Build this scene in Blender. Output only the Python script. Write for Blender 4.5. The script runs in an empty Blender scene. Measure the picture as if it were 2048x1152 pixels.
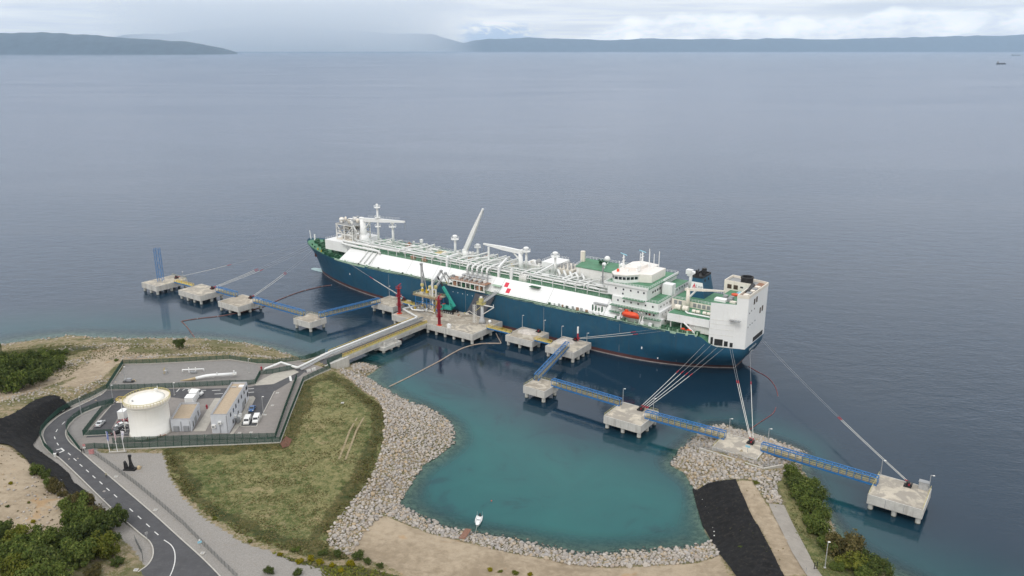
import bpy, bmesh, math, random
import numpy as np
from mathutils import Vector, Matrix, noise as mnoise
R = math.radians
random.seed(7)
rng = np.random.default_rng(11)
scene = bpy.context.scene

# ------------------------------------------------------------------ camera
CAM_H = 132.0
F_PX = 1593.0                       # 28 mm equivalent on a 2048 px wide frame
PITCH = math.atan((576 - 97) / F_PX)
_s, _c = math.sin(PITCH), math.cos(PITCH)
cam_d = bpy.data.cameras.new('camera')
cam_d.sensor_width = 36.0
cam_d.lens = F_PX / 2048 * 36.0
cam_d.clip_start = 1.0
cam_d.clip_end = 200000.0
cam = bpy.data.objects.new('camera', cam_d)
cam.location = (0, 0, CAM_H)
cam.rotation_euler = (R(90) - PITCH, 0, 0)
scene.collection.objects.link(cam)
scene.camera = cam

# ------------------------------------------------------------------ colour management and sampling
vs = scene.view_settings
vs.view_transform = 'Standard'
vs.look = 'None'
vs.gamma = 1.0
vs.exposure = 0.0
scene.render.engine = 'CYCLES'
cy = scene.cycles
cy.use_denoising = True
cy.max_bounces = 12
cy.diffuse_bounces = 3
cy.glossy_bounces = 3
cy.transmission_bounces = 2
cy.transparent_max_bounces = 12
cy.volume_bounces = 8
cy.caustics_reflective = False
cy.caustics_refractive = False
cy.sample_clamp_indirect = 6.0

# ------------------------------------------------------------------ sun and sky
SUN_EL, SUN_AZ = R(52), R(205)       # behind the camera, a little to the left, through cloud
sun_d = bpy.data.lights.new('sun', 'SUN')
sun_d.energy = 1.3
sun_d.angle = R(22)
sun_d.color = (1.0, 0.96, 0.9)
sun = bpy.data.objects.new('sun', sun_d)
sd = Vector((math.sin(SUN_AZ) * math.cos(SUN_EL), math.cos(SUN_AZ) * math.cos(SUN_EL), math.sin(SUN_EL)))
sun.rotation_euler = sd.to_track_quat('Z', 'Y').to_euler()
scene.collection.objects.link(sun)

world = bpy.data.worlds.new('World')
scene.world = world
world.use_nodes = True


class NG:
    """small helper for node trees"""
    def __init__(self, tree):
        self.t = tree
        tree.nodes.clear()

    def n(self, kind, **kw):
        nd = self.t.nodes.new(kind)
        for k, v in kw.items():
            if k == 'inp':
                for a, b in v.items():
                    self.put(nd.inputs[a], b)
            else:
                setattr(nd, k, v)
        return nd

    def put(self, sock, v):
        if isinstance(v, bpy.types.NodeSocket):
            self.t.links.new(v, sock)
        elif isinstance(v, (tuple, list)) and len(v) == 3 and sock.type == 'RGBA':
            sock.default_value = (*v, 1)
        else:
            sock.default_value = v

    def math(self, op, a, b=None, c=None, clamp=False):
        nd = self.n('ShaderNodeMath', operation=op, use_clamp=clamp)
        for i, v in enumerate((a, b, c)):
            if v is not None:
                self.put(nd.inputs[i], v)
        return nd.outputs[0]

    def mix(self, f, a, b, blend='MIX'):
        nd = self.n('ShaderNodeMix', data_type='RGBA', blend_type=blend, clamp_factor=True)
        self.put(nd.inputs['Factor'], f)
        self.put(nd.inputs[6], a)
        self.put(nd.inputs[7], b)
        return nd.outputs[2]

    def step(self, v, lo, hi):
        nd = self.n('ShaderNodeMapRange', interpolation_type='SMOOTHSTEP')
        self.put(nd.inputs['Value'], v)
        self.put(nd.inputs['From Min'], lo)
        self.put(nd.inputs['From Max'], hi)
        return nd.outputs['Result']

    def lin(self, v, lo, hi, a=0.0, b=1.0):
        nd = self.n('ShaderNodeMapRange')
        for k, x in (('Value', v), ('From Min', lo), ('From Max', hi), ('To Min', a), ('To Max', b)):
            self.put(nd.inputs[k], x)
        return nd.outputs['Result']

    def noise(self, vec, scale, detail=2.0, rough=0.5, dist=0.0):
        nd = self.n('ShaderNodeTexNoise')
        if vec is not None:
            self.put(nd.inputs['Vector'], vec)
        self.put(nd.inputs['Scale'], scale)
        self.put(nd.inputs['Detail'], detail)
        self.put(nd.inputs['Roughness'], rough)
        self.put(nd.inputs['Distortion'], dist)
        return nd.outputs['Fac']

    def vec(self, x, y, z):
        nd = self.n('ShaderNodeCombineXYZ')
        for i, v in enumerate((x, y, z)):
            self.put(nd.inputs[i], v)
        return nd.outputs[0]


def build_world():
    g = NG(world.node_tree)
    out = g.n('ShaderNodeOutputWorld')
    bg = g.n('ShaderNodeBackground')
    sky = g.n('ShaderNodeTexSky', sky_type='NISHITA', sun_disc=False)
    sky.sun_elevation = SUN_EL
    sky.sun_rotation = SUN_AZ
    sky.altitude = 100
    sky.dust_density = 3.0
    tc = g.n('ShaderNodeTexCoord')
    sep = g.n('ShaderNodeSeparateXYZ', inp={0: tc.outputs['Generated']})
    x, y, z = sep.outputs
    az = g.math('ARCTAN2', x, y)
    el = g.math('ARCSINE', z)
    # --- cloud deck: the overcast layer, brighter overhead as overcast skies are
    elc = g.math('MAXIMUM', el, 0.0)
    # perspective of a flat layer: bands get thinner towards the horizon
    band = g.math('LOGARITHM', g.math('ADD', elc, 0.012), 2.718)
    v1 = g.vec(g.math('MULTIPLY', az, 3.2), g.math('MULTIPLY', band, 2.1), 0.3)
    v2 = g.vec(g.math('MULTIPLY', az, 7.0), g.math('MULTIPLY', band, 6.5), 4.1)
    n1 = g.noise(v1, 1.0, 5, 0.55, 0.4)
    n2 = g.noise(v2, 1.0, 6, 0.6, 0.3)
    nn = g.math('ADD', g.math('MULTIPLY', n1, 0.6), g.math('MULTIPLY', n2, 0.4))
    deck = g.mix(g.step(nn, 0.34, 0.66), (10.8, 10.5, 10.2), (17.4, 16.3, 14.9))
    up = g.step(el, 0.05, 1.1)
    deck = g.mix(up, deck, g.mix(g.step(n1, 0.3, 0.7), (9.2, 9.6, 10.2), (12.0, 12.2, 12.3)))
    # --- cumulus bank lying along the far hills
    va = g.vec(g.math('MULTIPLY', az, 5.0), 0.0, 2.7)
    topn = g.noise(va, 1.0, 4, 0.6)
    v3 = g.vec(g.math('MULTIPLY', az, 24.0), g.math('MULTIPLY', el, 60.0), 1.0)
    puff = g.noise(v3, 1.0, 7, 0.62, 0.2)
    hgt = g.math('ADD', g.math('MULTIPLY_ADD', topn, 0.075, -0.013), g.math('MULTIPLY', puff, 0.010))
    side = g.step(az, 0.03, 0.16)
    hgt = g.math('MULTIPLY', hgt, side)
    bank = g.step(g.math('SUBTRACT', hgt, el), -0.003, 0.005)
    bcol = g.mix(g.step(g.math('ADD', puff, g.math('MULTIPLY', el, 6.0)), 0.42, 0.82), (12.0, 11.8, 11.9), (22.0, 20.8, 19.0))
    col = g.mix(g.math('MULTIPLY', bank, 0.8), deck, bcol)
    # --- pale rain veil under the deck, with an opening of clear blue air at its edge
    rain = g.math('MULTIPLY', g.step(az, -0.34, -0.16), g.step(az, -0.045, -0.085))
    rain = g.math('MULTIPLY', rain, g.step(el, 0.06, 0.01))
    col = g.mix(g.math('MULTIPLY', rain, 0.55), col, (14.0, 13.4, 12.6))
    gap = g.math('MULTIPLY', g.step(az, -0.075, -0.045), g.step(az, 0.05, 0.0))
    gap = g.math('MULTIPLY', gap, g.step(el, 0.034, 0.022))
    gap = g.math('MULTIPLY', gap, g.step(puff, 0.62, 0.5))
    col = g.mix(g.math('MULTIPLY', gap, 0.8), col, (4.6, 6.4, 9.0))
    fin = g.mix(0.94, sky.outputs[0], col)
    # below the horizon the world is only ever seen by stray rays
    g.put(bg.inputs['Color'], fin)
    bg.inputs['Strength'].default_value = 0.1
    g.put(out.inputs['Surface'], bg.outputs[0])


build_world()


# ------------------------------------------------------------------ measuring helpers (pixel of the photo + height -> place)
def P(x, y, z=0.0):
    u, v = x - 1024.0, y - 576.0
    k = (CAM_H - z) / (F_PX * _s + v * _c)
    return Vector((u * k, (F_PX * _c - v * _s) * k, z))


def W(X, Y, Z):
    """inverse of P: a place -> pixel of the photo"""
    d = CAM_H - Z
    zc = Y * _c + d * _s
    return 1024 + F_PX * X / zc, 576 + F_PX * (-Y * _s + d * _c) / zc


# ------------------------------------------------------------------ materials
MATS = {}


def mat(name, col, rough=0.6, metal=0.0, var=0.12, vscale=0.6, bump=0.0, bscale=4.0, stain=None, stain_amt=0.0, spec=0.5, streak=None, st=(0.52, 0.68)):
    """painted / mineral surface: base colour with fine and broad variation, optional rust-or-dirt stain and vertical streaks"""
    if name in MATS:
        return MATS[name]
    m = bpy.data.materials.new(name)
    m.use_nodes = True
    g = NG(m.node_tree)
    out = g.n('ShaderNodeOutputMaterial')
    b = g.n('ShaderNodeBsdfPrincipled')
    g.put(out.inputs[0], b.outputs[0])
    geo = g.n('ShaderNodeNewGeometry')
    pos = geo.outputs['Position']
    n1 = g.noise(pos, vscale, 5, 0.6)
    n2 = g.noise(pos, vscale * 7.3, 3, 0.6)
    f = g.math('ADD', g.math('MULTIPLY', n1, 0.65), g.math('MULTIPLY', n2, 0.35))
    lo = tuple(c * (1 - var) for c in col)
    hi = tuple(min(1, c * (1 + var)) for c in col)
    c = g.mix(g.step(f, 0.3, 0.7), lo, hi)
    if stain is not None:
        s = g.noise(pos, vscale * 2.1, 6, 0.65, 0.6)
        c = g.mix(g.math('MULTIPLY', g.step(s, st[0], st[1]), stain_amt), c, stain)
    if streak is not None:
        mp = g.n('ShaderNodeMapping', inp={'Vector': pos, 'Scale': (0.9, 0.9, 0.06)})
        s = g.noise(mp.outputs[0], 1.0, 4, 0.7)
        c = g.mix(g.math('MULTIPLY', g.step(s, 0.52, 0.72), streak[1]), c, streak[0])
    g.put(b.inputs['Base Color'], c)
    b.inputs['Roughness'].default_value = rough
    b.inputs['Metallic'].default_value = metal
    b.inputs['Specular IOR Level'].default_value = spec
    if bump:
        bn = g.n('ShaderNodeBump', inp={'Strength': bump, 'Distance': 0.2, 'Height': g.noise(pos, bscale, 5, 0.65)})
        g.put(b.inputs['Normal'], bn.outputs[0])
    MATS[name] = m
    return m


# ------------------------------------------------------------------ mesh builder
class MB:
    def __init__(self):
        self.v, self.f = [], []

    def add(self, vs, fs):
        o = len(self.v)
        self.v.extend([tuple(p) for p in vs])
        self.f.extend([tuple(i + o for i in f) for f in fs])
        return self

    def box(self, c, size, rz=0.0):
        x, y, z = (s / 2 for s in size)
        ca, sa = math.cos(rz), math.sin(rz)
        vs = []
        for dz in (-z, z):
            for dx, dy in ((-x, -y), (x, -y), (x, y), (-x, y)):
                vs.append((c[0] + dx * ca - dy * sa, c[1] + dx * sa + dy * ca, c[2] + dz))
        return self.add(vs, [(3, 2, 1, 0), (4, 5, 6, 7), (0, 1, 5, 4), (1, 2, 6, 5), (2, 3, 7, 6), (3, 0, 4, 7)])

    def bar(self, p, q, w, h=None, n=4):
        """prism between two points; square section w x h, or round with n sides and radius w"""
        p, q = Vector(p), Vector(q)
        d = (q - p)
        if d.length < 1e-6:
            return self
        d.normalize()
        up = Vector((0, 0, 1)) if abs(d.z) < 0.95 else Vector((0, 1, 0))
        a = d.cross(up).normalized()
        b = a.cross(d).normalized()
        if n == 4:
            h = h or w
            offs = [a * (-w / 2) + b * (-h / 2), a * (w / 2) + b * (-h / 2), a * (w / 2) + b * (h / 2), a * (-w / 2) + b * (h / 2)]
        else:
            r2 = w if h is None else h
            return self.cone(p, q, w, r2, n)
        vs = [p + o for o in offs] + [q + o for o in offs]
        return self.add(vs, [(0, 1, 2, 3), (7, 6, 5, 4), (0, 4, 5, 1), (1, 5, 6, 2), (2, 6, 7, 3), (3, 7, 4, 0)])

    def cone(self, p, q, r1, r2, n=8):
        p, q = Vector(p), Vector(q)
        d = (q - p).normalized()
        up = Vector((0, 0, 1)) if abs(d.z) < 0.95 else Vector((0, 1, 0))
        a = d.cross(up).normalized()
        b = a.cross(d).normalized()
        vs = []
        for c0, r in ((p, r1), (q, r2)):
            for i in range(n):
                t = 2 * math.pi * i / n
                vs.append(c0 + a * (r * math.cos(t)) + b * (r * math.sin(t)))
        fs = [(i, i + n, (i + 1) % n + n, (i + 1) % n) for i in range(n)]
        fs += [tuple(range(n)), tuple(range(2 * n - 1, n - 1, -1))]
        return self.add(vs, fs)

    def tube(self, pts, r, n=6):
        pts = [Vector(p) for p in pts]
        o = len(self.v)
        m = len(pts)
        vs, fs = [], []
        prev = None
        for i, p in enumerate(pts):
            if i == 0:
                d = pts[1] - p
            elif i == m - 1:
                d = p - pts[i - 1]
            else:
                d = (pts[i + 1] - p).normalized() + (p - pts[i - 1]).normalized()
            d.normalize()
            up = Vector((0, 0, 1)) if abs(d.z) < 0.9 else Vector((0.3, 1, 0)).normalized()
            a = d.cross(up).normalized()
            if prev is not None and a.dot(prev) < 0:
                a = -a
            prev = a
            b = d.cross(a).normalized()
            rr = r[i] if isinstance(r, (list, tuple)) else r
            for k in range(n):
                t = 2 * math.pi * k / n
                vs.append(p + a * (rr * math.cos(t)) + b * (rr * math.sin(t)))
        for i in range(m - 1):
            for k in range(n):
                k2 = (k + 1) % n
                fs.append((i * n + k, i * n + k2, (i + 1) * n + k2, (i + 1) * n + k))
        fs.append(tuple(range(n - 1, -1, -1)))
        fs.append(tuple((m - 1) * n + k for k in range(n)))
        return self.add(vs, fs)

    def prism(self, poly, z0, z1):
        """vertical extrusion of a polygon; z0 / z1 numbers or per-vertex lists"""
        n = len(poly)
        a = z0 if isinstance(z0, (list, tuple)) else [z0] * n
        b = z1 if isinstance(z1, (list, tuple)) else [z1] * n
        ar = sum(poly[i][0] * poly[(i + 1) % n][1] - poly[(i + 1) % n][0] * poly[i][1] for i in range(n))
        idx = list(range(n)) if ar > 0 else list(range(n - 1, -1, -1))
        vs = [(poly[i][0], poly[i][1], a[i]) for i in idx] + [(poly[i][0], poly[i][1], b[i]) for i in idx]
        fs = [tuple(range(n - 1, -1, -1)), tuple(range(n, 2 * n))]
        fs += [(i, (i + 1) % n, (i + 1) % n + n, i + n) for i in range(n)]
        return self.add(vs, fs)

    def lathe(self, prof, c, n=24):
        """prof: list of (radius, z) from bottom to top"""
        vs, fs = [], []
        for r, z in prof:
            for i in range(n):
                t = 2 * math.pi * i / n
                vs.append((c[0] + r * math.cos(t), c[1] + r * math.sin(t), c[2] + z))
        for j in range(len(prof) - 1):
            for i in range(n):
                fs.append((j * n + i, j * n + (i + 1) % n, (j + 1) * n + (i + 1) % n, (j + 1) * n + i))
        fs.append(tuple(range(n - 1, -1, -1)))
        fs.append(tuple((len(prof) - 1) * n + i for i in range(n)))
        return self.add(vs, fs)

    def ball(self, c, r, n=8, sz=1.0):
        prof = [(max(1e-3, r * math.sin(math.pi * j / 6)), -r * sz * math.cos(math.pi * j / 6)) for j in range(7)]
        return self.lathe(prof, c, n)

    def quad(self, a, b, c, d):
        return self.add([a, b, c, d], [(0, 1, 2, 3)])

    def build(self, name, material, parent=None, smooth=False):
        me = bpy.data.meshes.new(name)
        off = Vector((0, 0, 0))
        if parent is not None and parent.get('_local') != 1:
            r = parent
            while r.parent is not None:
                r = r.parent
            if r.get('_local') != 1:
                off = Vector(r.location)
        vs = [(p[0] - off.x, p[1] - off.y, p[2] - off.z) for p in self.v]
        me.from_pydata(vs, [], self.f)
        if material is not None:
            me.materials.append(material)
        if smooth:
            me.shade_smooth()
        ob = bpy.data.objects.new(name, me)
        scene.collection.objects.link(ob)
        if parent is not None:
            ob.parent = parent
        return ob


def tag(o, label=None, cat=None, group=None, kind=None):
    if label:
        o['label'] = label
    if cat:
        o['category'] = cat
    if group:
        o['group'] = group
    if kind:
        o['kind'] = kind
    return o


def thing(name, label, cat, loc=(0, 0, 0), rz=0.0, group=None, local=False):
    """an Empty at the base of a thing; parts are given in place coordinates, or in its own frame when local"""
    o = bpy.data.objects.new(name, None)
    o.location = loc
    o.rotation_euler = (0, 0, rz)
    o.empty_display_size = 1.0
    scene.collection.objects.link(o)
    if local:
        o['_local'] = 1
    return tag(o, label, cat, group)


def one(name, mb, material, label, cat, group=None, smooth=False):
    """a thing that is a single mesh"""
    return tag(mb.build(name, material, None, smooth), label, cat, group)


def copy_tree(o, parent=None):
    c = o.copy()
    scene.collection.objects.link(c)
    c.parent = parent
    for ch in list(o.children):
        copy_tree(ch, c)
    return c


def share(name, me, parent, loc, rz=0.0, scale=(1, 1, 1), rot=None):
    """a part that shares the mesh data of its fellows"""
    o = bpy.data.objects.new(name, me)
    scene.collection.objects.link(o)
    o.parent = parent
    o.location = loc
    o.rotation_euler = rot or (0, 0, rz)
    o.scale = scale
    return o


def mesh_only(mb, name, material, smooth=False):
    me = bpy.data.meshes.new(name)
    me.from_pydata(mb.v, [], mb.f)
    me.materials.append(material)
    if smooth:
        me.shade_smooth()
    return me


def lerp(a, b, t):
    return a + (b - a) * t
# ------------------------------------------------------------------ survey of the land (photo pixel, pixel, height)
SHORE = [(-300, 722), (-100, 700), (0, 690), (30, 685), (60, 680), (110, 676), (135, 670), (190, 674), (250, 677), (330, 676), (400, 677),
         (450, 681), (500, 687), (540, 696), (570, 706), (600, 716), (628, 725), (668, 738), (700, 727), (728, 727), (756, 738), (742, 747), (725, 755), (752, 771), (785, 791), (819, 810),
         (844, 812), (873, 828), (897, 845), (905, 868), (903, 888), (873, 914), (842, 933), (825, 962), (810, 986), (796, 1007), (808, 1019),
         (842, 1037), (872, 1053), (902, 1062), (943, 1069), (1012, 1079), (1074, 1094), (1149, 1112), (1199, 1114), (1274, 1107),
         (1348, 1101), (1398, 1097), (1427, 1088), (1410, 1055), (1400, 1017), (1390, 980), (1378, 961), (1370, 946), (1343, 932),
         (1355, 915), (1375, 893), (1391, 877), (1410, 858), (1434, 851), (1473, 860), (1512, 871), (1551, 885), (1578, 893), (1610, 905),
         (1604, 920), (1600, 938), (1617, 957), (1639, 992), (1648, 1016), (1662, 1041), (1672, 1063), (1689, 1088), (1720, 1106), (1757, 1134),
         (1785, 1149), (1860, 1190), (2000, 1260)]
CTRL = [(0, 640, -6), (150, 630, -6), (300, 645, -5), (450, 650, -6), (560, 675, -5), (640, 690, -5), (700, 705, -4), (790, 725, -5), (850, 760, -5), (950, 830, -6),
        (1000, 950, -4.5), (1100, 1000, -4.5), (900, 980, -3.5), (1000, 1040, -3.2), (1250, 1040, -4), (1340, 1000, -3.2), (1310, 880, -6), (1450, 820, -8), (1600, 870, -7),
        (1680, 950, -6), (1720, 1050, -5), (1820, 1100, -5), (1950, 1000, -9), (2048, 1100, -8), (2200, 1200, -6), (900, 700, -12), (1200, 760, -12), (1600, 760, -16),
        (500, 600, -14), (100, 560, -14), (1000, 560, -20), (1700, 620, -24), (-300, 660, -6), (-300, 600, -12),
        # field
        (620, 800, 5), (700, 830, 4.8), (740, 880, 4.5), (600, 900, 5), (500, 950, 5.2), (450, 1000, 5.5), (620, 1000, 4.8), (560, 1050, 5),
        (640, 1080, 5), (680, 960, 4.6), (690, 780, 4.8), (400, 930, 5.4), (345, 915, 5.8),
        # revetment crest
        (676, 739, 4.8), (703, 762, 4.6), (748, 794, 4.5), (766, 833, 4.5), (766, 880, 4.5), (741, 954, 4.5), (699, 1008, 4.2), (656, 1063, 4), (700, 1110, 3.8), (690, 1075, 3.7),
        (720, 739, 2.2), (700, 738, 3.2),
        # sand bench
        (740, 1070, 3.0), (800, 1060, 2.6), (780, 1120, 3.4), (900, 1100, 2.6), (1000, 1120, 2.6), (1100, 1140, 2.9), (1300, 1145, 2.9), (1420, 1140, 3.2), (900, 1200, 4), (1200, 1200, 3.5),
        (767, 1029, 2.4), (830, 1055, 2.2), (922, 1079, 2.0), (1074, 1114, 2.0), (1224, 1134, 2.0), (1393, 1124, 2.2), (1434, 1100, 2.2),
        # road, gravel strip and verge
        (290, 1140, 8.6), (300, 1090, 8.3), (235, 1030, 7.7), (180, 970, 7.1), (120, 920, 6.6), (410, 1130, 8.6), (310, 1025, 7.8), (240, 965, 7.1), (300, 960, 6.6), (180, 918, 6.5),
        (260, 915, 6.2), (350, 1000, 6.8), (420, 1060, 7.4), (520, 1110, 7.2), (620, 1140, 7.0), (700, 1150, 6.2), (500, 1090, 5.8), (420, 1020, 5.7), (600, 1110, 5.4),
        # left rise
        (64, 804, 10.5), (98, 792, 10), (0, 838, 13), (122, 794, 9.6), (82, 864, 6.6), (66, 892, 6.8), (0, 905, 13.5), (45, 918, 12.5), (60, 980, 12), (120, 1010, 11.5), (20, 1050, 12),
        (100, 1080, 12), (0, 1152, 13), (180, 1130, 11), (230, 1120, 9.6), (84, 938, 10.6), (125, 965, 10.4), (142, 994, 10.4), (185, 1040, 9.6), (109, 924, 6.9), (148, 967, 7.1), (186, 1004, 7.4), (212, 1032, 7.7), (20, 888, 10.5), (45, 878, 8.4),
        (0, 760, 9), (60, 760, 7.5), (120, 740, 6.5), (190, 715, 5), (200, 690, 3.5), (100, 700, 3.5), (50, 700, 3), (0, 720, 4.5), (30, 740, 6), (180, 760, 7),
        (150, 780, 8.5), (230, 700, 4), (350, 690, 2.5), (450, 698, 3), (350, 712, 4.8), (500, 715, 4.6), (590, 722, 4.2), (0, 790, 10.5), (60, 782, 9),
        # spit on the right
        (1400, 930, 3), (1440, 900, 4.4), (1520, 930, 4.6), (1560, 920, 4.2), (1500, 945, 5), (1471, 960, 5.2), (1420, 965, 3.4), (1440, 870, 3.4), (1520, 885, 3.8), (1570, 905, 2.8), (1394, 981, 0.5),
        (1500, 985, 5.8), (1545, 1060, 6.5), (1590, 1120, 7), (1620, 1152, 7.3), (1490, 1001, 5.8), (1518, 1055, 6.3), (1539, 1095, 6.6), (1565, 1152, 7), (1560, 975, 4.2),
        (1540, 1000, 5.5), (1590, 985, 3.2), (1620, 1020, 3.2), (1640, 1080, 3.4), (1700, 1130, 2.4), (1660, 1110, 4.5), (1640, 1140, 6),
        (300, 1300, 10), (700, 1300, 8), (1100, 1300, 7), (1500, 1300, 8), (1800, 1300, 4), (0, 1300, 15), (-300, 1000, 18), (-300, 800, 12), (-300, 750, 5)]
YARD_Z = 6.0
YARD_PX = [(243, 725), (460, 717), (515, 725), (600, 719), (630, 714), (662, 737), (608, 764), (562, 888), (300, 900), (197, 903), (172, 909), (110, 913),
           (80, 870), (120, 826), (165, 806), (205, 772)]


def pxpoly(pts, z):
    return [P(x, y, z).xy for x, y in pts]


def shore_world():
    return [P(x, y, 0.0) for x, y in SHORE]


_c3 = [P(x, y, z) for x, y, z in CTRL]
_sh = []
_sw = shore_world()
for a, b in zip(_sw[:-1], _sw[1:]):
    n = max(1, int((b - a).length / 8))
    for i in range(n):
        _sh.append(a.lerp(b, i / n))
_pts = np.array([(p.x, p.y) for p in _c3 + _sh])
_zz = np.array([p.z for p in _c3 + _sh])


def _rbf_fit(pts, z, smooth=0.4):
    d = np.hypot(pts[:, None, 0] - pts[None, :, 0], pts[:, None, 1] - pts[None, :, 1])
    n = len(pts)
    A = np.zeros((n + 1, n + 1))
    A[:n, :n] = d - smooth * np.eye(n)
    A[:n, n] = 1
    A[n, :n] = 1
    b = np.zeros(n + 1)
    b[:n] = z
    return np.linalg.solve(A, b)


_w = _rbf_fit(_pts, _zz)


def rbf(X, Y):
    X = np.asarray(X, float).ravel()
    Y = np.asarray(Y, float).ravel()
    out = np.empty(len(X))
    for i in range(0, len(X), 20000):
        d = np.hypot(X[i:i + 20000, None] - _pts[None, :, 0], Y[i:i + 20000, None] - _pts[None, :, 1])
        out[i:i + 20000] = d @ _w[:-1] + _w[-1]
    return out


def sdf(poly, X, Y):
    """signed distance to a polygon, negative inside"""
    poly = np.array([(p[0], p[1]) for p in poly])
    X = np.asarray(X, float)
    Y = np.asarray(Y, float)
    d = np.full(X.shape, 1e18)
    inside = np.zeros(X.shape, bool)
    n = len(poly)
    for i in range(n):
        ax, ay = poly[i]
        bx, by = poly[(i + 1) % n]
        ex, ey = bx - ax, by - ay
        wx, wy = X - ax, Y - ay
        t = np.clip((wx * ex + wy * ey) / (ex * ex + ey * ey + 1e-12), 0, 1)
        d = np.minimum(d, (wx - t * ex) ** 2 + (wy - t * ey) ** 2)
        c1 = (ay <= Y) & (by > Y)
        c2 = (ay > Y) & (by <= Y)
        cr = ex * wy - ey * wx
        inside ^= (c1 & (cr > 0)) | (c2 & (cr < 0))
    d = np.sqrt(d)
    return np.where(inside, -d, d)


def dline(line, X, Y):
    """distance to an open polyline and the parameter-interpolated z there"""
    d = np.full(np.shape(X), 1e18)
    zz = np.zeros(np.shape(X))
    for a, b in zip(line[:-1], line[1:]):
        ex, ey = b[0] - a[0], b[1] - a[1]
        wx, wy = X - a[0], Y - a[1]
        t = np.clip((wx * ex + wy * ey) / (ex * ex + ey * ey + 1e-12), 0, 1)
        q = (wx - t * ex) ** 2 + (wy - t * ey) ** 2
        m = q < d
        d = np.where(m, q, d)
        zz = np.where(m, a[2] + (b[2] - a[2]) * t, zz)
    return np.sqrt(d), zz


def smooth01(x, lo, hi):
    t = np.clip((x - lo) / (hi - lo), 0, 1)
    return t * t * (3 - 2 * t)


# access road: paired edge points, bottom of the frame up to the yard gate  (left px, right px, height)
ROAD = [((255, 1190), (470, 1190), 8.9), ((270, 1152), (438, 1152), 8.8), ((298, 1129), (415, 1128), 8.6), ((308, 1107), (392, 1106), 8.45), ((302, 1085), (365, 1082), 8.3), ((278, 1064), (334, 1054), 8.1),
        ((241, 1032), (302, 1025), 7.8), ((200, 993), (260, 989), 7.45), ((160, 954), (218, 953), 7.05), ((125, 921), (183, 923), 6.65), ((111, 910), (165, 907), 6.5), ((98, 897), (150, 895), 6.4), ((89, 880), (138, 884), 6.3),
        ((87, 868), (131, 871), 6.2), ((95, 853), (133, 858), 6.15), ((124, 829), (152, 836), 6.1), ((165, 809), (185, 819), 6.06), ((200, 791), (224, 806), 6.03), ((214, 780), (240, 796), 6.03)]
ROAD_L = [P(a[0], a[1], z) for a, b, z in ROAD]
ROAD_R = [P(b[0], b[1], z) for a, b, z in ROAD]
ROAD_C = [(l + r) / 2 for l, r in zip(ROAD_L, ROAD_R)]
YARD = pxpoly(YARD_PX, YARD_Z)
SLAB10_PX = [(1428, 890), (1516, 922), (1530, 891), (1453, 864)]


def height(X, Y):
    """height of the ground sheet"""
    X = np.asarray(X, float).ravel()
    Y = np.asarray(Y, float).ravel()
    z = rbf(X, Y)
    far = smooth01(np.hypot(X, Y - 250), 330, 700)
    z = np.where(Y > 330, z * (1 - far) + (-30) * far, z)
    z = np.maximum(z, -30)
    # relief on natural ground
    k = (z > 0.3)
    d, rz = dline([(p.x, p.y, p.z) for p in ROAD_C], X, Y)
    hw = 5.2
    s = smooth01(d, hw, hw + 5)
    z = np.where((d < hw + 5) & k, rz - 0.12 + (z - rz + 0.12) * s, z)
    dy = sdf(YARD, X, Y)
    s = smooth01(dy, 0.0, 2.6)
    z = np.where(dy < 2.6, YARD_Z - 0.1 + (z - YARD_Z + 0.1) * s, z)
    return z


def hz(x, y):
    return float(height([x], [y])[0])


def axis(lo, hi, step, far_lo, far_hi, n=14):
    a = np.arange(lo, hi + step / 2, step)
    l = lo - np.geomspace(step * 1.5, lo - far_lo, n)[::-1]
    h = hi + np.geomspace(step * 1.5, far_hi - hi, n)
    return np.concatenate([l, a, h])


def grid_mesh(name, xs, ys, Z):
    nx, ny = len(xs), len(ys)
    XX, YY = np.meshgrid(xs, ys)
    co = np.empty((nx * ny, 3), np.float32)
    co[:, 0] = XX.ravel()
    co[:, 1] = YY.ravel()
    co[:, 2] = Z
    i = np.arange(nx * ny).reshape(ny, nx)
    q = np.stack([i[:-1, :-1], i[:-1, 1:], i[1:, 1:], i[1:, :-1]], -1).reshape(-1, 4)
    me = bpy.data.meshes.new(name)
    me.vertices.add(len(co))
    me.vertices.foreach_set('co', co.ravel())
    me.loops.add(q.size)
    me.loops.foreach_set('vertex_index', q.ravel().astype(np.int32))
    me.polygons.add(len(q))
    me.polygons.foreach_set('loop_start', np.arange(0, q.size, 4, dtype=np.int32))
    me.update(calc_edges=True)
    me.shade_smooth()
    return me, XX.ravel(), YY.ravel()


FIELD_PX = [(668, 742), (703, 762), (748, 794), (763, 809), (768, 833), (766, 880), (741, 954), (699, 1008), (656, 1063), (655, 1091), (700, 1113), (640, 1122), (560, 1100), (480, 1073), (420, 1040),
            (370, 995), (340, 950), (325, 903), (300, 900), (562, 888), (608, 764)]
GRAVEL_PX = [(190, 903), (325, 901), (338, 950), (368, 998), (420, 1044), (480, 1078), (560, 1107), (640, 1135), (690, 1160), (440, 1165), (300, 1020), (180, 912)]
SAND_PX = [(767, 1026), (830, 1052), (922, 1077), (1074, 1110), (1224, 1132), (1393, 1122), (1440, 1112), (1455, 1160), (1455, 1260), (900, 1260), (790, 1145), (700, 1113), (712, 1085)]
VERGE_PX = [(540, 1105), (640, 1128), (720, 1122), (800, 1140), (860, 1165), (860, 1250), (700, 1250), (640, 1145)]
PLATEAU_PX = [(-60, 880), (20, 888), (60, 925), (86, 940), (130, 970), (142, 1000), (130, 1060), (60, 1085), (-60, 1060)]
TRACK_PX = [(-40, 840), (60, 790), (110, 765), (190, 730), (215, 700), (235, 687)]
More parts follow.
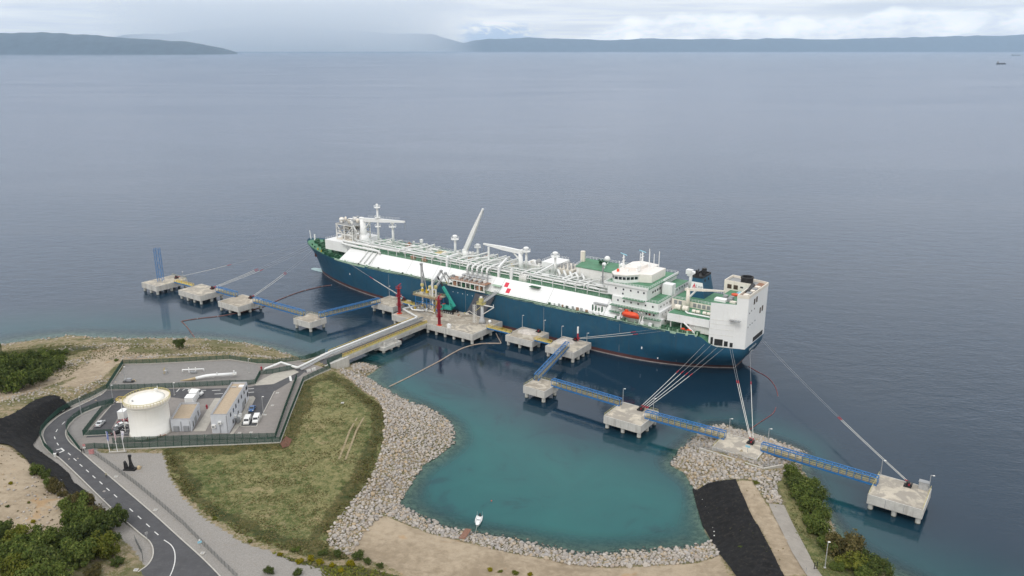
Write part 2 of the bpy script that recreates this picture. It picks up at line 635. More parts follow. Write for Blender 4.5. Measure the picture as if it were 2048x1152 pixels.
LUSH_PX = [(-60, 680), (0, 694), (140, 680), (200, 690), (140, 715), (60, 735), (110, 760), (0, 800), (-60, 810)]
DIRT2_PX = [(180, 700), (215, 688), (250, 700), (330, 708), (300, 716), (235, 730), (205, 765), (160, 790), (120, 788), (190, 740)]
PATH_PX = [(1471, 958), (1506, 959), (1516, 978), (1535, 1007), (1556, 1040), (1600, 1115), (1620, 1160), (1565, 1160), (1539, 1095), (1518, 1055), (1490, 1001)]
BUSHR_PX = [(1551, 968), (1570, 940), (1620, 955), (1650, 1015), (1690, 1090), (1790, 1152), (1640, 1200), (1600, 1110), (1570, 1010)]


def build_ground():
    xs = axis(-300.0, 215.0, 1.6, -44000.0, 44000.0)
    ys = axis(120.0, 530.0, 1.6, -2800.0, 39800.0)
    XX, YY = np.meshgrid(xs, ys)
    z = height(XX, YY)
    # small natural bumps away from built ground
    nz = np.array([mnoise.noise((x * 0.22, y * 0.22, 0)) + 0.6 * mnoise.noise((x * 0.6, y * 0.6, 3)) if -300 <= x <= 215 and 120 <= y <= 530 else 0 for x, y in zip(XX.ravel(), YY.ravel())])
    d, _ = dline([(p.x, p.y, p.z) for p in ROAD_C], XX.ravel(), YY.ravel())
    dy = sdf(YARD, XX.ravel(), YY.ravel())
    z = z + nz * 0.22 * smooth01(np.minimum(d - 7, dy - 2), 0, 5)
    me, X, Y = grid_mesh('ground', xs, ys, z)

    def inside(px, zz, soft=1.6):
        return 1 - smooth01(sdf(pxpoly(px, zz), X, Y), -soft, soft)
    grass = np.maximum(inside(FIELD_PX, 5.0), inside(BUSHR_PX, 3.5))
    lush = np.maximum(inside(VERGE_PX, 6.4), inside(LUSH_PX, 4.5, 4.0) * 0.8)
    fd = sdf(pxpoly(FIELD_PX, 5.0), X, Y) + np.array([2.6 * mnoise.noise((x * .09, y * .09, 4)) + 1.6 * mnoise.noise((x * .3, y * .3, 6)) for x, y in zip(X, Y)]) * (np.hypot(X, Y - 250) < 400)
    lush = np.maximum(lush, np.clip(1 - np.abs(fd + 3.0) / 4.5, 0, 1) * 0.95 * (fd < 1.5))
    sand = np.maximum.reduce([inside(SAND_PX, 2.8), inside(PLATEAU_PX, 12.0, 2.5), inside(DIRT2_PX, 5.0, 2.5), inside(PATH_PX, 6.0, 0.8)])
    tl, _ = dline([(p.x, p.y, p.z) for p in [P(a, b, 6) for a, b in TRACK_PX]], X, Y)
    sand = np.maximum(sand, 1 - smooth01(tl, 3.0, 6.5))
    gravel = np.maximum(inside(GRAVEL_PX, 6.8, 0.7), (1 - smooth01(d, 6.6, 8.6)))
    col = np.stack([grass, sand, gravel, lush], -1).astype(np.float32)
    at = me.color_attributes.new('cover', 'FLOAT_COLOR', 'POINT')
    at.data.foreach_set('color', col.ravel())
    m = bpy.data.materials.new('ground')
    m.use_nodes = True
    g = NG(m.node_tree)
    out = g.n('ShaderNodeOutputMaterial')
    b = g.n('ShaderNodeBsdfPrincipled')
    g.put(out.inputs[0], b.outputs[0])
    pos = g.n('ShaderNodeNewGeometry').outputs['Position']
    att = g.n('ShaderNodeAttribute', attribute_name='cover')
    sp = g.n('ShaderNodeSeparateColor', inp={0: att.outputs['Color']})
    wob = g.noise(pos, 0.35, 5, 0.65)
    wob2 = g.noise(pos, 1.6, 4, 0.65)
    jit = g.math('ADD', g.math('MULTIPLY_ADD', wob, 0.9, -0.45), g.math('MULTIPLY_ADD', wob2, 0.7, -0.35))

    def msk(s):
        return g.step(g.math('ADD', s, jit), 0.38, 0.62)
    broad = g.noise(pos, 0.05, 4, 0.6)
    mid = g.noise(pos, 0.5, 5, 0.7, 0.4)
    fine = g.noise(pos, 3.0, 4, 0.7)
    base = g.mix(g.step(mid, 0.40, 0.60), (0.135, 0.125, 0.045), (0.30, 0.235, 0.15))
    base = g.mix(g.step(fine, 0.52, 0.7), base, (0.40, 0.37, 0.32))
    base = g.mix(g.math('MULTIPLY', g.step(broad, 0.48, 0.62), 0.6), base, (0.075, 0.088, 0.028))
    gm = g.math('ADD', g.math('MULTIPLY', mid, 0.45), g.math('ADD', g.math('MULTIPLY', fine, 0.3), g.math('MULTIPLY', broad, 0.25)))
    grs = g.mix(g.step(gm, 0.41, 0.58), (0.068, 0.090, 0.026), (0.235, 0.212, 0.100))
    grs = g.mix(g.math('MULTIPLY', g.step(g.noise(pos, 0.11, 4, 0.7, 0.6), 0.58, 0.68), 0.6), grs, (0.33, 0.265, 0.15))
    grs = g.mix(g.math('MULTIPLY', g.step(g.noise(pos, 1.1, 3, 0.7), 0.56, 0.66), 0.55), grs, (0.055, 0.078, 0.020))
    lsh = g.mix(g.step(gm, 0.40, 0.60), (0.036, 0.050, 0.015), (0.125, 0.105, 0.042))
    tan = g.mix(g.step(g.math('ADD', g.math('MULTIPLY', broad, 0.5), g.math('MULTIPLY', mid, 0.5)), 0.38, 0.62), (0.27, 0.215, 0.150), (0.41, 0.335, 0.245))
    tan = g.mix(g.math('MULTIPLY', g.step(g.noise(pos, 0.13, 3), 0.62, 0.72), 0.5), tan, (0.40, 0.23, 0.09))
    tan = g.mix(g.math('MULTIPLY', g.step(fine, 0.55, 0.75), 0.35), tan, (0.20, 0.16, 0.11))
    grv = g.mix(g.step(fine, 0.3, 0.7), (0.25, 0.235, 0.215), (0.34, 0.32, 0.30))
    grv = g.mix(g.math('MULTIPLY', g.step(mid, 0.55, 0.7), 0.3), grv, (0.24, 0.20, 0.15))
    c = g.mix(msk(sp.outputs[0]), base, grs)
    c = g.mix(msk(att.outputs['Alpha']), c, lsh)
    c = g.mix(msk(sp.outputs[1]), c, tan)
    c = g.mix(msk(sp.outputs[2]), c, grv)
    # wet, weed-darkened stone below and at the waterline
    zc = g.n('ShaderNodeSeparateXYZ', inp={0: pos}).outputs[2]
    bed = g.mix(g.step(mid, 0.4, 0.6), (0.10, 0.12, 0.085), (0.26, 0.25, 0.19))
    c = g.mix(g.step(g.math('ADD', zc, g.math('MULTIPLY', mid, 0.4)), 0.5, 0.1), c, bed)
    g.put(b.inputs['Base Color'], c)
    b.inputs['Roughness'].default_value = 0.95
    b.inputs['Specular IOR Level'].default_value = 0.2
    hgt = g.math('ADD', g.math('MULTIPLY', mid, 0.7), g.math('MULTIPLY', fine, 0.4))
    bn = g.n('ShaderNodeBump', inp={'Strength': 0.6, 'Distance': 0.5, 'Height': hgt})
    g.put(b.inputs['Normal'], bn.outputs[0])
    me.materials.append(m)
    o = bpy.data.objects.new('ground', me)
    scene.collection.objects.link(o)
    o['kind'] = 'structure'
    o['label'] = 'rocky coastal ground with grass field, sand and gravel'
    return o


build_ground()


# ------------------------------------------------------------------ sea
def build_sea():
    xs = axis(-300.0, 230.0, 2.2, -44000.0, 44000.0)
    ys = axis(110.0, 540.0, 2.2, -800.0, 39800.0)
    XX, YY = np.meshgrid(xs, ys)
    z = height(XX, YY)
    me, X, Y = grid_mesh('sea', xs, ys, np.zeros(XX.size))
    # tidal basin behind the quay: how sheltered the surface is, and the water depth
    dep = np.clip(-z, 0, 30)
    basin = pxpoly([(640, 690), (960, 640), (1200, 720), (1480, 745), (1480, 870), (1400, 1120), (760, 1130), (650, 800)], 0)
    calm = 1 - smooth01(sdf(basin, X, Y), -20, 45)
    land = [(p.x, p.y) for p in shore_world()] + [(400, 60), (-400, 60), (-400, 300)]
    calm = np.maximum(calm, 1 - smooth01(sdf(land, X, Y), 25, 95))
    teal = 1 - smooth01(sdf(pxpoly([(700, 770), (800, 765), (930, 815), (1090, 890), (1290, 940), (1400, 1000), (1440, 1110), (1100, 1120), (780, 1010), (900, 880)], 0), X, Y), -14, 26)
    teal = np.maximum(teal, 0.42 * (1 - smooth01(dep, 1.5, 7)))
    at = me.color_attributes.new('water', 'FLOAT_COLOR', 'POINT')
    at.data.foreach_set('color', np.stack([dep / 10.0, calm, teal, np.ones_like(dep)], -1).astype(np.float32).ravel())
    m = bpy.data.materials.new('sea_water')
    m.use_nodes = True
    g = NG(m.node_tree)
    out = g.n('ShaderNodeOutputMaterial')
    pos = g.n('ShaderNodeNewGeometry').outputs['Position']
    att = g.n('ShaderNodeAttribute', attribute_name='water')
    sp = g.n('ShaderNodeSeparateColor', inp={0: att.outputs['Color']})
    dep, calm, teal = sp.outputs
    mp = g.n('ShaderNodeMapping', inp={'Vector': pos, 'Rotation': (0, 0, R(12)), 'Scale': (0.55, 1.0, 1.0)})
    w1 = g.noise(mp.outputs[0], 0.8, 4, 0.6, 0.5)
    w2 = g.noise(mp.outputs[0], 0.14, 5, 0.6, 0.3)
    mp3 = g.n('ShaderNodeMapping', inp={'Vector': pos, 'Rotation': (0, 0, R(-18)), 'Scale': (0.0011, 0.0042, 1.0)})
    slick = g.noise(mp3.outputs[0], 1.0, 5, 0.62, 1.2)
    h = g.math('ADD', g.math('MULTIPLY', w1, 0.34), g.math('MULTIPLY', w2, 0.8))
    amp = g.math('MULTIPLY', g.lin(calm, 0, 1, 1.0, 0.13), g.lin(g.step(slick, 0.35, 0.65), 0, 1, 0.75, 1.2))
    bn = g.n('ShaderNodeBump', inp={'Strength': g.math('MULTIPLY', amp, 0.52), 'Distance': 1.0, 'Height': h})
    fr = g.n('ShaderNodeFresnel', inp={'IOR': 1.34, 'Normal': bn.outputs[0]})
    gl = g.n('ShaderNodeBsdfGlossy', inp={'Color': (0.81, 0.87, 0.99), 'Normal': bn.outputs[0]})
    g.put(gl.inputs['Roughness'], g.math('ADD', g.lin(calm, 0, 1, 0.17, 0.05), g.lin(slick, 0.3, 0.7, -0.03, 0.03)))
    deep = g.mix(g.step(slick, 0.35, 0.68), (0.007, 0.024, 0.043), (0.010, 0.030, 0.053))
    weed = g.noise(pos, 0.045, 5, 0.65, 0.8)
    tl = g.mix(g.math('MULTIPLY', g.step(weed, 0.55, 0.66), 0.5), (0.014, 0.112, 0.107), (0.011, 0.056, 0.062))
    body = g.mix(g.math('MULTIPLY', teal, g.lin(weed, 0.3, 0.7, 1.0, 0.75)), deep, tl)
    df = g.n('ShaderNodeBsdfDiffuse', inp={'Color': body})
    tr = g.n('ShaderNodeBsdfTransparent', inp={'Color': (0.62, 0.84, 0.80)})
    clear = g.step(dep, 0.24, 0.0)
    under = g.n('ShaderNodeMixShader', inp={0: g.math('MULTIPLY', clear, 0.93), 1: df.outputs[0], 2: tr.outputs[0]})
    top = g.n('ShaderNodeMixShader', inp={0: g.math('MINIMUM', fr.outputs[0], 0.50), 1: under.outputs[0], 2: gl.outputs[0]})
    g.put(out.inputs[0], top.outputs[0])
    me.materials.append(m)
    o = bpy.data.objects.new('sea', me)
    scene.collection.objects.link(o)
    o['kind'] = 'structure'
    o['label'] = 'grey blue sea with a teal sheltered basin'


build_sea()


# ------------------------------------------------------------------ far coasts
def ridge(name, prof, dist, depth, base_px, material, seed, label):
    """a far hill: profile of (px x, px y) skyline at a distance, given body with slopes towards the sea"""
    n = 300
    x0, x1 = prof[0][0], prof[-1][0]
    mb = MB()
    rows = 9
    px = np.linspace(x0, x1, n)
    py = np.interp(px, [p[0] for p in prof], [p[1] for p in prof])
    py = py + np.array([mnoise.noise((x * .012, seed, 0)) * 3.2 + mnoise.noise((x * .05, seed, 2)) * 1.4 for x in px]) * np.clip((103 - py) / 14, 0, 1)
    vs = []
    for j in range(rows):
        t = j / (rows - 1)
        for i in range(n):
            X = (px[i] - 1024) / F_PX * dist
            topz = CAM_H + (97 - py[i]) / F_PX * dist
            topz = max(topz, 2.0)
            prof_t = math.sin(t * math.pi) ** 0.75 if 0 < t < 1 else 0
            nz = mnoise.noise((i * 0.18 + seed, j * 0.8, 0.3)) * 0.10 + mnoise.noise((i * 0.6, j * 1.7, seed)) * 0.05
            zz = max(-1.0, topz * prof_t * (1 + nz * (0 < t < 0.5)))
            yy = dist + (t - 0.5) * depth * (0.25 + 0.75 * min(1, topz / 150))
            vs.append((X * yy / dist, yy, zz if 0 < t < 1 else -2.0))
    fs = [(j * n + i, j * n + i + 1, (j + 1) * n + i + 1, (j + 1) * n + i) for j in range(rows - 1) for i in range(n - 1)]
    mb.add(vs, fs)
    o = mb.build(name, material, None, True)
    o['kind'] = 'structure'
    o['label'] = label
    return o


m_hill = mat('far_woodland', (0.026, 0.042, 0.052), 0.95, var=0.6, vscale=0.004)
ridge('hills', [(-1500, 106), (-1300, 90), (-800, 74), (-260, 70), (-120, 62), (0, 64), (45, 68), (160, 69), (260, 75), (330, 80), (400, 83), (440, 92), (470, 97), (492, 102.5), (499, 106.6)], 21000, 2600, 107, m_hill, 3.0,
      'wooded blue headland low on the horizon')
ridge('hills', [(850, 103), (890, 98), (930, 88), (980, 80), (1060, 77), (1150, 80), (1300, 80), (1480, 79), (1640, 80), (1760, 77), (1900, 74), (2010, 71), (2200, 70), (2500, 74), (2850, 92), (2950, 103)], 37200, 2300, 105, m_hill, 9.0,
      'hazy blue coast across the bay under cloud')
ridge('hills', [(150, 100), (280, 73), (360, 69), (450, 63), (540, 54), (640, 60), (760, 66), (880, 72), (960, 96)], 38900, 1000, 102, m_hill, 5.0,
      'very pale mountains fading in distant rain')


# ------------------------------------------------------------------ haze
def build_haze():
    def air(name, mb, col, dens, label, ani=0.0):
        m = bpy.data.materials.new(name + '_air')
        m.use_nodes = True
        g = NG(m.node_tree)
        out = g.n('ShaderNodeOutputMaterial')
        v = g.n('ShaderNodeVolumePrincipled')
        v.inputs['Color'].default_value = (*col, 1)
        v.inputs['Density'].default_value = dens
        v.inputs['Anisotropy'].default_value = ani
        g.put(out.inputs['Volume'], v.outputs[0])
        o = mb.build(name, m)
        o['kind'] = 'stuff'
        o['label'] = label
    air('haze', MB().box((0, 18500, 1009), (90000, 43000, 2082)), (0.58, 0.77, 1.0), 2.6e-5, 'pale blue haze over the bay')
    n = 40
    rx, ry, cx, cy_ = 8100.0, 1150.0, -9300.0, 34600.0
    us = [-1 + 2 * i / n for i in range(n + 1)]
    poly = [(cx + rx * u, cy_ - ry * (1 - u * u) ** 1.5) for u in us] + [(cx + rx * u, cy_ + ry * (1 - u * u) ** 1.5) for u in us[-2:0:-1]]
    air('rain_veil', MB().prism(poly, 2.0, 2040.0), (1.0, 1.0, 1.0), 1.6e-3, 'pale curtain of distant rain over the far sea', 0.6)


build_haze()
# ------------------------------------------------------------------ palette
M = dict(
    hull=mat('hull_blue_paint', (0.014, 0.080, 0.145), 0.5, spec=0.35, var=0.14, vscale=0.05, streak=((0.045, 0.070, 0.085), 0.45), stain=(0.030, 0.095, 0.135), stain_amt=.5),
    seam=mat('hull_seam', (0.016, 0.060, 0.095), 0.6, var=0.1),
    boot=mat('antifouling_red', (0.085, 0.034, 0.034), 0.7, var=0.3, vscale=0.2),
    band=mat('waterline_band', (0.30, 0.26, 0.25), 0.8, var=0.3, vscale=0.3),
    bulb=mat('bulb_pale', (0.34, 0.47, 0.50), 0.6, var=0.15),
    white=mat('ship_white', (0.80, 0.81, 0.81), 0.45, var=0.035, vscale=0.15, streak=((0.62, 0.60, 0.55), 0.22)),
    white2=mat('ship_white_worn', (0.74, 0.74, 0.72), 0.5, var=0.07, vscale=0.5, streak=((0.50, 0.40, 0.30), 0.35)),
    cream=mat('ship_cream', (0.76, 0.71, 0.63), 0.5, var=0.05, vscale=0.5, streak=((0.50, 0.40, 0.28), 0.30)),
    bridge=mat('bridge_white', (0.80, 0.76, 0.72), 0.5, var=0.05, vscale=0.6, streak=((0.6, 0.52, 0.45), 0.25)),
    pipe=mat('pipe_white', (0.70, 0.71, 0.70), 0.4, var=0.08, vscale=0.8),
    steel=mat('galvanised_steel', (0.42, 0.43, 0.44), 0.45, 0.3, var=0.2, vscale=1.5),
    gdeck=mat('deck_green', (0.082, 0.225, 0.130), 0.7, var=0.22, vscale=0.25, stain=(0.12, 0.16, 0.10), stain_amt=0.5),
    gdark=mat('machinery_green', (0.012, 0.075, 0.032), 0.55, var=0.3, vscale=0.8),
    gpale=mat('gunwale_pale_green', (0.34, 0.48, 0.36), 0.6, var=0.2, vscale=0.5, streak=((0.25, 0.22, 0.15), 0.4)),
    red=mat('signal_red', (0.30, 0.014, 0.030), 0.5, var=0.15, vscale=0.5),
    redsq=mat('chequer_red', (0.62, 0.03, 0.06), 0.5, var=0.04),
    orange=mat('lifeboat_orange', (0.72, 0.075, 0.018), 0.4, var=0.08, vscale=1.0),
    rust=mat('rusty_tray', (0.30, 0.16, 0.10), 0.8, var=0.4, vscale=1.2),
    black=mat('black_paint', (0.012, 0.012, 0.014), 0.6, var=0.3, vscale=1.0),
    dark=mat('dark_shade_and_fittings', (0.02, 0.022, 0.024), 0.9, var=0.4, vscale=0.8),  # painted shade of the uncut mooring openings, also dark lockers, fairleads and joints
    brown=mat('brown_louvre', (0.055, 0.034, 0.02), 0.7, var=0.3, vscale=2),
    glass=mat('window_glass', (0.012, 0.016, 0.022), 0.08, var=0.2, vscale=1.0, spec=0.8),
    grey=mat('grey_paint', (0.28, 0.29, 0.30), 0.55, var=0.12, vscale=0.6),
    yellow=mat('safety_yellow', (0.58, 0.40, 0.03), 0.5, var=0.2, vscale=0.9),
    ypale=mat('faded_yellow', (0.50, 0.44, 0.18), 0.6, var=0.2, vscale=0.9),
    blue=mat('walkway_blue', (0.024, 0.150, 0.385), 0.45, var=0.15, vscale=0.8),
    skyb=mat('pale_blue', (0.28, 0.55, 0.68), 0.5, var=0.1),
    teal=mat('crane_teal', (0.03, 0.32, 0.26), 0.35, var=0.12, vscale=0.8),
    conc=mat('quay_concrete', (0.54, 0.53, 0.50), 0.85, var=0.14, vscale=0.35, bump=0.15, streak=((0.30, 0.28, 0.25), 0.55)),
    ctop=mat('quay_top', (0.335, 0.295, 0.24), 0.9, var=0.28, vscale=0.14, bump=0.2, stain=(0.55, 0.50, 0.42), stain_amt=0.75, st=(.50, .60)),
    ctop2=mat('quay_top_pale', (0.50, 0.45, 0.37), 0.9, var=0.2, vscale=0.1, bump=0.2, stain=(0.29, 0.265, 0.23), stain_amt=0.85, st=(.44, .54)),
    pile=mat('pile_concrete', (0.50, 0.50, 0.47), 0.85, var=0.16, vscale=0.5, streak=((0.26, 0.26, 0.22), 0.5)),
    wet=mat('wet_pile', (0.06, 0.07, 0.055), 0.6, var=0.3, vscale=1.0),
    asphalt=mat('asphalt', (0.070, 0.070, 0.076), 0.85, var=0.16, vscale=0.3, bump=0.1, bscale=8, stain=(0.10, 0.10, 0.10), stain_amt=0.5),
    rope=mat('rope_white', (0.66, 0.65, 0.61), 0.8, var=0.1, vscale=1.0),
    wire=mat('rope_grey', (0.40, 0.41, 0.42), 0.7, var=0.1, vscale=1.0),
    cuff=mat('rope_red_cuff', (0.36, 0.030, 0.040), 0.8, var=0.2, vscale=2.0),
)
SHIP_ANG = R(-35.3)
ES = Vector((math.cos(SHIP_ANG), math.sin(SHIP_ANG), 0))
ET = Vector((math.sin(SHIP_ANG), -math.cos(SHIP_ANG), 0))
_g = P(1190, 702, 0)
SHIP0 = Vector((_g.x, _g.y, 0)) - ET * 21.7


def SW(s, t, h):
    """ship frame (metres aft, metres towards the shore, height) -> place"""
    return SHIP0 + ES * s + ET * t + Vector((0, 0, h))


def S(s, t, h):
    """ship frame -> local coordinates of the ship's root"""
    return Vector((s, -t, h))


ship = thing('gas_carrier', 'long blue hulled gas storage ship with white sloping deck sides moored at the jetty', 'ship', SHIP0, SHIP_ANG, local=True)


def sbox(name, s0, s1, t0, t1, z0, z1, m, parent=None):
    return MB().box(((s0 + s1) / 2, -(t0 + t1) / 2, (z0 + z1) / 2), (abs(s1 - s0), abs(t1 - t0), abs(z1 - z0))).build(name, m, parent or ship)


def sprism(name, poly, z0, z1, m, parent=None):
    return MB().prism([(s, -t) for s, t in poly], z0, z1).build(name, m, parent or ship)


def srail(name, pts, h=1.1, m=None, step=1.6, parent=None, w=0.055, close=False):
    """guard rail: posts and three rails along a line in the ship frame"""
    mb = MB()
    pts = [S(*p) for p in pts]
    if close:
        pts.append(pts[0])
    for a, b in zip(pts[:-1], pts[1:]):
        n = max(1, int((b - a).length / step))
        for i in range(n + 1):
            q = a.lerp(b, i / n)
            mb.bar(q, q + Vector((0, 0, h)), w)
        for k in (0.5, 1.0):
            o = Vector((0, 0, h * k))
            mb.bar(a + o, b + o, w)
    o = mb.build(name, m or M['white2'], parent or ship)
    o['kind'] = 'stuff'
    return o


def zdeck(s):
    return float(np.interp(s, [-217, -200, -175, -150, 48, 53.5, 66], [19.3, 18.4, 17.3, 17.0, 17.0, 12.5, 12.2]))


def s_stem(z):
    return float(np.interp(z, [-2, 0, 2, 8, 14, 19.3], [-204.5, -206, -206.5, -208.5, -211.8, -216.5]))


def s_end(z):
    return float(np.interp(z, [-2, 2, 6, 9, 13, 20], [58, 60, 63.2, 64.6, 65.2, 65.4]))


def breadth(s, z):
    k = min(1, max(0, z / 17.0))
    lent = lerp(86, 66, k)
    u = (s - s_stem(z)) / lent
    if u <= 0:
        fb = 0.0
    elif u >= 1:
        fb = 1.0
    else:
        fb = lerp((1 - (1 - u) ** 1.8) ** 0.8, (1 - (1 - u) ** 2) ** 0.7, k)
    ad = 21.7 - (9.9 * ((s - 38) / 27) ** 1.5 if s > 38 else 0)
    aw = 21.7 * max(0.02, 1 - (s / 64) ** 2.4) if s > 0 else 21.7
    w = float(smooth01(np.array(z), -1.0, 10.0)) ** 0.75
    return max(0.05, min(21.7 * fb, lerp(aw, ad, w)))


def hull_rows(levels, top=False):
    us = np.concatenate([np.linspace(0, 0.08, 8)[:-1], np.linspace(0.08, 0.3, 14)[:-1], np.linspace(0.3, 0.78, 12)[:-1], np.linspace(0.78, 1, 20)])
    rows = []
    for lv in levels:
        row = []
        for u in us:
            if isinstance(lv, tuple):
                s = lerp(s_stem(lerp(11.5, 19.3, lv[0])), s_end(12.5), u)
                z = 11.0 + (zdeck(s) - 11.0) * lv[0]
            else:
                z = lv
                s = lerp(s_stem(z), s_end(z), u)
            row.append((s, breadth(s, z), z))
        rows.append(row)
    return rows


def skin_rows(rows):
    n = len(rows[0])
    mb = MB()
    for side in (1, -1):
        vs = [(s, -side * b, z) for row in rows for s, b, z in row]
        fs = []
        for j in range(len(rows) - 1):
            for i in range(n - 1):
                f = (j * n + i, j * n + i + 1, (j + 1) * n + i + 1, (j + 1) * n + i)
                fs.append(f if side == 1 else f[::-1])
        mb.add(vs, fs)
    # stem and transom
    for i, rev in ((0, False), (n - 1, True)):
        for j in range(len(rows) - 1):
            a, b = rows[j][i], rows[j + 1][i]
            q = [(a[0], -a[1], a[2]), (b[0], -b[1], b[2]), (b[0], b[1], b[2]), (a[0], a[1], a[2])]
            mb.add(q[::-1] if rev else q, [(0, 1, 2, 3)])
    return mb


def weld(o):
    bm = bmesh.new()
    bm.from_mesh(o.data)
    bmesh.ops.remove_doubles(bm, verts=bm.verts, dist=0.02)
    bm.to_mesh(o.data)
    bm.free()


random.seed(21)
hull = skin_rows(hull_rows([1.9, 3.5, 5.5, 7.5, 9.5, 11.0, (0.35,), (0.7,), (1.0,)])).build('hull', M['hull'], ship, True)
weld(hull)
hull.data.shade_smooth()
bt = skin_rows(hull_rows([0.5, 1.9])).build('boot_topping', M['boot'], hull, True)
wb = skin_rows(hull_rows([-2.0, 0.5])).build('waterline_band', M['band'], hull, True)
mb = MB()
prof = [(0.05, -10.5), (1.5, -9.6), (2.5, -7.0), (2.9, -2.0), (2.8, 4.0)]
mb.lathe(prof, (0, 0, 0), 12)
mb.v = [(v[2] - 206.5, v[1], v[0] * 0.9 - 1.45) for v in mb.v]
mb.build('bulbous_bow', M['bulb'], ship, True)

# decks
def deck_strip(name, s0, s1, zoff, m, n=40, inset=0.15):
    mb = MB()
    vs, fs = [], []
    for i in range(n + 1):
        s = lerp(s0, s1, i / n)
        b = max(0.05, breadth(s, zdeck(s)) - inset)
        vs += [(s, -b, zdeck(s) + zoff), (s, b, zdeck(s) + zoff)]
    for i in range(n):
        fs.append((2 * i, 2 * i + 2, 2 * i + 3, 2 * i + 1))
    return mb.add(vs, fs).build(name, m, ship)


deck_strip('upper_deck', -214.5, 65, -0.75, M['gdeck'], 70)
# pale gunwale bar along the shore side and the far side
for side in (1, -1):
    mb = MB()
    pts = [S(s, side * (breadth(s, zdeck(s)) - 0.25), zdeck(s) - 0.3) for s in np.linspace(-172, 47, 50)]
    for a, b in zip(pts[:-1], pts[1:]):
        mb.bar(a, b, 0.5, 0.9)
    mb.build('gunwale', M['gpale'], ship)
srail('deck_railing', [(s, breadth(s, zdeck(s)) - 0.4, zdeck(s)) for s in np.linspace(-165, 46, 22)], 1.2, M['gpale'], 2.2)
srail('deck_railing', [(s, -breadth(s, zdeck(s)) + 0.4, zdeck(s)) for s in np.linspace(-165, 46, 22)], 1.2, M['gpale'], 2.6)

# trunk deck: sloping side panels, top
TS0, TS1 = -167.0, 4.0
seams = [-168.0, -143.0, -116.9, -98.5, -90.5, -61.5, -55.8, -27.5, 2.6, 10.0]
for a, b in zip(seams[:-1], seams[1:]):
    lo0, lo1 = a, b
    hi0 = a if a > -160 else -164.5
    hi1 = b if b < 5 else 3.0
    g_ = 0.09
    mb = MB()
    pb = [S(lo0 + g_, 20.0, 17.15), S(lo1 - g_, 20.0, 17.15), S(hi1 - g_, 13.9, 23.3), S(hi0 + g_, 13.9, 23.3)]
    nrm = Vector((0, -0.71, 0.71)) * 0.25
    mb.add([p - nrm for p in pb] + pb, [(4, 5, 6, 7), (0, 4, 7, 3), (1, 2, 6, 5), (0, 1, 5, 4), (3, 7, 6, 2)])
    mb.build('trunk_side_panel', M['white'], ship)
mb = MB()
mb.add([S(TS0, 19.6, 16.9), S(8, 19.6, 16.9), S(3, 13.7, 23.0), S(-164, 13.7, 23.0), S(TS0, -19.6, 16.9), S(8, -19.6, 16.9), S(3, -13.7, 23.0), S(-164, -13.7, 23.0)],
       [(0, 1, 2, 3), (5, 4, 7, 6), (4, 0, 3, 7), (1, 5, 6, 2)])
mb.build('trunk_side', M['white'], ship)
mb = MB()
mb.add([S(-164.2, 13.85, 23.28), S(3.2, 13.85, 23.28), S(3.2, 0, 24.1), S(-164.2, 0, 24.1), S(3.2, -13.85, 23.28), S(-164.2, -13.85, 23.28)], [(0, 1, 2, 3), (3, 2, 4, 5)])
mb.build('trunk_deck', M['gdeck'], ship)
for k, (s_, t_) in enumerate(((-53.4, 16.2), (-51.0, 18.3))):
    mb = MB()
    c0 = S(s_, t_, 17.15 + (20 - t_) * 1.008)
    d = Vector((0, 0.704, 0.710))
    n_ = Vector((0, -0.71, 0.704)) * 0.02
    a = Vector((1, 0, 0))
    mb.add([c0 - a * 1.15 - d * 1.3 + n_, c0 + a * 1.15 - d * 1.3 + n_, c0 + a * 1.15 + d * 1.3 + n_, c0 - a * 1.15 + d * 1.3 + n_], [(0, 1, 2, 3)])
    o = mb.build('red_square_mark', M['redsq'], ship)
srail('trunk_railing', [(-164, 13.7, 23.3), (2, 13.7, 23.3)], 1.15, M['gpale'], 2.0, w=0.06)
srail('trunk_railing', [(-164, -13.7, 23.3), (2, -13.7, 23.3)], 1.15, M['white2'], 2.4, w=0.06)

# ---- long pipes on the trunk deck and their portal supports
pipes = [(-164, 0, 12.2, 26.3, 0.42), (-166, -6, 10.9, 26.3, 0.34), (-158, 2, 9.4, 26.5, 0.5), (-140, 0, 7.8, 26.1, 0.3), (-120, 1, 12.6, 25.1, 0.26), (-160, -30, -4.6, 25.2, 0.36), (-150, -40, -6.2, 25.0, 0.3), (-150, -62, 11.6, 27.3, 0.3), (-58, 2, 11.2, 27.4, 0.34)]
for s0, s1, t_, z_, r_ in pipes:
    pts = [S(s0, t_, z_)]
    s = s0
    while s + 38 < s1:
        s += 30
        pts += [S(s, t_, z_), S(s + 0.01, t_ - 2.2, z_ + 0.05), S(s + 3.2, t_ - 2.2, z_ + 0.05), S(s + 3.21, t_, z_)] if r_ > 0.4 else [S(s, t_, z_)]
    pts.append(S(s1, t_, z_))
    MB().tube(pts, r_, 7).build('deck_pipe', M['pipe'], ship, True)
for i, s in enumerate(np.arange(-161, 1, 6.3)):
    mb = MB()
    for t_ in (13.1, 7.2):
        mb.bar(S(s, t_, 23.4), S(s, t_, 27.0), 0.28)
    mb.bar(S(s, 13.3, 25.75), S(s, 7.0, 25.75), 0.28)
    if i % 3 == 0:
        mb.bar(S(s, 13.3, 27.0), S(s, 7.0, 27.0), 0.24)
    mb.build('pipe_support', M['pipe'], ship)
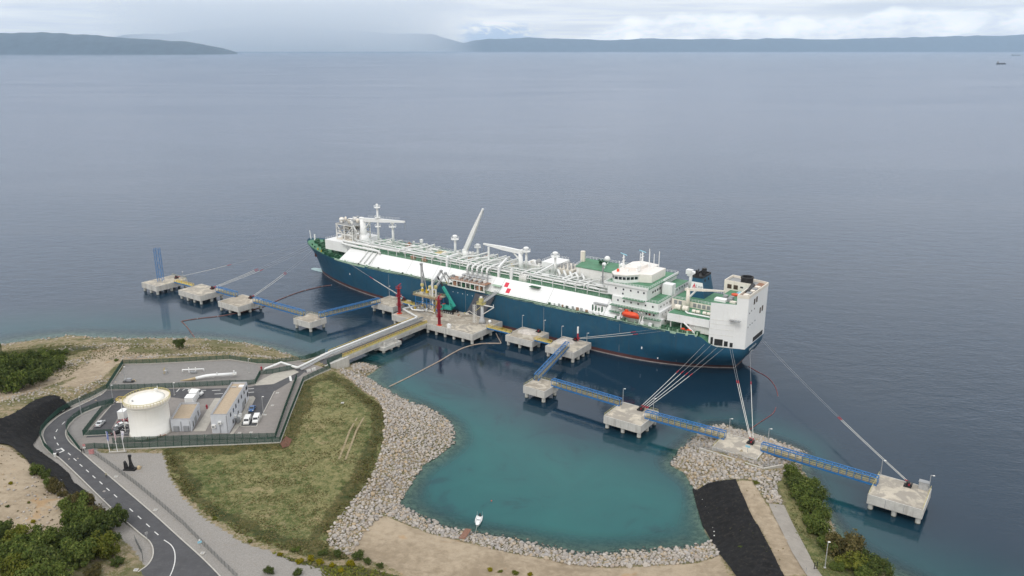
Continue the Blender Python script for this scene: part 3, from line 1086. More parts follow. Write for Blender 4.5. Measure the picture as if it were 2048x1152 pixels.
# catwalk along the pipes
mb = MB()
mb.bar(S(-160, 5.9, 26.7), S(0, 5.9, 26.7), 1.3, 0.12)
mb.build('catwalk', M['pipe'], ship)
srail('catwalk_railing', [(-160, 6.5, 26.7), (0, 6.5, 26.7)], 1.1, M['pipe'], 2.6)
srail('catwalk_railing', [(-160, 5.3, 26.7), (0, 5.3, 26.7)], 1.1, M['pipe'], 2.6)
# cross pipes between the tanks
for s, z_, r_, t1 in ((-152, 26.9, .4, -6), (-148, 26.2, .35, -8), (-128, 27, .45, -7), (-124.5, 26.4, .4, -9), (-104, 26.6, .35, -8), (-88, 27.4, .5, -10), (-84, 26.9, .4, -10), (-80, 27.6, .4, -9), (-76, 27.0, .45, -11), (-71, 27.8, .4, -8), (-66, 27.2, .5, -10),
                    (-61, 26.9, .4, -9), (-47, 27, .45, -6), (-43, 26.3, .35, -4), (-22, 27.2, .45, -2), (-17, 26.6, .4, 0), (-12, 27, .4, 2)):
    b_ = random.uniform(4, 9)
    MB().tube([S(s, 12.4, 25.4), S(s, 12.4, z_ + .2), S(s + .1, 4, z_ + .2), S(s + b_ * .4, 1, z_ + .2), S(s + b_ * .4, t1, z_), S(s + b_ * .4, t1 - .2, 24)], r_, 6).build('cross_pipe', M['pipe'], ship, True)
for k in range(54):
    s = random.uniform(-160, -5)
    t_ = random.uniform(-12, 4)
    l_ = random.uniform(4, 14)
    MB().tube([S(s, t_, 24), S(s, t_, 25 + random.random()), S(s + l_, t_, 25.2), S(s + l_, t_ - random.uniform(1, 4), 25.2), S(s + l_, t_ - 4, 24)], random.uniform(.14, .28), 6).build('deck_pipe', M['pipe'], ship, True)
fit = [(-150, -3, 3.4, 2.6, 1.8, 'white2'), (-139, -7, 3.2, 2.4, 1.5, 'rust'), (-134, -2, 2.6, 2.2, 1.4, 'rust'), (-121, -5, 3.0, 2.4, 1.3, 'white2'), (-108, -2, 3.0, 2.2, 1.6, 'cream'), (-101, -4, 5.2, 3.2, 2.2, 'white2'), (-94, -8, 4.5, 3.0, 2.4, 'white2'),
       (-90, -2, 2.5, 2.0, 1.6, 'rust'), (-85, -9, 3.6, 2.6, 1.6, 'rust'), (-79, -2, 4.0, 2.6, 1.9, 'steel'), (-74, -8, 3.0, 3.0, 1.4, 'white2'), (-70, -3, 3.6, 2.4, 1.6, 'grey'), (-66, -8, 3.0, 3.0, 2.0, 'white2'),
       (-63, -1, 2.6, 1.8, 1.6, 'yellow'), (-57, -1, 2.2, 1.6, 1.2, 'gdark'), (-42, 2, 5.0, 1.6, 1.0, 'gdark'), (-31, 1, 3.2, 2.0, 2.0, 'steel'), (-27, 3, 3.2, 2.0, 1.6, 'white2'), (-20, -1, 3.6, 2.6, 2.2, 'steel'), (-15, 3, 3.2, 2.2, 2.0, 'white2'),
       (-9, 5, 3.4, 2.2, 2.0, 'steel'), (-3, 8, 3.0, 3.0, 2.4, 'white2'), (-46, 12.3, 4.2, 2.2, 2.6, 'white2'), (-118, 12.4, 2.6, 1.6, 1.8, 'rust'), (-110, 12.4, 3.0, 1.6, 1.6, 'rust')]
for s, t_, a, b, h, mm in fit:
    z0 = 23.3 + (14 - abs(t_)) / 14 * .7
    p = MB().box((s, -t_, z0 + h / 2), (a, b, h)).build('deck_machinery', M[mm], ship)
    MB().lathe([(b * .28, 0), (b * .28, .7), (b * .12, 1.0)], (s + a * .15, -t_, z0 + h), 8).build('vent_cap', M[mm], p)
for k in range(70):
    s = random.uniform(-162, -4)
    t_ = random.uniform(-12.5, 6)
    h = random.uniform(0.8, 2.4)
    mb = MB().lathe([(.35, 0), (.35, h * .7), (.6, h * .72), (.6, h)], S(s, t_, 23.6), 8)
    mb.build('deck_valve', M[random.choice(['white2', 'steel', 'pipe', 'gdark'])], ship)
for c in ((-112.7, -3.9),):
    MB().lathe([(0.3, 0), (3.0, .05), (3.0, .12)], S(c[0], c[1], 24.15), 20).build('winching_circle', M['yellow'], ship)
# green ladders platform on the slope
MB().box((-37.0, -15.6, 22.6), (5.5, 3.0, 0.2)).build('slope_platform', M['gdark'], ship)
MB().box((-57.8, -18.6, 20.4), (5.0, 2.2, 0.2)).build('slope_platform', M['gpale'], ship)
MB().box((-0.5, -16.2, 21.2), (7, 3.0, 0.25)).build('slope_platform', M['steel'], ship)
# bent pipes running down the forward slope
for k, s in enumerate((-150.5, -147, -143.5)):
    MB().tube([S(s - 6, 12.5, 25.4), S(s, 13.6, 24.8), S(s + .3, 14.6, 23.4), S(s - 1.0, 20.0, 18.0)], 0.32, 6).build('slope_pipe', M['pipe'], ship, True)
MB().tube([S(-172, 12, 25.2), S(-170.5, 14.4, 25.2), S(-166, 14.6, 25.0), S(-142, 14.4, 24.7), S(-140.5, 14.6, 23.6)], 0.7, 8).build('slope_pipe', M['pipe'], ship, True)
MB().tube([S(-174, 10, 26.2), S(-171, 12.6, 26.2), S(-166, 12.7, 26.2), S(-128, 12.7, 26.2)], 0.6, 8).build('slope_pipe', M['pipe'], ship, True)


# ---- vent masts
def vent_mast(s, t, z0, h, r, plats, capr, label=None):
    pole = MB().cone(S(s, t, z0), S(s, t, z0 + h), r, r * 0.72, 10).build('vent_mast', M['white'], ship, True)
    for ph, pr in plats:
        p = MB().lathe([(pr, 0), (pr, .25)], S(s, t, z0 + ph), 12).build('mast_platform', M['white'], pole)
        mb = MB()
        for k in range(10):
            a = k * math.tau / 10
            q = S(s, t, z0 + ph + .25) + Vector((math.cos(a) * pr * .97, math.sin(a) * pr * .97, 0))
            mb.bar(q, q + Vector((0, 0, 1.0)), .07)
            a2 = (k + 1) * math.tau / 10
            q2 = S(s, t, z0 + ph + 1.25) + Vector((math.cos(a2) * pr * .97, math.sin(a2) * pr * .97, 0))
            mb.bar(q + Vector((0, 0, 1.0)), q2, .07)
        mb.build('mast_railing', M['white'], pole)['kind'] = 'stuff'
    MB().lathe([(capr * .5, 0), (capr * .9, .3), (capr * .9, 1.0), (capr * .5, 1.3)], S(s, t, z0 + h - .3), 10).build('vent_cap', M['white'], pole)
    mb = MB()
    for q in (-.25, .25):
        mb.bar(S(s + r + .3, t + q, z0), S(s + r + .1, t + q, z0 + h * .92), .06)
    for k in range(int(h / .9)):
        mb.bar(S(s + r + .28, t - .25, z0 + k * .9), S(s + r + .28, t + .25, z0 + k * .9), .05)
    mb.build('mast_ladder', M['white2'], pole)['kind'] = 'stuff'


vent_mast(-153.8, 2, 23.8, 23.2, 0.62, [(22.0, 1.8), (16.2, 1.6), (11.0, 1.7)], 0.8)
vent_mast(-144.3, 0, 23.9, 13.5, 0.68, [(11.6, 2.1)], 1.2)
vent_mast(-99.0, 0, 23.9, 12.0, 0.62, [(10.6, 2.1)], 1.4)
vent_mast(-90.0, -8, 23.6, 7.2, 0.7, [(6.2, 1.9)], 1.3)
vent_mast(-53.0, 0, 23.9, 12.0, 0.62, [(10.6, 2.2)], 1.5)
vent_mast(-35.8, 0, 23.9, 12.0, 0.62, [(10.6, 2.2)], 1.5)
vent_mast(-133.7, -12, 23.4, 3.2, 0.4, [(2.8, 1.0)], 0.8)


# ---- deck cranes
def deck_crane(base, ped, pivot, tip, w0, w1, m):
    p = MB().cone(base, pivot, ped[0], ped[1], 12).build('deck_crane', m, ship, True)
    d = (tip - pivot)
    dn = d.normalized()
    side = dn.cross(Vector((0, 0, 1))).normalized()
    upv = side.cross(dn).normalized()
    mb = MB()
    vs = []
    for q, w, h in ((pivot - dn * 1.5, w0, w0 * 1.3), (pivot + d * .45, w0 * .95, w0 * 1.25), (tip, w1, w1)):
        for a, b in ((-1, -1), (1, -1), (1, 1), (-1, 1)):
            vs.append(q + side * (a * w / 2) + upv * (b * h / 2))
    fs = [(3, 2, 1, 0), (8, 9, 10, 11)]
    for j in (0, 4):
        fs += [(j + i, j + (i + 1) % 4, j + 4 + (i + 1) % 4, j + 4 + i) for i in range(4)]
    mb.add(vs, fs).build('crane_boom', m, p)
    MB().box(pivot + Vector((0, 0, w0 * .3)) - dn * w0 * .5, (w0 * 1.3, w0 * 1.3, w0)).build('crane_house', m, p)
    MB().bar(lerp(base, pivot, .55), pivot + d * .22 - Vector((0, 0, .3)), .45, n=8).build('luffing_cylinder', M['pipe'], p)
    MB().bar(tip, tip - Vector((0, 0, 4.5)), .12, n=6).build('crane_hook', M['grey'], p)
    return p


c1 = deck_crane(S(-165.5, 2, 23.0), (2.6, 1.5), S(-166, 2, 37.5), S(-133, 2, 40.2), 1.6, 0.9, M['white'])
MB().lathe([(4.0, 0), (3.2, 2.5), (2.5, 5.5)], S(-165.5, 2, 23.2), 12).build('crane_foot', M['white'], c1, True)
srail('boom_walkway', [(-160, 3.2, 39.7), (-136, 3.2, 41.3)], 1.0, M['pipe'], 2.4, c1)
deck_crane(S(-94.5, -3, 23.8), (1.7, 1.4), S(-94.5, -3, 28.5), S(-82.2, -3, 52.5), 1.7, 0.8, M['white'])
deck_crane(S(-54.6, 2, 23.8), (1.3, 1.0), S(-55.2, 2, 34.4), S(-78.3, 2, 35.4), 1.5, 0.7, M['white'])
MB().bar(S(-75.0, 2, 24), S(-75.0, 2, 34.3), 0.8).build('boom_rest', M['white'], ship)
c4 = deck_crane(S(36.6, 6.0, 22.5), (0.9, 0.8), S(36.4, 6.0, 31.8), S(52.5, 6.0, 33.9), 0.8, 0.5, M['cream'])
deck_crane(S(29.6, -13.0, 26), (1.0, 0.9), S(29.6, -13.0, 33.5), S(32.5, -13.0, 33.0), 2.0, 1.6, M['white'])

# ---- forward house and regasification module
sbox('forward_house', -186.5, -168.5, -13, 13, 19.6, 25.2, M['white'])
srail('forward_house_railing', [(-186.3, 12.8, 25.2), (-186.3, -12.8, 25.2)], 1.1)
srail('forward_house_railing', [(-186.3, -12.8, 25.2), (-168.7, -12.8, 25.2)], 1.1)
for s, t_ in ((-184, 10), (-184, -10), (-171, 10), (-171, -10), (-177, 11)):
    MB().bar(S(s, t_, 17), S(s, t_, 19.7), .8).build('house_leg', M['gdark'], ship)
mod = MB().box(S(-175, 1, 25.45), (13.5, 15, .3)).build('regas_module', M['cream'], ship)
for s in (-181.5, -175, -168.5):
    for t_ in (8, 1, -6):
        MB().bar(S(s, t_, 25.4), S(s, t_, 34.6), .55).build('module_column', M['white2'], mod)
for z_ in (28.6, 34.2):
    for t_ in (8, -6):
        MB().bar(S(-182, t_, z_), S(-168, t_, z_), .5).build('module_beam', M['white2'], mod)
    for s in (-181.5, -175, -168.5):
        MB().bar(S(s, 8.2, z_), S(s, -6.2, z_), .45).build('module_beam', M['white2'], mod)
for a, b in (((-181.3, 8, 33.8), (-177, 8, 28.8)), ((-168.7, 8, 33.8), (-173, 8, 28.8)), ((-168.5, 8, 33.8), (-168.5, 2, 28.8))):
    MB().bar(S(*a), S(*b), .36).build('module_brace', M['white2'], mod)
MB().box(S(-175, 1, 31.4), (13.6, 14.6, .15)).build('module_deck', M['grey'], mod)
MB().box(S(-175, 1, 34.6), (13.6, 14.6, .15)).build('module_deck', M['grey'], mod)
for k, (s, t_, z_, r_, h) in enumerate(((-180, 5, 34.7, 1.4, 3.0), (-176, -2, 34.7, 1.2, 2.4), (-173, 5, 34.7, .9, 2.2), (-171, 1, 34.7, 1.0, 2.6), (-178, 0, 28.8, 1.3, 5.5), (-173, 3, 28.8, 1.2, 5.0), (-170.5, -3, 28.8, 1.1, 5), (-179, 5.5, 25.6, 1.0, 2.8), (-172, 6, 25.6, 1.1, 2.6), (-181, 1, 34.7, .7, 2.6), (-178, 7, 34.7, .7, 1.8), (-170, 6.5, 34.7, .6, 2.0), (-176, 6, 31.5, 1.0, 2.6), (-180, 7, 28.8, .8, 2.4), (-171, 7, 28.8, .9, 2.4))):
    MB().lathe([(r_ * .5, 0), (r_, .5), (r_, h - .5), (r_ * .4, h)], S(s, t_, z_), 10).build('process_vessel', M['white2' if k % 3 else 'cream'], mod, True)
for k in range(34):
    s = random.uniform(-181, -169)
    t_ = random.uniform(-5, 7.6)
    z_ = random.choice((29, 31.7, 34.9, 36))
    MB().tube([S(s, t_, z_ - 1), S(s, t_, z_ + 1), S(s + random.uniform(-3, 3), t_, z_ + 1), S(s, t_ + random.uniform(-3, 3), z_ + 1.1), S(s, t_, z_ - 1)], random.uniform(.15, .35), 6).build('process_pipe', M['pipe' if k % 2 else 'cream'], mod, True)
for k, (s, t_) in enumerate(((-178, 7), (-174.5, 3), (-172, -3))):
    MB().box(S(s, t_, 37.2), (2.4, 1.6, .3)).build('module_canopy', M['white'], mod)
for k in range(3):
    MB().tube([S(-167.6 + k * .9, 8, 35 - k), S(-166.8 + k * .9, 8.2, 34 - k), S(-166.8 + k * .9, 8.2, 27), S(-165 + k, 8.2, 26.4), S(-150, 8.2 + k * .7, 26.4)], .32, 6).build('module_pipe', M['pipe'], mod, True)
# forecastle machinery
for s, t_, a, b, h in ((-206, 2, 3, 2, 1.6), (-203, -3, 3, 2.4, 1.8), (-199, 5, 3.5, 2.4, 2.0), (-198, -5, 3.4, 2.2, 1.7), (-193, 8, 3.2, 2.4, 1.9), (-192, 2, 3.8, 2.6, 2.2), (-189, 11.5, 3.0, 2.0, 1.8), (-183, 15, 3.4, 2, 1.7), (-178, 16, 3.0, 2.2, 2.0), (-173, 16.5, 2.6, 2, 1.6), (-209, -1, 1.6, 1.6, 1.2), (-201, 1, 1.4, 1.4, 1.3), (-188, -8, 3, 2, 2)):
    w_ = MB().box(S(s, t_, zdeck(s) - .7 + h * .35), (a, b, h * .7)).build('mooring_winch', M['gdark'], ship)
    MB().bar(S(s - a * .3, t_ - b * .7, zdeck(s) - .4 + h * .6), S(s - a * .3, t_ + b * .7, zdeck(s) - .4 + h * .6), .7, n=10).build('winch_drum', M['gdark'], w_)
for s, t_ in ((-205, 7), (-200, 9.5), (-195, 11.5), (-190, 13.4), (-185, 15), (-180, 16.6)):
    MB().lathe([(.45, 0), (.35, .8), (.5, 1.0)], S(s, t_, zdeck(s) - .75), 8).build('bollard', M['yellow' if s > -198 and s < -188 else 'gdark'], ship)
MB().bar(S(-214, 0, 19), S(-214.8, 0, 24.5), .22, n=6).build('jack_staff', M['white'], ship)
MB().bar(S(-210.5, 0, 18.5), S(-210.5, 0, 22.5), .5, n=8).build('bow_light_mast', M['white'], ship)
for t_ in (-10.6, 10.6):
    MB().box(S(-199.5, math.copysign(breadth(-199.5, 13) + .1, t_), 13), (1.8, .7, 2.0), math.copysign(.6, t_)).build('anchor', M['boot'], ship)

# ---- loading manifold on the shore side
man = MB().box(S(-73.5, 20.2, 20.6), (23, 5.6, .3)).build('manifold_platform', M['rust'], ship)
srail('manifold_railing', [(-85, 23.0, 20.7), (-62, 23.0, 20.7)], 1.1, M['white2'], 1.4, man)
MB().bar(S(-85.5, 22.9, 17.2), S(-61.8, 22.9, 17.2), .45).build('manifold_beam', M['white2'], man)
MB().bar(S(-85.5, 22.9, 20.4), S(-61.8, 22.9, 20.4), .5).build('manifold_beam', M['white2'], man)
for s in np.linspace(-85, -62.4, 9):
    MB().bar(S(s, 22.9, 17.2), S(s, 22.9, 20.4), .4).build('manifold_post', M['white2'], man)
for s in (-81, -76, -70.5, -66):
    MB().box(S(s, 21.9, 18.5), (2.6, 1.6, 1.9)).build('manifold_locker', M['rust' if s < -78 or s > -68 else 'gdark'], man)
for k in range(5):
    s = -78.5 + k * 3.1
    MB().tube([S(s, 9.5, 26.6), S(s, 14.2, 26.8), S(s, 15.4, 26.2), S(s, 15.6, 23.0), S(s, 15.9, 21.6), S(s, 19.5, 21.6)], .55, 8).build('manifold_riser', M['pipe'], man, True)
    MB().lathe([(.4, 0), (1.0, .3), (1.0, .8), (.4, 1.1)], S(s, 18.5, 22.0), 10).build('manifold_valve', M['steel'], man)
    MB().bar(S(s, 19.5, 21.6), S(s, 22.2, 21.6), .5, n=8).build('manifold_spool', M['steel'], man)
    MB().bar(S(s + 1.5, 16.8, 20.8), S(s + 1.5, 16.8, 25.2), .3).build('manifold_frame', M['steel'], man)
for z_ in (22.8, 25.0):
    MB().bar(S(-79, 16.8, z_), S(-62.5, 16.8, z_), .28).build('manifold_frame', M['steel'], man)
for k in range(7):
    MB().box(S(-84 + k * 3.2 + random.uniform(-1, 1), random.uniform(17.5, 21.5), 21.4), (random.uniform(.8, 1.8), random.uniform(.7, 1.3), random.uniform(.8, 1.8))).build('manifold_equipment', M[random.choice(['steel', 'white2', 'grey', 'cream'])], man)
st = MB()
for k in range(12):
    st.box(S(-92.5 + k * .55, 17.5, 18.0 + k * .28), (.6, 1.4, .12))
st.bar(S(-93, 18.2, 18.4), S(-86, 18.2, 22.3), .12)
st.bar(S(-93, 18.2, 18.9), S(-86, 18.2, 22.8), .08)
st.build('manifold_stairs', M['white2'], man)['kind'] = 'stuff'
# gantry legs standing between the pipes
for s in (-93.5, -60.2, -52.5):
    MB().bar(S(s, 13.4, 23.3), S(s, 13.4, 28.6), 1.1).build('pipe_gantry', M['white'], ship)
MB().bar(S(-93.5, 13.2, 28.3), S(-93.5, 4, 28.3), .9).build('pipe_gantry', M['white'], ship)
MB().bar(S(-60.2, 13.2, 28.3), S(-66.5, -2, 28.3), 1.0).build('pipe_gantry', M['white'], ship)
MB().bar(S(-27, 8, 26), S(-22, -6, 29.4), .8).build('pipe_gantry', M['white'], ship)
MB().bar(S(-42, 7, 26.4), S(-38, -4, 29.8), .8).build('pipe_gantry', M['white'], ship)
for s in np.arange(-195, 50, 12.2):
    mb = MB()
    zs_ = np.linspace(2.2, 15.6, 6)
    for z0_, z1_ in zip(zs_[:-1], zs_[1:]):
        mb.bar(S(s, breadth(s, z0_) + .005, z0_), S(s, breadth(s, z1_) + .005, z1_), .07)
    mb.build('plate_seam', M['seam'], hull)
# fenders light row along the hull side below the manifold
for k in range(7):
    MB().box(S(-83 + k * 3.1, 21.75, 13.6), (.35, .12, .35)).build('hull_mark', M['white'], ship)
for s, z_ in ((-160, 10.0), (-108, 8.5), (23.0, 6.6), (30, 3.0)):
    MB().box(S(s, breadth(s, z_) + .03, z_), (.5, .1, 1.1)).build('draught_mark', M['white'], ship)
for s in (-128, -75, -28, 12, 38):
    MB().bar(S(s, breadth(s, 14) + .02, 15.5), S(s, breadth(s, 3) + .02, 2.5), .10).build('hull_weld_line', M['grey'], ship)

# ---- machinery houses on the trunk deck
sbox('motor_room', -57.5, -47.0, -13, -3.5, 23.6, 27.0, M['white2'])
MB().ball(S(-50, -7, 28.1), 1.6, 12).build('satellite_dome', M['grey'], ship, True)
for k in range(5):
    MB().box(S(-56 + k * 1.9, -5 - (k % 2) * 2, 27.5), (1.2, 1.0, 1.0)).build('roof_fan', M['cream' if k % 2 else 'white2'], ship)
sbox('cargo_machinery_room', -46.2, -36.6, -15, -4.0, 23.6, 29.6, M['white'])
srail('room_railing', [(-46, -4.2, 29.6), (-46, -14.8, 29.6)], 1.1)
srail('room_railing', [(-46, -14.8, 29.6), (-37, -14.8, 29.6)], 1.1)
sbox('cargo_machinery_annex', -36.0, -27.0, -14, -2.5, 23.6, 28.2, M['cream'])
mb = MB()
for k in range(16):
    mb.box(S(-36.0 + k * .55, -3.2 - (k % 4) * 2.6, 28.2 + random.uniform(.3, 1.0)), (.5, random.uniform(1, 2.2), random.uniform(.6, 1.8)))
mb.build('annex_equipment', M['steel'], ship)['kind'] = 'stuff'
for k in range(5):
    MB().tube([S(-34 + k * 3.4, -1, 24), S(-34 + k * 3.4, -1, 27.5), S(-33.2 + k * 3.4, 1.4, 28.4), S(-31 + k * 3.4, 3.2, 27.2), S(-31 + k * 3.4, 3.4, 24)], .62, 8).build('compressor_pipe', M['pipe'], ship, True)
# ---- accommodation
ACC = [('accommodation_tier', [(4.5, 18.3), (30, 18.3), (30, -18.3), (4.5, -18.3)], 16.3, 19.6), ('accommodation_tier', [(5, 17.3), (28.6, 17.3), (28.6, -17.3), (5, -17.3)], 19.6, 22.6),
       ('accommodation_tier', [(5, 16.6), (27.6, 16.6), (27.6, -16.6), (5, -16.6)], 22.6, 26.2), ('accommodation_tier', [(2.0, 15.6), (21.4, 15.6), (21.4, -15.6), (2.0, -15.6)], 26.2, 31.3)]
tiers = [sprism(n, p, z0, z1, M['white']) for n, p, z0, z1 in ACC]
for z_, t_, s1 in ((19.62, 18.2, 29.8), (22.62, 17.9, 28.4)):
    MB().box(S((5.2 + s1) / 2, t_ + .4, z_), (s1 - 5.2, 2.4, .18)).build('balcony_deck', M['gdeck'], ship)
    srail('balcony_railing', [(5.3, t_ + 1.5, z_), (s1, t_ + 1.5, z_)], 1.1, M['white'], 1.3, w=.08)
sprism('notch_deck', [(21.5, 16.4), (27.5, 16.4), (27.5, 0), (21.5, 0)], 26.15, 26.35, M['gdeck'])
srail('notch_railing', [(21.6, 16.4, 26.3), (27.4, 16.4, 26.3), (27.4, 3, 26.3)], 1.1, M['white'], 1.3, w=.08)
MB().box(S(16, 17.3, 26.3), (10.5, 2.2, .2)).build('balcony_deck', M['gdeck'], ship)
srail('balcony_railing', [(11, 18.3, 26.3), (21.3, 18.3, 26.3)], 1.1, M['white'], 1.3, w=.08)
sbox('stair_tower', 22.6, 27.3, -1.5, 2.4, 26.2, 31.2, M['white'])
sprism('aft_accommodation', [(21.2, 0), (27.5, 0), (27.5, -16), (21.2, -16)], 26.2, 29.0, M['white'])
sprism('aft_accommodation_roof', [(21.4, -1.6), (27.4, -1.6), (27.4, -15.8), (21.4, -15.8)], 29.0, 29.1, M['gdeck'])
# navigation deck: green with a white bulwark, and its forward extension on the far side
sprism('navigation_deck', [(0.5, 16.2), (22.2, 15.9), (22.2, -16), (-27.5, -16), (-24, 0.5), (0.5, 0.5)], 31.3, 31.55, M['gdeck'])
sprism('forward_far_house', [(-23.5, 0.2), (2, 0.2), (2, -15.5), (-27, -15.5)], 23.4, 31.3, M['white2'])
mb = MB()
mb.bar(S(0.5, 16.2, 31.6), S(22.2, 15.9, 31.6), .25, 1.0)
mb.bar(S(0.5, 0.5, 31.6), S(0.5, 16.2, 31.6), .25, 1.0)
mb.build('deck_bulwark', M['white'], ship)
srail('navigation_railing', [(2, 16, 32.0), (22.1, 15.8, 32.0)], .9, M['white'], 1.4, w=.08)
srail('navigation_railing', [(22.1, 15.8, 31.5), (22.1, -15.9, 31.5), (-27, -15.9, 31.5), (-24, .4, 31.5)], 1.2, M['white'], 1.8, w=.08)
MB().box(S(21.9, -8, 32.0), (.5, 15, 1.0)).build('deck_bulwark', M['white'], ship)
# portholes and windows of the shore side
for s, z_ in ((6.2, 29.6), (10, 29.6), (13.6, 29.6), (17.2, 29.6), (9.8, 27.6), (20, 29.6)):
    MB().box(S(s, 15.63, z_), (.7, .1, .8)).build('porthole', M['glass'], tiers[3])
for s in (8, 11, 14.5, 18, 21.5, 25):
    MB().box(S(s, 16.63, 24.5), (.7, .1, .8)).build('porthole', M['glass'], tiers[2])
    MB().box(S(s + 1, 17.33, 21.1), (.8, .1, .8)).build('porthole', M['glass'], tiers[1])
for z_, n0 in ((28, 5), (24.4, 9), (21.0, 8), (18.4, 7)):
    for k in range(n0):
        t_ = 14 - k * 3.1 if z_ < 26 else -2.5 - k * 2.8
        sx = {28: 27.53, 24.4: 27.63, 21.0: 28.63, 18.4: 30.03}[z_]
        MB().box(S(sx, t_, z_), (.1, .7, .8)).build('porthole', M['glass'], tiers[2] if z_ < 26 else tiers[3])
for k in range(4):
    MB().box(S(21.43, 9.5 - k * 2.4, 28.8), (.1, 1.4, 1.0)).build('aft_window', M['glass'], tiers[3])
MB().box(S(24.0, 17.38, 21.0), (.9, .12, .9)).build('red_sign', M['red'], ship)
# bridge
BR = [(1.6, 10.5), (4.2, 13.6), (9.4, 12.2), (13.2, 8.0), (13.2, -12), (4, -13.6), (1.2, -10)]
bridge = sprism('bridge', BR, 31.5, 35.0, M['white'])
def inset(poly, k):
    cx = sum(p[0] for p in poly) / len(poly)
    cy_ = sum(p[1] for p in poly) / len(poly)
    return [(cx + (p[0] - cx) * k, cy_ + (p[1] - cy_) * k) for p in poly]
sprism('bridge_roof', inset(BR, 1.05), 35.0, 35.3, M['bridge'], bridge)
sprism('roof_house', [(5, 5), (10.5, 4), (11, -6), (5, -6)], 35.3, 36.7, M['bridge'], bridge)
for k in range(9):
    MB().box(S(3.5 + (k * 3.7) % 9, 9 - k * 2.2, 35.9), (.9, .8, 1.2)).build('roof_locker', M['white' if k % 3 else 'orange'], bridge)
sprism('bridge_aft_house', [(13.2, 7.6), (18.6, 5.4), (18.6, -9), (13.2, -9)], 31.5, 35.2, M['bridge'], bridge)
for i in range(len(BR)):
    a, b = BR[i], BR[(i + 1) % len(BR)]
    if i == 3:
        continue
    d = Vector((b[0] - a[0], b[1] - a[1], 0))
    n = max(1, int(d.length / 1.55))
    nrm = Vector((d.y, -d.x, 0)).normalized()
    cen = Vector((7, 0, 0))
    mid_ = Vector(((a[0] + b[0]) / 2, (a[1] + b[1]) / 2, 0))
    if nrm.dot(mid_ - cen) < 0:
        nrm = -nrm
    for k in range(n):
        q = Vector((a[0], a[1], 0)) + d * ((k + .5) / n) + nrm * .04
        w_ = d.length / n * .78
        MB().box(S(q.x, q.y, 33.6), (w_, .12, 1.25), -math.atan2(d.y, d.x)).build('bridge_window', M['glass'], bridge)
# radar masts, domes, aerials
def mast_cross(s, t_, z0, h):
    m_ = MB().cone(S(s, t_, z0), S(s, t_, z0 + h), .55, .25, 8).build('radar_mast', M['white'], bridge)
    for k, (f, w_) in enumerate(((.55, 3.2), (.8, 2.4))):
        MB().bar(S(s, t_ - w_ / 2, z0 + h * f), S(s, t_ + w_ / 2, z0 + h * f), .25).build('mast_yard', M['white'], m_)
    MB().bar(S(s - 2.2, t_ - 1.2, z0 + h + .3), S(s + 2.2, t_ + 1.2, z0 + h + .3), .3, .35).build('radar_scanner', M['skyb'], m_)
mast_cross(2.5, 2, 35.3, 6.2)
mast_cross(9.5, -3, 37.6, 5.2)
for s, t_, h in ((12, -5, 6.6), (13.5, -7, 4.0), (10.5, -8.5, 4.4), (6, -8, 3.0), (14.5, 0, 3.4), (3.5, 8, 2.4), (16, -7, 5.5)):
    MB().bar(S(s, t_, 35.3), S(s, t_, 37.6 + h), .16, n=6).build('aerial', M['white'], bridge)
for s, t_, z_, r_ in ((-2.0, -6, 33.2, 1.5), (11.5, 4, 37.3, .9), (-11, -4.5, 32.7, 1.1), (-14, -13, 33.2, 1.5)):
    d_ = MB().ball(S(s, t_, z_ + .6), r_, 12).build('satellite_dome', M['white'], ship, True)
    MB().bar(S(s, t_, z_ - 1.7), S(s, t_, z_), .5, n=8).build('dome_stand', M['white'], d_)
gm = MB().box(S(-14.5, -9.5, 32.6), (3.2, 2.6, .8)).build('deck_gun_monitor', M['gdark'], ship)
for k in range(4):
    MB().bar(S(-15.8 + k * .9, -9.5 + (k % 2), 32.8), S(-15.8 + k * .9, -8 + (k % 2), 34.2), .5, n=8).build('monitor_pipe', M['gdark'], gm)
MB().bar(S(-7.5, 3, 24), S(-7.5, 3, 35.5), .35, n=6).build('signal_mast', M['grey'], ship)
for z_ in (27, 29.5):
    MB().box(S(-7.5, 3, z_), (1.6, 1.2, .2)).build('mast_shelf', M['grey'], ship)
MB().cone(S(-26, -10, 28.2), S(-26, -10, 36.6), 1.2, 1.2, 10).build('exhaust_stack', M['cream'], ship)

# ---- engine casing, low block, funnel
cas = sprism('engine_casing', [(28.4, 4.5), (50, 4.5), (50, -14), (28.4, -14)], 16.4, 26.0, M['cream'])
sprism('casing_deck', [(28.5, 4.4), (49.9, 4.4), (49.9, -13.9), (28.5, -13.9)], 26.0, 26.1, M['gdeck'], cas)
srail('casing_railing', [(28.6, 4.3, 26.1), (49.8, 4.3, 26.1)], 1.1, M['white'], 1.5, cas, w=.08)
srail('casing_railing', [(28.6, -13.8, 26.1), (49.8, -13.8, 26.1)], 1.1, M['white'], 1.8, cas, w=.08)
for s in (30.3, 32.4, 39.2, 41.3, 43.4, 45.5, 47.6):
    MB().box(S(s, 4.53, 24.6), (1.5, .12, 1.7)).build('louvre', M['grey'], cas)
low = sprism('side_house', [(32, 16.6), (50.6, 15.8), (50.6, 4.4), (32, 4.4)], 19.8, 23.2, M['white'])
sprism('side_house_deck', [(32.2, 16.4), (50.4, 15.6), (50.4, 4.5), (32.2, 4.5)], 23.2, 23.3, M['gdeck'], low)
for s in (33.2, 38, 44):
    MB().bar(S(s, 15.2, 16.3), S(s, 15.2, 19.9), .4).build('house_leg', M['white2'], low)
sprism('side_house_lower', [(41.5, 15.2), (51, 14.6), (51, 4.4), (41.5, 4.4)], 16.3, 19.8, M['white2'])
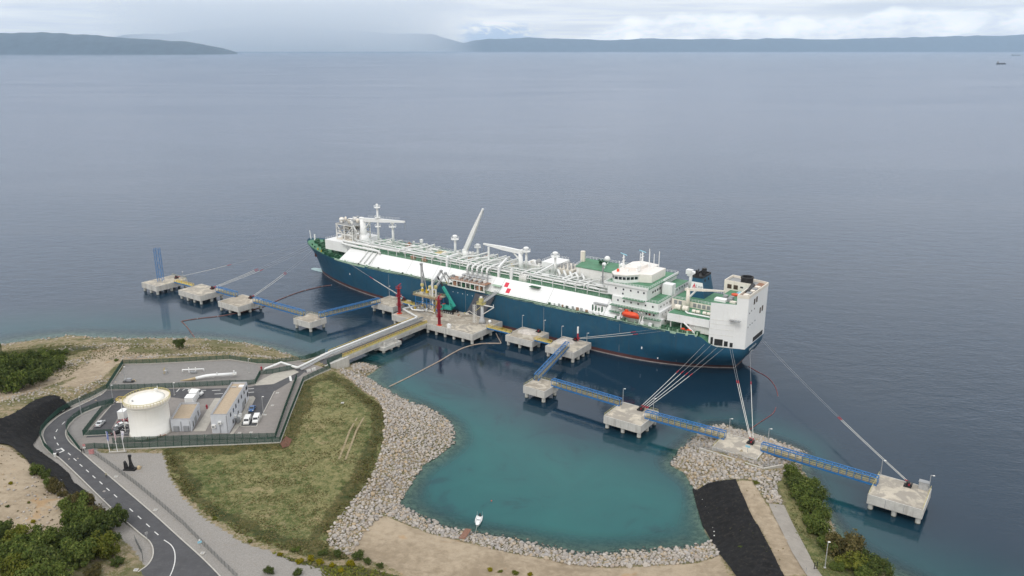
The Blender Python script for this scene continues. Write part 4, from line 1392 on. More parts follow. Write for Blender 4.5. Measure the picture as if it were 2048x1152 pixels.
for s, r_ in ((34.2, 1.2), (37.6, 1.2), (41.5, .75), (43.4, .75), (46.3, .75), (48.2, .75)):
    MB().bar(S(s - r_ * 1.0, 10.5, 23.3 + r_), S(s + r_ * 1.0, 10.5, 23.3 + r_), r_, n=12).build('air_receiver', M['cream'], low)
MB().tube([S(38.5, 12.6, 24.0), S(40, 14.0, 23.9), S(50, 14.0, 23.9)], .35, 6).build('vent_pipe', M['white'], low)
MB().bar(S(45.5, 17.4, 16.5), S(40.0, 17.4, 20.6), .8, .3).build('gangway_stair', M['white'], ship)
for k in range(6):
    MB().box(S(28.6 + k * .55, 12.2, 20.2 + k * .02), (.1, 6, 2.4)).build('aft_stair_frame', M['white2'], ship)
fb = [(33.2, -2.2), (40.6, -2.2), (40.6, -13.5), (33.2, -13.5)]
ft = [(34.4, -2.9), (38.9, -2.9), (38.9, -12.4), (34.4, -12.4)]
mb = MB()
zf0, zf1 = 26.1, 35.0
vs = [S(a, b, zf0) for a, b in fb] + [S(a, b, zf1) for a, b in ft]
mb.add(vs, [(0, 1, 5, 4), (1, 2, 6, 5), (2, 3, 7, 6), (3, 0, 4, 7), (4, 5, 6, 7)])
fun = mb.build('funnel', M['hull'], ship)
def fpt(u, v):
    """point on the funnel's shore face, u along, v up, 0..1"""
    a = vs[0].lerp(vs[1], u)
    b = vs[4].lerp(vs[5], u)
    p = a.lerp(b, v)
    return p + Vector((0, -1, .15)).normalized() * .03
MB().add([fpt(0, .36), fpt(1, .36), fpt(1, .78), fpt(0, .78)], [(0, 1, 2, 3)]).build('funnel_panel', M['white'], fun)
def face_poly(name, pts, m, parent, off=.06):
    ps = [fpt(u, v) + Vector((0, -off, 0)) for u, v in pts]
    return MB().add(ps, [tuple(range(len(ps)))]).build(name, m, parent)
face_poly('flame_emblem', [(.20, .43), (.27, .40), (.36, .43), (.40, .50), (.37, .58), (.33, .63), (.30, .735), (.255, .66), (.20, .60), (.165, .52)], M['redsq'], fun)
face_poly('flame_heart', [(.25, .44), (.32, .44), (.33, .50), (.285, .57), (.24, .50)], M['white'], fun, .10)


def lettering(text, size, mtx, m, parent, name='lettering'):
    cu = bpy.data.curves.new('t', 'FONT')
    cu.body = text
    cu.size = size
    cu.align_x = 'CENTER'
    cu.align_y = 'CENTER'
    cu.extrude = 0.01
    ob = bpy.data.objects.new('t', cu)
    scene.collection.objects.link(ob)
    dg = bpy.context.evaluated_depsgraph_get()
    me = bpy.data.meshes.new_from_object(ob.evaluated_get(dg))
    bpy.data.objects.remove(ob)
    bpy.data.curves.remove(cu)
    me.transform(mtx)
    me.materials.clear()
    me.materials.append(m)
    o = bpy.data.objects.new(name, me)
    scene.collection.objects.link(o)
    o.parent = parent
    o['kind'] = 'stuff'
    return o


def frame(origin, xdir, ydir):
    x = Vector(xdir).normalized()
    y = Vector(ydir).normalized()
    z = x.cross(y).normalized()
    m_ = Matrix((x, y, z)).transposed().to_4x4()
    m_.translation = origin
    return m_


lettering('Lng', 2.3, frame(fpt(.68, .56) + Vector((0, -.07, 0)), vs[1] - vs[0], (vs[4] - vs[0]) + (vs[5] - vs[1])), M['grey'], fun)
sprism('funnel_top', inset(ft, .98), 35.0, 35.2, M['black'], fun)
mb = MB()
for i in range(4):
    a, b = ft[i], ft[(i + 1) % 4]
    mb.bar(S(a[0], a[1], 35.4), S(b[0], b[1], 35.4), .35, .9)
mb.build('funnel_rim', M['black'], fun)
for s, t_, r_, h in ((35.2, -5, .5, 2.6), (36.4, -4.3, .25, 3.6), (37.6, -8, 1.0, 3.2), (36.2, -10.4, .8, 2.2)):
    MB().bar(S(s, t_, 35), S(s, t_, 35.2 + h), r_, n=12).build('exhaust_pipe', M['black'], fun)
for t_, z_ in ((-5.5, 33.4), (-9.5, 33.4)):
    MB().box(S(39.25, t_, z_ - .2), (.12, 1.2, 1.9)).build('louvre', M['black'], fun)

# ---- stern block and tower
lowb = sprism('stern_house', [(51, 16.4), (60.8, 13.6), (60.8, -5), (51, -5)], 12.2, 31.3, M['white'])
sprism('stern_house_deck', [(51.1, 16.3), (60.7, 13.5), (60.7, -5), (51.1, -5)], 31.3, 31.42, M['gdeck'], lowb)
tow = sprism('stern_tower', [(60.8, 13.5), (65.2, 12.0), (65.2, -12), (60.8, -13.3)], 12.2, 34.4, M['white'])
tow2 = sprism('stern_tower_wing', [(48.2, -5), (60.8, -5), (60.8, -13.3), (48.2, -15)], 14, 34.4, M['cream'])
for nm, poly, par in (('tower_roof', [(61, 13), (65, 11.6), (65, -11.7), (61, -13)], tow), ('wing_roof', [(48.5, -5.3), (61, -5.3), (61, -13), (48.5, -14.7)], tow2)):
    sprism(nm, poly, 34.4, 34.5, M['rust'] if nm == 'tower_roof' else M['grey'], par)
mb = MB()
rim = [(60.9, 13.4), (65.1, 12.0), (65.1, -12), (60.8, -13.2), (48.3, -14.9), (48.3, -5.2), (60.9, -5.2)]
for i in range(7):
    a, b = rim[i], rim[(i + 1) % 7]
    mb.bar(S(a[0], a[1], 34.9), S(b[0], b[1], 34.9), .35, 1.3)
mb.build('tower_parapet', M['cream'], tow)
MB().lathe([(2.6, 0), (2.6, 2.6), (2.8, 2.6), (2.8, 3.2), (2.3, 3.2), (2.3, 2.0)], S(56.9, -8.6, 34.4), 18).build('big_exhaust', M['black'], tow)
MB().bar(S(62.4, 6, 35.0), S(60.5, -6, 35.0), .9, n=10).build('exhaust_duct', M['black'], tow)
for k in range(5):
    MB().box(S(63.3, 10 - k * 3.4, 35.0), (2.0, 2.2, .9)).build('roof_unit', M['grey' if k % 2 else 'cream'], tow)
for k, (s, t_, z_) in enumerate(((65.23, 4.8, 31.3), (65.23, 2.0, 31.6), (65.23, -3.8, 25.2), (65.23, -6.6, 25.4))):
    MB().box(S(s, t_, z_), (.12, 1.5, 2.4)).build('brown_shutter', M['brown'], tow)
for t_, z_ in ((4.0, 28.0), (7.5, 28), (10, 27.5), (8, 22), (5.5, 22), (2, 22.2), (10.3, 21.5)):
    MB().box(S(65.22, t_, z_), (.1, .5, .6)).build('porthole', M['glass'], tow)
MB().box(S(65.2, -3.5, 13.7), (.3, 12, 1.9)).build('mooring_opening_shade', M['dark'], tow)  # dark slab on the transom, painted as the shade inside its opening
for s in (50.6, 53.4):
    MB().box(S(s, -4.97, 33.0), (1.9, .12, 1.9)).build('brown_shutter', M['brown'], tow2)
for s in (56, 59.3):
    MB().box(S(s, -4.97, 33.4), (1.2, .12, .7)).build('louvre', M['black'], tow2)
def wall_pt(s, z, off=.05):
    f = (s - 51) / 9.8
    return S(s, lerp(16.4, 13.6, f) + off, z)
for s, w_, z0, z1 in ((52.3, 1.0, 13.0, 16.2), (55.0, 3.4, 12.8, 15.6), (57.9, 1.5, 12.8, 15.0), (60.0, 1.2, 12.7, 14.6)):
    MB().box(wall_pt(s, (z0 + z1) / 2), (w_, .16, z1 - z0), .277).build('mooring_opening_shade', M['dark'], lowb)  # dark panels on the uncut wall stand for shade inside the openings
for z_ in (17.5, 20.0, 22.2, 24.0):
    MB().bar(wall_pt(51.3, z_, .03), wall_pt(60.5, z_, .03), .07, .25).build('wall_seam', M['white2'], lowb)
MB().box(S(53.7, 12.6, 32.0), (4.8, 3.0, 1.1)).build('roof_hatch', M['white'], lowb)
for s, t_ in ((54, 8.2), (56.6, 8.4), (57.0, 11.2)):
    MB().box(S(s, t_, 32.2), (1.8, 1.8, 1.5)).build('roof_fan', M['grey'], lowb)
MB().box(S(58.8, 12.3, 31.8), (2.4, 1.8, .7)).build('roof_fan', M['cream'], lowb)
MB().box(S(57.5, -1.5, 31.6), (4.5, 5.0, .3)).build('pool_basin', M['skyb'], lowb)
MB().lathe([(1.5, 0), (1.5, .5), (1.0, .5)], S(55.6, 1.5, 31.5), 14).build('round_skylight', M['orange'], lowb)
MB().box(S(61.2, 15.0, 24.8), (4.5, 1.8, .2)).build('side_platform', M['grey'], lowb)
srail('platform_railing', [(59, 15.9, 24.9), (63.4, 15.4, 24.9)], 1.1, M['white2'], 1.0, lowb)
lettering('LNG CROATIA', 1.35, frame(S(65.5, 2.6, 10.6), S(0, -1, 0) * 1.0, (0, 0, 1)), M['white'], ship)
lettering('OMISALJ', 0.9, frame(S(65.4, 3.0, 8.9), S(0, -1, 0), (0, 0, 1)), M['white'], ship)
# stern deck fittings
for s, t_ in ((31.5, 18.6), (34.5, 19.2), (37, 18.8), (40, 19.0), (43, 18.2), (46.5, 17.6), (9.5, 19.6), (13, 20.3), (26, 19.8)):
    MB().box(S(s, t_, 17.2), (1.8, 1.4, 1.5)).build('mooring_winch', M['gdark'], ship)
for s in (22.5, 26.3, -3.0, 0.2, 11):
    MB().box(S(s, 21.0, 17.9), (1.5, 1.0, 1.2)).build('liferaft_case', M['white'], ship)
for k in range(9):
    MB().box(S(-26 + k * 2.6 + random.uniform(-.6, .6), 20.7, 17.9), (random.uniform(.5, 1.3), .6, random.uniform(.8, 1.7))).build('deck_locker', M[random.choice(['gdark', 'rust', 'dark', 'steel'])], ship)
for k in range(12):
    MB().box(S(-160 + k * 8.2 + random.uniform(-2, 2), 21.0, 17.5), (.8, .5, .9)).build('fairlead', M['dark' if k % 2 else 'gpale'], ship)
for k in range(4):
    MB().box(S(-3.5 + k * 1.6, 18.8, 19.2), (.5, .5, random.uniform(1.5, 3.4))).build('deck_fitting', M['gdark'], ship)
mb = MB()
for s in (11.2, 12.2, 20.8, 22.0):
    mb.bar(S(s, 20.8, 17), S(s, 19.2, 20.6), .45)
    mb.bar(S(s, 19.2, 20.6), S(s, 21.6, 22.6), .4)
mb.build('lifeboat_davit', M['white2'], ship)
for s in np.linspace(15, 47, 9):
    MB().bar(S(s, breadth(s, 17) - .5, 16.8), S(s, breadth(s, 17) - .5, 18.2), .3, n=6).build('rail_stanchion', M['gpale'], ship)


# ---- boats carried on board
def hung_boat(name, label, s, t, z, L, B_, Hh, covered):
    root = thing(name, label, 'lifeboat', SW(s, t, z), SHIP_ANG, local=True)
    n = 9
    mb = MB()
    vs, fs = [], []
    prof = [(0, 0), (.62, .12), (.95, .45), (1, .62)] + ([(.86, .9), (.5, 1.1), (0, 1.16)] if covered else [(.94, .66), (.8, .55), (0, .5)])
    for i in range(n):
        u = -1 + 2 * i / (n - 1)
        k = max(.06, (1 - abs(u) ** 3.2))
        for a in (1, -1):
            for (y, zz) in prof:
                vs.append((u * L / 2, a * y * B_ / 2 * k, zz * Hh * (0.35 + .65 * k ** .4) + (0.10 * u * u * Hh)))
    m_ = len(prof)
    for i in range(n - 1):
        for a in (0, 1):
            for j in range(m_ - 1):
                q = (i * 2 * m_ + a * m_ + j, (i + 1) * 2 * m_ + a * m_ + j, (i + 1) * 2 * m_ + a * m_ + j + 1, i * 2 * m_ + a * m_ + j + 1)
                fs.append(q if a else q[::-1])
    mb.add(vs, fs).build('boat_hull', M['orange'], root, True)
    if covered:
        MB().box((-L * .25, 0, Hh * 1.2), (L * .16, B_ * .4, Hh * .35)).build('helm_cupola', M['orange'], root)
        MB().bar((-L * .45, -B_ * .48, Hh * .62), (L * .45, -B_ * .48, Hh * .62), .16).build('rubbing_strake', M['red'], root)
    else:
        MB().box((0, 0, Hh * .6), (L * .2, B_ * .5, Hh * .5)).build('console', M['black'], root)
    return root


hung_boat('lifeboat', 'enclosed orange lifeboat slung at the ship side below the bridge', 16.6, 20.8, 18.9, 8.2, 3.0, 2.5, True)
hung_boat('rescue_boat', 'small open orange rescue boat on the green aft deck', 41.5, 18.2, 17.4, 5.2, 2.0, 1.2, False)
# ------------------------------------------------------------------ jetty: dolphins, platform, trestle
Z_TOP, Z_BOT = 5.0, 2.15
pile_me = mesh_only(MB().lathe([(.72, -2.5), (.72, 2.3)], (0, 0, 0), 14), 'pile', M['pile'], False)
wetp_me = mesh_only(MB().lathe([(.735, -.4), (.735, .28)], (0, 0, 0), 14), 'weed_collar', M['wet'], False)


def add_piles(root, s0, s1, t0, t1, ns, nt, inset=1.05):
    for s in np.linspace(s0 + inset, s1 - inset, ns):
        for t in np.linspace(t0 + inset, t1 - inset, nt):
            p = SW(s, t, 0) - Vector(root.location)
            o = share('pile', pile_me, root, (p.x, p.y, -root.location.z))
            share('weed_collar', wetp_me, o, (0, 0, 0))


def wrect(s0, s1, t0, t1):
    return [SW(s0, t0, 0).xy, SW(s1, t0, 0).xy, SW(s1, t1, 0).xy, SW(s0, t1, 0).xy]


def deck_block(name, label, cat, s0, s1, t0, t1, piles, top='ctop', group=None, zt=Z_TOP, zb=Z_BOT):
    root = thing(name, label, cat, SW((s0 + s1) / 2, (t0 + t1) / 2, 0), group=group)
    MB().prism(wrect(s0, s1, t0, t1), zb, zt - .05).build('concrete_cap', M['conc'], root)
    MB().prism(wrect(s0 + .25, s1 - .25, t0 + .25, t1 - .25), zt - .3, zt).build('top_surface', M[top], root)
    mb = MB()
    c = [SW(s0 + .1, t0 + .1, zt + .05), SW(s1 - .1, t0 + .1, zt + .05), SW(s1 - .1, t1 - .1, zt + .05), SW(s0 + .1, t1 - .1, zt + .05)]
    for i in range(4):
        mb.bar(c[i], c[(i + 1) % 4], .22, .22)
    mb.build('edge_kerb', M['conc'], root)
    if piles:
        add_piles(root, s0, s1, t0, t1, *piles)
    # drip stains
    return root


def hook_unit(root, s, t, ang=0.0):
    """quick-release mooring hook"""
    p = SW(s, t, Z_TOP)
    h = MB().box(p + Vector((0, 0, .25)), (2.2, 1.7, .5), SHIP_ANG + ang).build('mooring_hook_base', M['black'], root)
    MB().lathe([(.55, 0), (.45, .9), (.62, 1.0), (.62, 1.2)], p + Vector((0, 0, .4)), 10).build('capstan', M['black'], h)
    for k in (-.6, 0, .6):
        q = p + Vector((math.cos(ang) * .4, math.sin(ang) * .4, .8)) + ES * k
        MB().box(q, (.4, 1.5, .7), SHIP_ANG + ang).build('hook', M['black'] if k else M['red'], h)


def rail_line(root, pts, h=1.1, m=None, step=1.8, w=.06, name='guard_rail'):
    mb = MB()
    for a, b in zip(pts[:-1], pts[1:]):
        a, b = Vector(a), Vector(b)
        n = max(1, int((b - a).length / step))
        for i in range(n + 1):
            q = a.lerp(b, i / n)
            mb.bar(q, q + Vector((0, 0, h)), w)
        for k in (.5, 1):
            mb.bar(a + Vector((0, 0, h * k)), b + Vector((0, 0, h * k)), w)
    o = mb.build(name, m or M['ypale'], root)
    o['kind'] = 'stuff'
    return o


DOL = {
    'D1': ((-256.2, -241.5, 69.3, 88.5), (3, 3), 'ctop2', 'concrete mooring dolphin carrying the blue lattice tower at the far left'),
    'D2': ((-226.0, -206.0, 70.4, 85.0), (4, 3), 'ctop2', 'wide mooring dolphin between the lattice tower dolphin and the long footbridge'),
    'D3': ((-190.5, -173.5, 69.6, 85.0), (3, 3), 'ctop', 'concrete mooring dolphin with red sleeved ropes left of the small walkway support'),
    'D4': ((-136.4, -124.3, 70.0, 80.4), (2, 2), 'ctop', 'small concrete support where two long blue footbridges meet left of the trestle'),
    'D5': ((-124.0, -108.6, 25.4, 39.4), (3, 2), 'ctop', 'breasting dolphin under the bow ropes left of the loading platform'),
    'B6': ((-37.5, -22.6, 25.4, 39.5), (3, 3), 'ctop', 'breasting dolphin right of the loading platform with a pale heap on top'),
    'B7': ((-14.8, 0.0, 25.3, 40.6), (3, 4), 'ctop2', 'breasting dolphin with the red and white pole and descending footbridge'),
    'D8': ((2.0, 12.0, 72.3, 82.4), (2, 2), 'ctop', 'small square walkway support in the middle of the basin'),
    'D9': ((40.8, 55.6, 73.0, 87.5), (3, 3), 'ctop2', 'mooring dolphin in the basin holding four ropes below the stern'),
    'D11': ((130.7, 145.7, 74.2, 88.8), (3, 3), 'ctop2', 'concrete mooring dolphin farthest right with the grey cabinet'),
}
dol = {}
for k, (r, p, top, lab) in DOL.items():
    dol[k] = deck_block('mooring_dolphin', lab, 'dolphin', *r, p, top, 'concrete dolphins of the jetty')
# the dolphin on land, a slab on the rocks
d10 = thing('mooring_slab', 'concrete mooring slab set on the rock spit at right', 'slab', SW(89.1, 81, 3))
MB().prism(wrect(81.6, 96.6, 74.6, 87.2), 2.0, 4.95).build('concrete_cap', M['conc'], d10)
MB().prism(wrect(81.9, 96.3, 74.9, 86.9), 4.8, 5.0).build('top_surface', M['ctop2'], d10)
for k, (s, t) in {'D1': (-248, 72), 'D2': (-212.5, 73), 'D3': (-181, 71.5), 'B6': (-27.5, 27.2), 'B7': (-7.6, 27), 'D9': (49.5, 75.5), 'D11': (139.5, 76.8), 'D5': (-112, 27.5)}.items():
    hook_unit(dol[k], s, t)
hook_unit(d10, 91.2, 77.5)
for k, (a, b, c, d) in {'D1': (-256, -241.7, 69.5, 88.3), 'D4': (-136.2, -124.5, 70.2, 80.2), 'D8': (2.2, 11.8, 72.5, 82.2), 'D9': (41, 55.4, 73.2, 87.3), 'D11': (130.9, 145.5, 74.4, 88.6)}.items():
    if k in ('D8', 'D4'):
        rail_line(dol[k], [SW(a, d, 5), SW(a, c, 5), SW(b, c, 5)], 1.1, M['ypale'])
    elif k == 'D9':
        rail_line(dol[k], [SW(a, d, 5), SW(a, c + 6, 5)], 1.1, M['ypale'])
        rail_line(dol[k], [SW(b - 3, c, 5), SW(b, c, 5), SW(b, c + 2, 5)], 1.1, M['ypale'])
    elif k == 'D11':
        rail_line(dol[k], [SW(a, d, 5), SW(a, c, 5)], 1.1, M['ypale'])
        rail_line(dol[k], [SW(b, d, 5), SW(b, c, 5)], 1.1, M['ypale'])
    else:
        rail_line(dol[k], [SW(b, d - 5, 5), SW(b, c, 5), SW(a, c, 5)], 1.1, M['ypale'])
rail_line(d10, [SW(82, 86.8, 5), SW(82, 75, 5)], 1.1, M['ypale'])
# vertical drip lines on the dolphin faces: expansion joints
for k in ('D1', 'D2', 'D3', 'D4', 'D9', 'D11', 'B6', 'B7'):
    r = DOL[k][0]
    n = 3 if r[1] - r[0] > 13 else 2
    for i in range(1, n):
        s = lerp(r[0], r[1], i / n)
        MB().bar(SW(s, r[3] + .01, Z_BOT), SW(s, r[3] + .01, Z_TOP - .1), .09).build('joint', M['grey'], dol[k])
# heaps of pale spoil on two breasting dolphins
def heap(root, s, t, rx, ry, h, m):
    mb = MB()
    n, k = 22, 6
    vs = [SW(s, t, Z_TOP + h)]
    fs = []
    for j in range(1, k + 1):
        for i in range(n):
            a = math.tau * i / n
            rr = j / k * (1 + .18 * mnoise.noise((math.cos(a) * 2, math.sin(a) * 2, j * .4)))
            vs.append(SW(s + math.cos(a) * rx * rr, t + math.sin(a) * ry * rr, Z_TOP + .01 + h * max(0, 1 - (j / k)) ** .9 * (1 + .3 * mnoise.noise((i, j, 2.0)))))
    for i in range(n):
        fs.append((0, 1 + i, 1 + (i + 1) % n))
        for j in range(k - 1):
            fs.append((1 + j * n + i, 1 + (j + 1) * n + i, 1 + (j + 1) * n + (i + 1) % n, 1 + j * n + (i + 1) % n))
    mb.add(vs, fs)
    return mb


M['spoil'] = mat('pale_spoil', (0.50, 0.46, 0.42), 0.95, var=0.25, vscale=0.8, bump=.4)
one('spoil_heap', heap(None, -31.5, 29.8, 5.0, 4.0, 1.5, None), M['spoil'], 'pale heap of rubble on the dolphin right of the platform', 'heap')
one('spoil_heap', heap(None, -10.5, 30.2, 4.0, 4.4, 1.2, None), M['spoil'], 'grey mound on the dolphin with the red and white pole', 'heap')

# loading platform
plat = thing('loading_platform', 'large concrete loading platform beside the ship at the end of the trestle', 'platform', SW(-76, 36, 0))
MB().prism(wrect(-101, -50, 24.6, 48.2), Z_BOT, Z_TOP - .05).build('concrete_cap', M['conc'], plat)
MB().prism(wrect(-100.7, -50.3, 24.9, 47.9), 4.7, Z_TOP).build('top_surface', M['ctop'], plat)
MB().prism([SW(*q, 0).xy for q in ((-66, 47.6), (-50.6, 47.6), (-50.6, 38), (-58, 36), (-66, 40))], Z_TOP, Z_TOP + .012).build('pale_patch', M['ctop2'], plat)
for a, b in (((-100.8, 48), (-88.2, 48)), ((-76.0, 48), (-50.2, 48)), ((-50.2, 47.8), (-50.2, 24.8)), ((-100.8, 47.8), (-100.8, 26))):
    MB().bar(SW(*a, Z_TOP + .07), SW(*b, Z_TOP + .07), .3, .3).build('edge_kerb', M['conc'], plat)
add_piles(plat, -101, -50, 24.6, 48.2, 10, 4, 1.1)
for s in (-66, -83):
    MB().bar(SW(s, 48.22, Z_BOT), SW(s, 48.22, Z_TOP), .12).build('joint', M['dark'], plat)
# dark fender panel hung between ship and platform: a broad sheet draped down the hull side
mb = MB()
n = 12
vs, fs = [], []
for j in range(n + 1):
    u = j / n
    z = lerp(15.6, 2.0, u)
    t = 22.0 + .9 * math.sin(u * math.pi * .5)
    for s in (lerp(-68.5, -75.5, u ** 1.3), lerp(-56.5, -66.0, u ** 1.2)):
        vs.append(SW(s, t, z))
for j in range(n):
    fs.append((2 * j, 2 * j + 1, 2 * j + 3, 2 * j + 2))
mb.add(vs, fs)
M['net'] = mat('grey_net', (0.085, 0.090, 0.105), 0.9, var=.15, vscale=.5)
o = one('safety_net', mb, M['net'], 'dark grey net hanging down the hull beside the gangway', 'net')
sol = o.modifiers.new('thick', 'SOLIDIFY')
sol.thickness = .12

# trestle bridge
BS0, BS1 = -86.6, -77.8
tre = thing('jetty_trestle', 'concrete access bridge with pipe track and yellow rails from shore to platform', 'bridge', SW(-82, 75, 0))
MB().prism(wrect(BS0, BS1, 47.4, 103), 4.3, 5.35).build('deck_slab', M['conc'], tre)
for s in (BS0 + 1.0, -83.4, -80.8, BS1 - .8):
    MB().prism(wrect(s - .45, s + .45, 48.6, 102), 2.9, 4.3).build('girder', M['conc'], tre)
MB().prism(wrect(-82.3, -78.5, 47.2, 104), 5.35, 5.38).build('asphalt_lane', M['asphalt'], tre)
MB().prism(wrect(BS1 - .6, BS1, 47.4, 103), 5.35, 5.6).build('edge_kerb', M['ypale'], tre)
MB().prism(wrect(BS0, BS0 + .4, 47.4, 103), 5.35, 5.6).build('edge_kerb', M['conc'], tre)
for s in (BS1 - .25, BS0 + .2):
    for t0 in np.arange(48, 103, 5.5):
        rail_line(tre, [SW(s, t0, 5.6), SW(s, min(103, t0 + 5.4), 5.6)], 1.15, M['yellow'], 1.35, .13, 'railing_bay')
    MB().bar(SW(s, 47.6, 5.95), SW(s, 103, 5.95), .06, .45).build('toe_board', M['ypale'], tre)
# pier
pier = thing('trestle_pier', 'concrete pier on piles carrying the trestle in mid water', 'pier', SW(-75, 80, 0))
MB().prism(wrect(-88, -75.6, 68.6, 80.3), 1.3, 2.9).build('pile_cap', M['conc'], pier)
MB().prism(wrect(-86.5, -77.9, 72, 77), 2.9, 3.1).build('bearing_beam', M['conc'], pier)
add_piles(pier, -88, -75.6, 68.6, 80.3, 3, 3, 1.1)
for t in (71, 78.4):
    MB().box(SW(-76.6, t, 3.8), (.9, .9, 1.8), SHIP_ANG).build('bearing_post', M['conc'], pier)
MB().bar(SW(-76.6, 71, 4.4), SW(-76.6, 78.4, 4.4), .25).build('bearing_rail', M['conc'], pier)
# abutment
abt = thing('bridge_abutment', 'pale concrete abutment wall where the trestle meets the shore', 'abutment', SW(-80, 104, 0))
MB().prism(wrect(-88, -76, 101.5, 112), 0.5, 4.25).build('abutment_wall', M['conc'], abt)
MB().prism(wrect(-88, -76, 103.1, 112), 4.25, 5.5).build('abutment_top', M['conc'], abt)
MB().prism(wrect(-76, -75.2, 101.5, 116), 0.8, 5.9).build('wing_wall', M['conc'], abt)

MB().add([SW(-82.3, 102.9, 5.54), SW(-78.5, 102.9, 5.54), P(616, 746, 6.05), P(588, 740, 6.05)], [(0, 1, 2, 3)]).build('approach_road', M['asphalt'], tre)
pl = [('gas_pipeline', -85.9, .62, 7.1, 'thick white gas pipeline on the far side of the trestle'), ('gas_pipeline', -84.1, .38, 6.6, 'thin white pipeline beside the thick one on the trestle')]
r1 = thing('gas_pipeline', pl[0][4], 'pipeline', SW(-85.9, 75, 5.4))
shore_t = 118
q_up, q_gnd = P(562, 725, 8.2), P(527, 742, 6.4)
pts = [SW(-97.5, 31, 6.3), SW(-100.0, 40.8, 6.3), SW(-99.2, 41.8, 6.6), SW(-85.6, 46.5, 6.4), SW(-85.0, 47.8, 6.4), SW(-85.0, 103, 6.4), P(596, 735, 7.0), P(592, 734.5, 7.2), q_up, P(548, 731, 7.9), P(532, 737, 7.2), q_gnd]
MB().tube(pts, .5, 10).build('main_pipe', M['pipe'], r1, True)
for t in np.arange(50, 103, 6.0):
    MB().box(SW(-84.4, t, 5.6), (2.8, .35, .6), SHIP_ANG).build('pipe_saddle', M['steel'], r1)
r2 = thing('utility_pipes', 'bundle of thin grey pipes and cable trays along the middle of the trestle', 'pipes', SW(-83, 75, 5.4))
for s, r_, z in ((-84.0, .22, 6.1), (-83.5, .15, 6.1), (-83.1, .12, 6.1)):
    MB().tube([SW(s, 44.5, z), SW(s, 104, z), P(600 + (s + 84) * 4, 738 + (s + 84) * 2, 6.5)], r_, 7).build('utility_pipe', M['steel'], r2, True)
MB().bar(SW(-82.6, 46, 5.9), SW(-82.6, 104, 5.9), .4, .12).build('cable_tray', M['steel'], r2)
for t in np.arange(49, 104, 3.0):
    MB().bar(SW(-84.3, t, 5.8), SW(-82.4, t, 5.8), .16).build('tray_bracket', M['steel'], r2)

# ------------------------------------------------------------------ footbridges
M['grating'] = mat('deck_grating', (0.15, 0.14, 0.12), .8, var=.2, vscale=1.0)
def footbridge(label, a, b, truss=True, width=1.7, hgt=2.3, group='blue steel footbridges of the jetty'):
    a, b = Vector(a), Vector(b)
    root = thing('footbridge', label, 'footbridge', (a + b) / 2, group=group)
    d = (b - a)
    L = d.length
    dn = d.normalized()
    sd_ = dn.cross(Vector((0, 0, 1))).normalized()
    up = Vector((0, 0, 1))
    MB().bar(a + up * .05, b + up * .05, width, .1).build('walkway_deck', M['grating'] if truss else M['ypale'], root)
    for k in (-1, 1):
        o = sd_ * (k * width / 2)
        MB().bar(a + o - up * .25, b + o - up * .25, .3, .55).build('bottom_chord', M['blue'], root)
        if truss:
            MB().bar(a + o + up * hgt, b + o + up * hgt, .26).build('top_chord', M['blue'], root)
            MB().bar(a + o * .93 + up * 1.1, b + o * .93 + up * 1.1, .1).build('hand_rail', M['ypale'], root)
            MB().bar(a + o * .93 + up * .55, b + o * .93 + up * .55, .08).build('hand_rail', M['ypale'], root)
        else:
            MB().bar(a + o * .93 + up * 1.1, b + o * .93 + up * 1.1, .12).build('hand_rail', M['yellow'], root)
            MB().bar(a + o * .93 + up * .5, b + o * .93 + up * .5, .1).build('hand_rail', M['yellow'], root)
    n = max(2, round(L / 2.3))
    for i in range(n + 1):
        q = a + d * (i / n)
        for k in (-1, 1):
            o = sd_ * (k * width / 2)
            MB().bar(q + o, q + o + up * (hgt if truss else 1.1), .16).build('post', M['blue'] if truss else M['yellow'], root)
        if truss:
            MB().bar(q - sd_ * width / 2 + up * hgt, q + sd_ * width / 2 + up * hgt, .16).build('cross_tie', M['blue'], root)
            if i < n:
                q2 = a + d * ((i + 1) / n)
                kk = 1 if i % 2 else -1
                MB().bar(q + sd_ * (kk * width / 2) + up * hgt, q2 - sd_ * (kk * width / 2) + up * hgt, .13).build('top_brace', M['blue'], root)
                for k in (-1, 1):
                    o = sd_ * (k * width / 2)
                    MB().bar(q + o * 1.02 - up * .1, q2 + o * 1.02 + up * .0 - up * .45, .1).build('side_brace', M['blue'], root)
    return root


def zs(s, t):
    return SW(s, t, Z_TOP + .35)


footbridge('short low footbridge between the two leftmost dolphins', zs(-241.5, 76.5), zs(-226.0, 76.0), False)
footbridge('short blue truss footbridge between second and third dolphins from the left', zs(-206.5, 74), zs(-189.5, 74))
footbridge('long blue truss footbridge over open water left of the trestle', zs(-174.0, 74.5), zs(-135.5, 74.5))
footbridge('blue truss footbridge rising to the breasting dolphin under the bow', zs(-126.8, 72.0), zs(-119.8, 37.5))
footbridge('low yellow railed footbridge linking the bow side dolphin and the platform', zs(-109.0, 30.5), zs(-100.5, 30.8), False)
footbridge('low yellow railed footbridge just right of the loading platform', zs(-50.5, 36.0), zs(-37.0, 36.0), False)
footbridge('low yellow railed footbridge between the two breasting dolphins on the right', zs(-23.0, 36.6), zs(-14.4, 36.6), False)
footbridge('blue truss footbridge crossing towards the shore from the breasting dolphin', zs(-6.0, 36.2), zs(3.2, 75.0))
footbridge('blue truss footbridge across the basin to the four rope dolphin', zs(11.0, 75.0), zs(41.6, 76.2))
footbridge('blue truss footbridge from the four rope dolphin to the rock spit', zs(53.8, 80.0), zs(83.0, 79.2))
footbridge('blue truss footbridge from the rock spit to the rightmost dolphin', zs(95.8, 79.8), zs(131.8, 81.2))

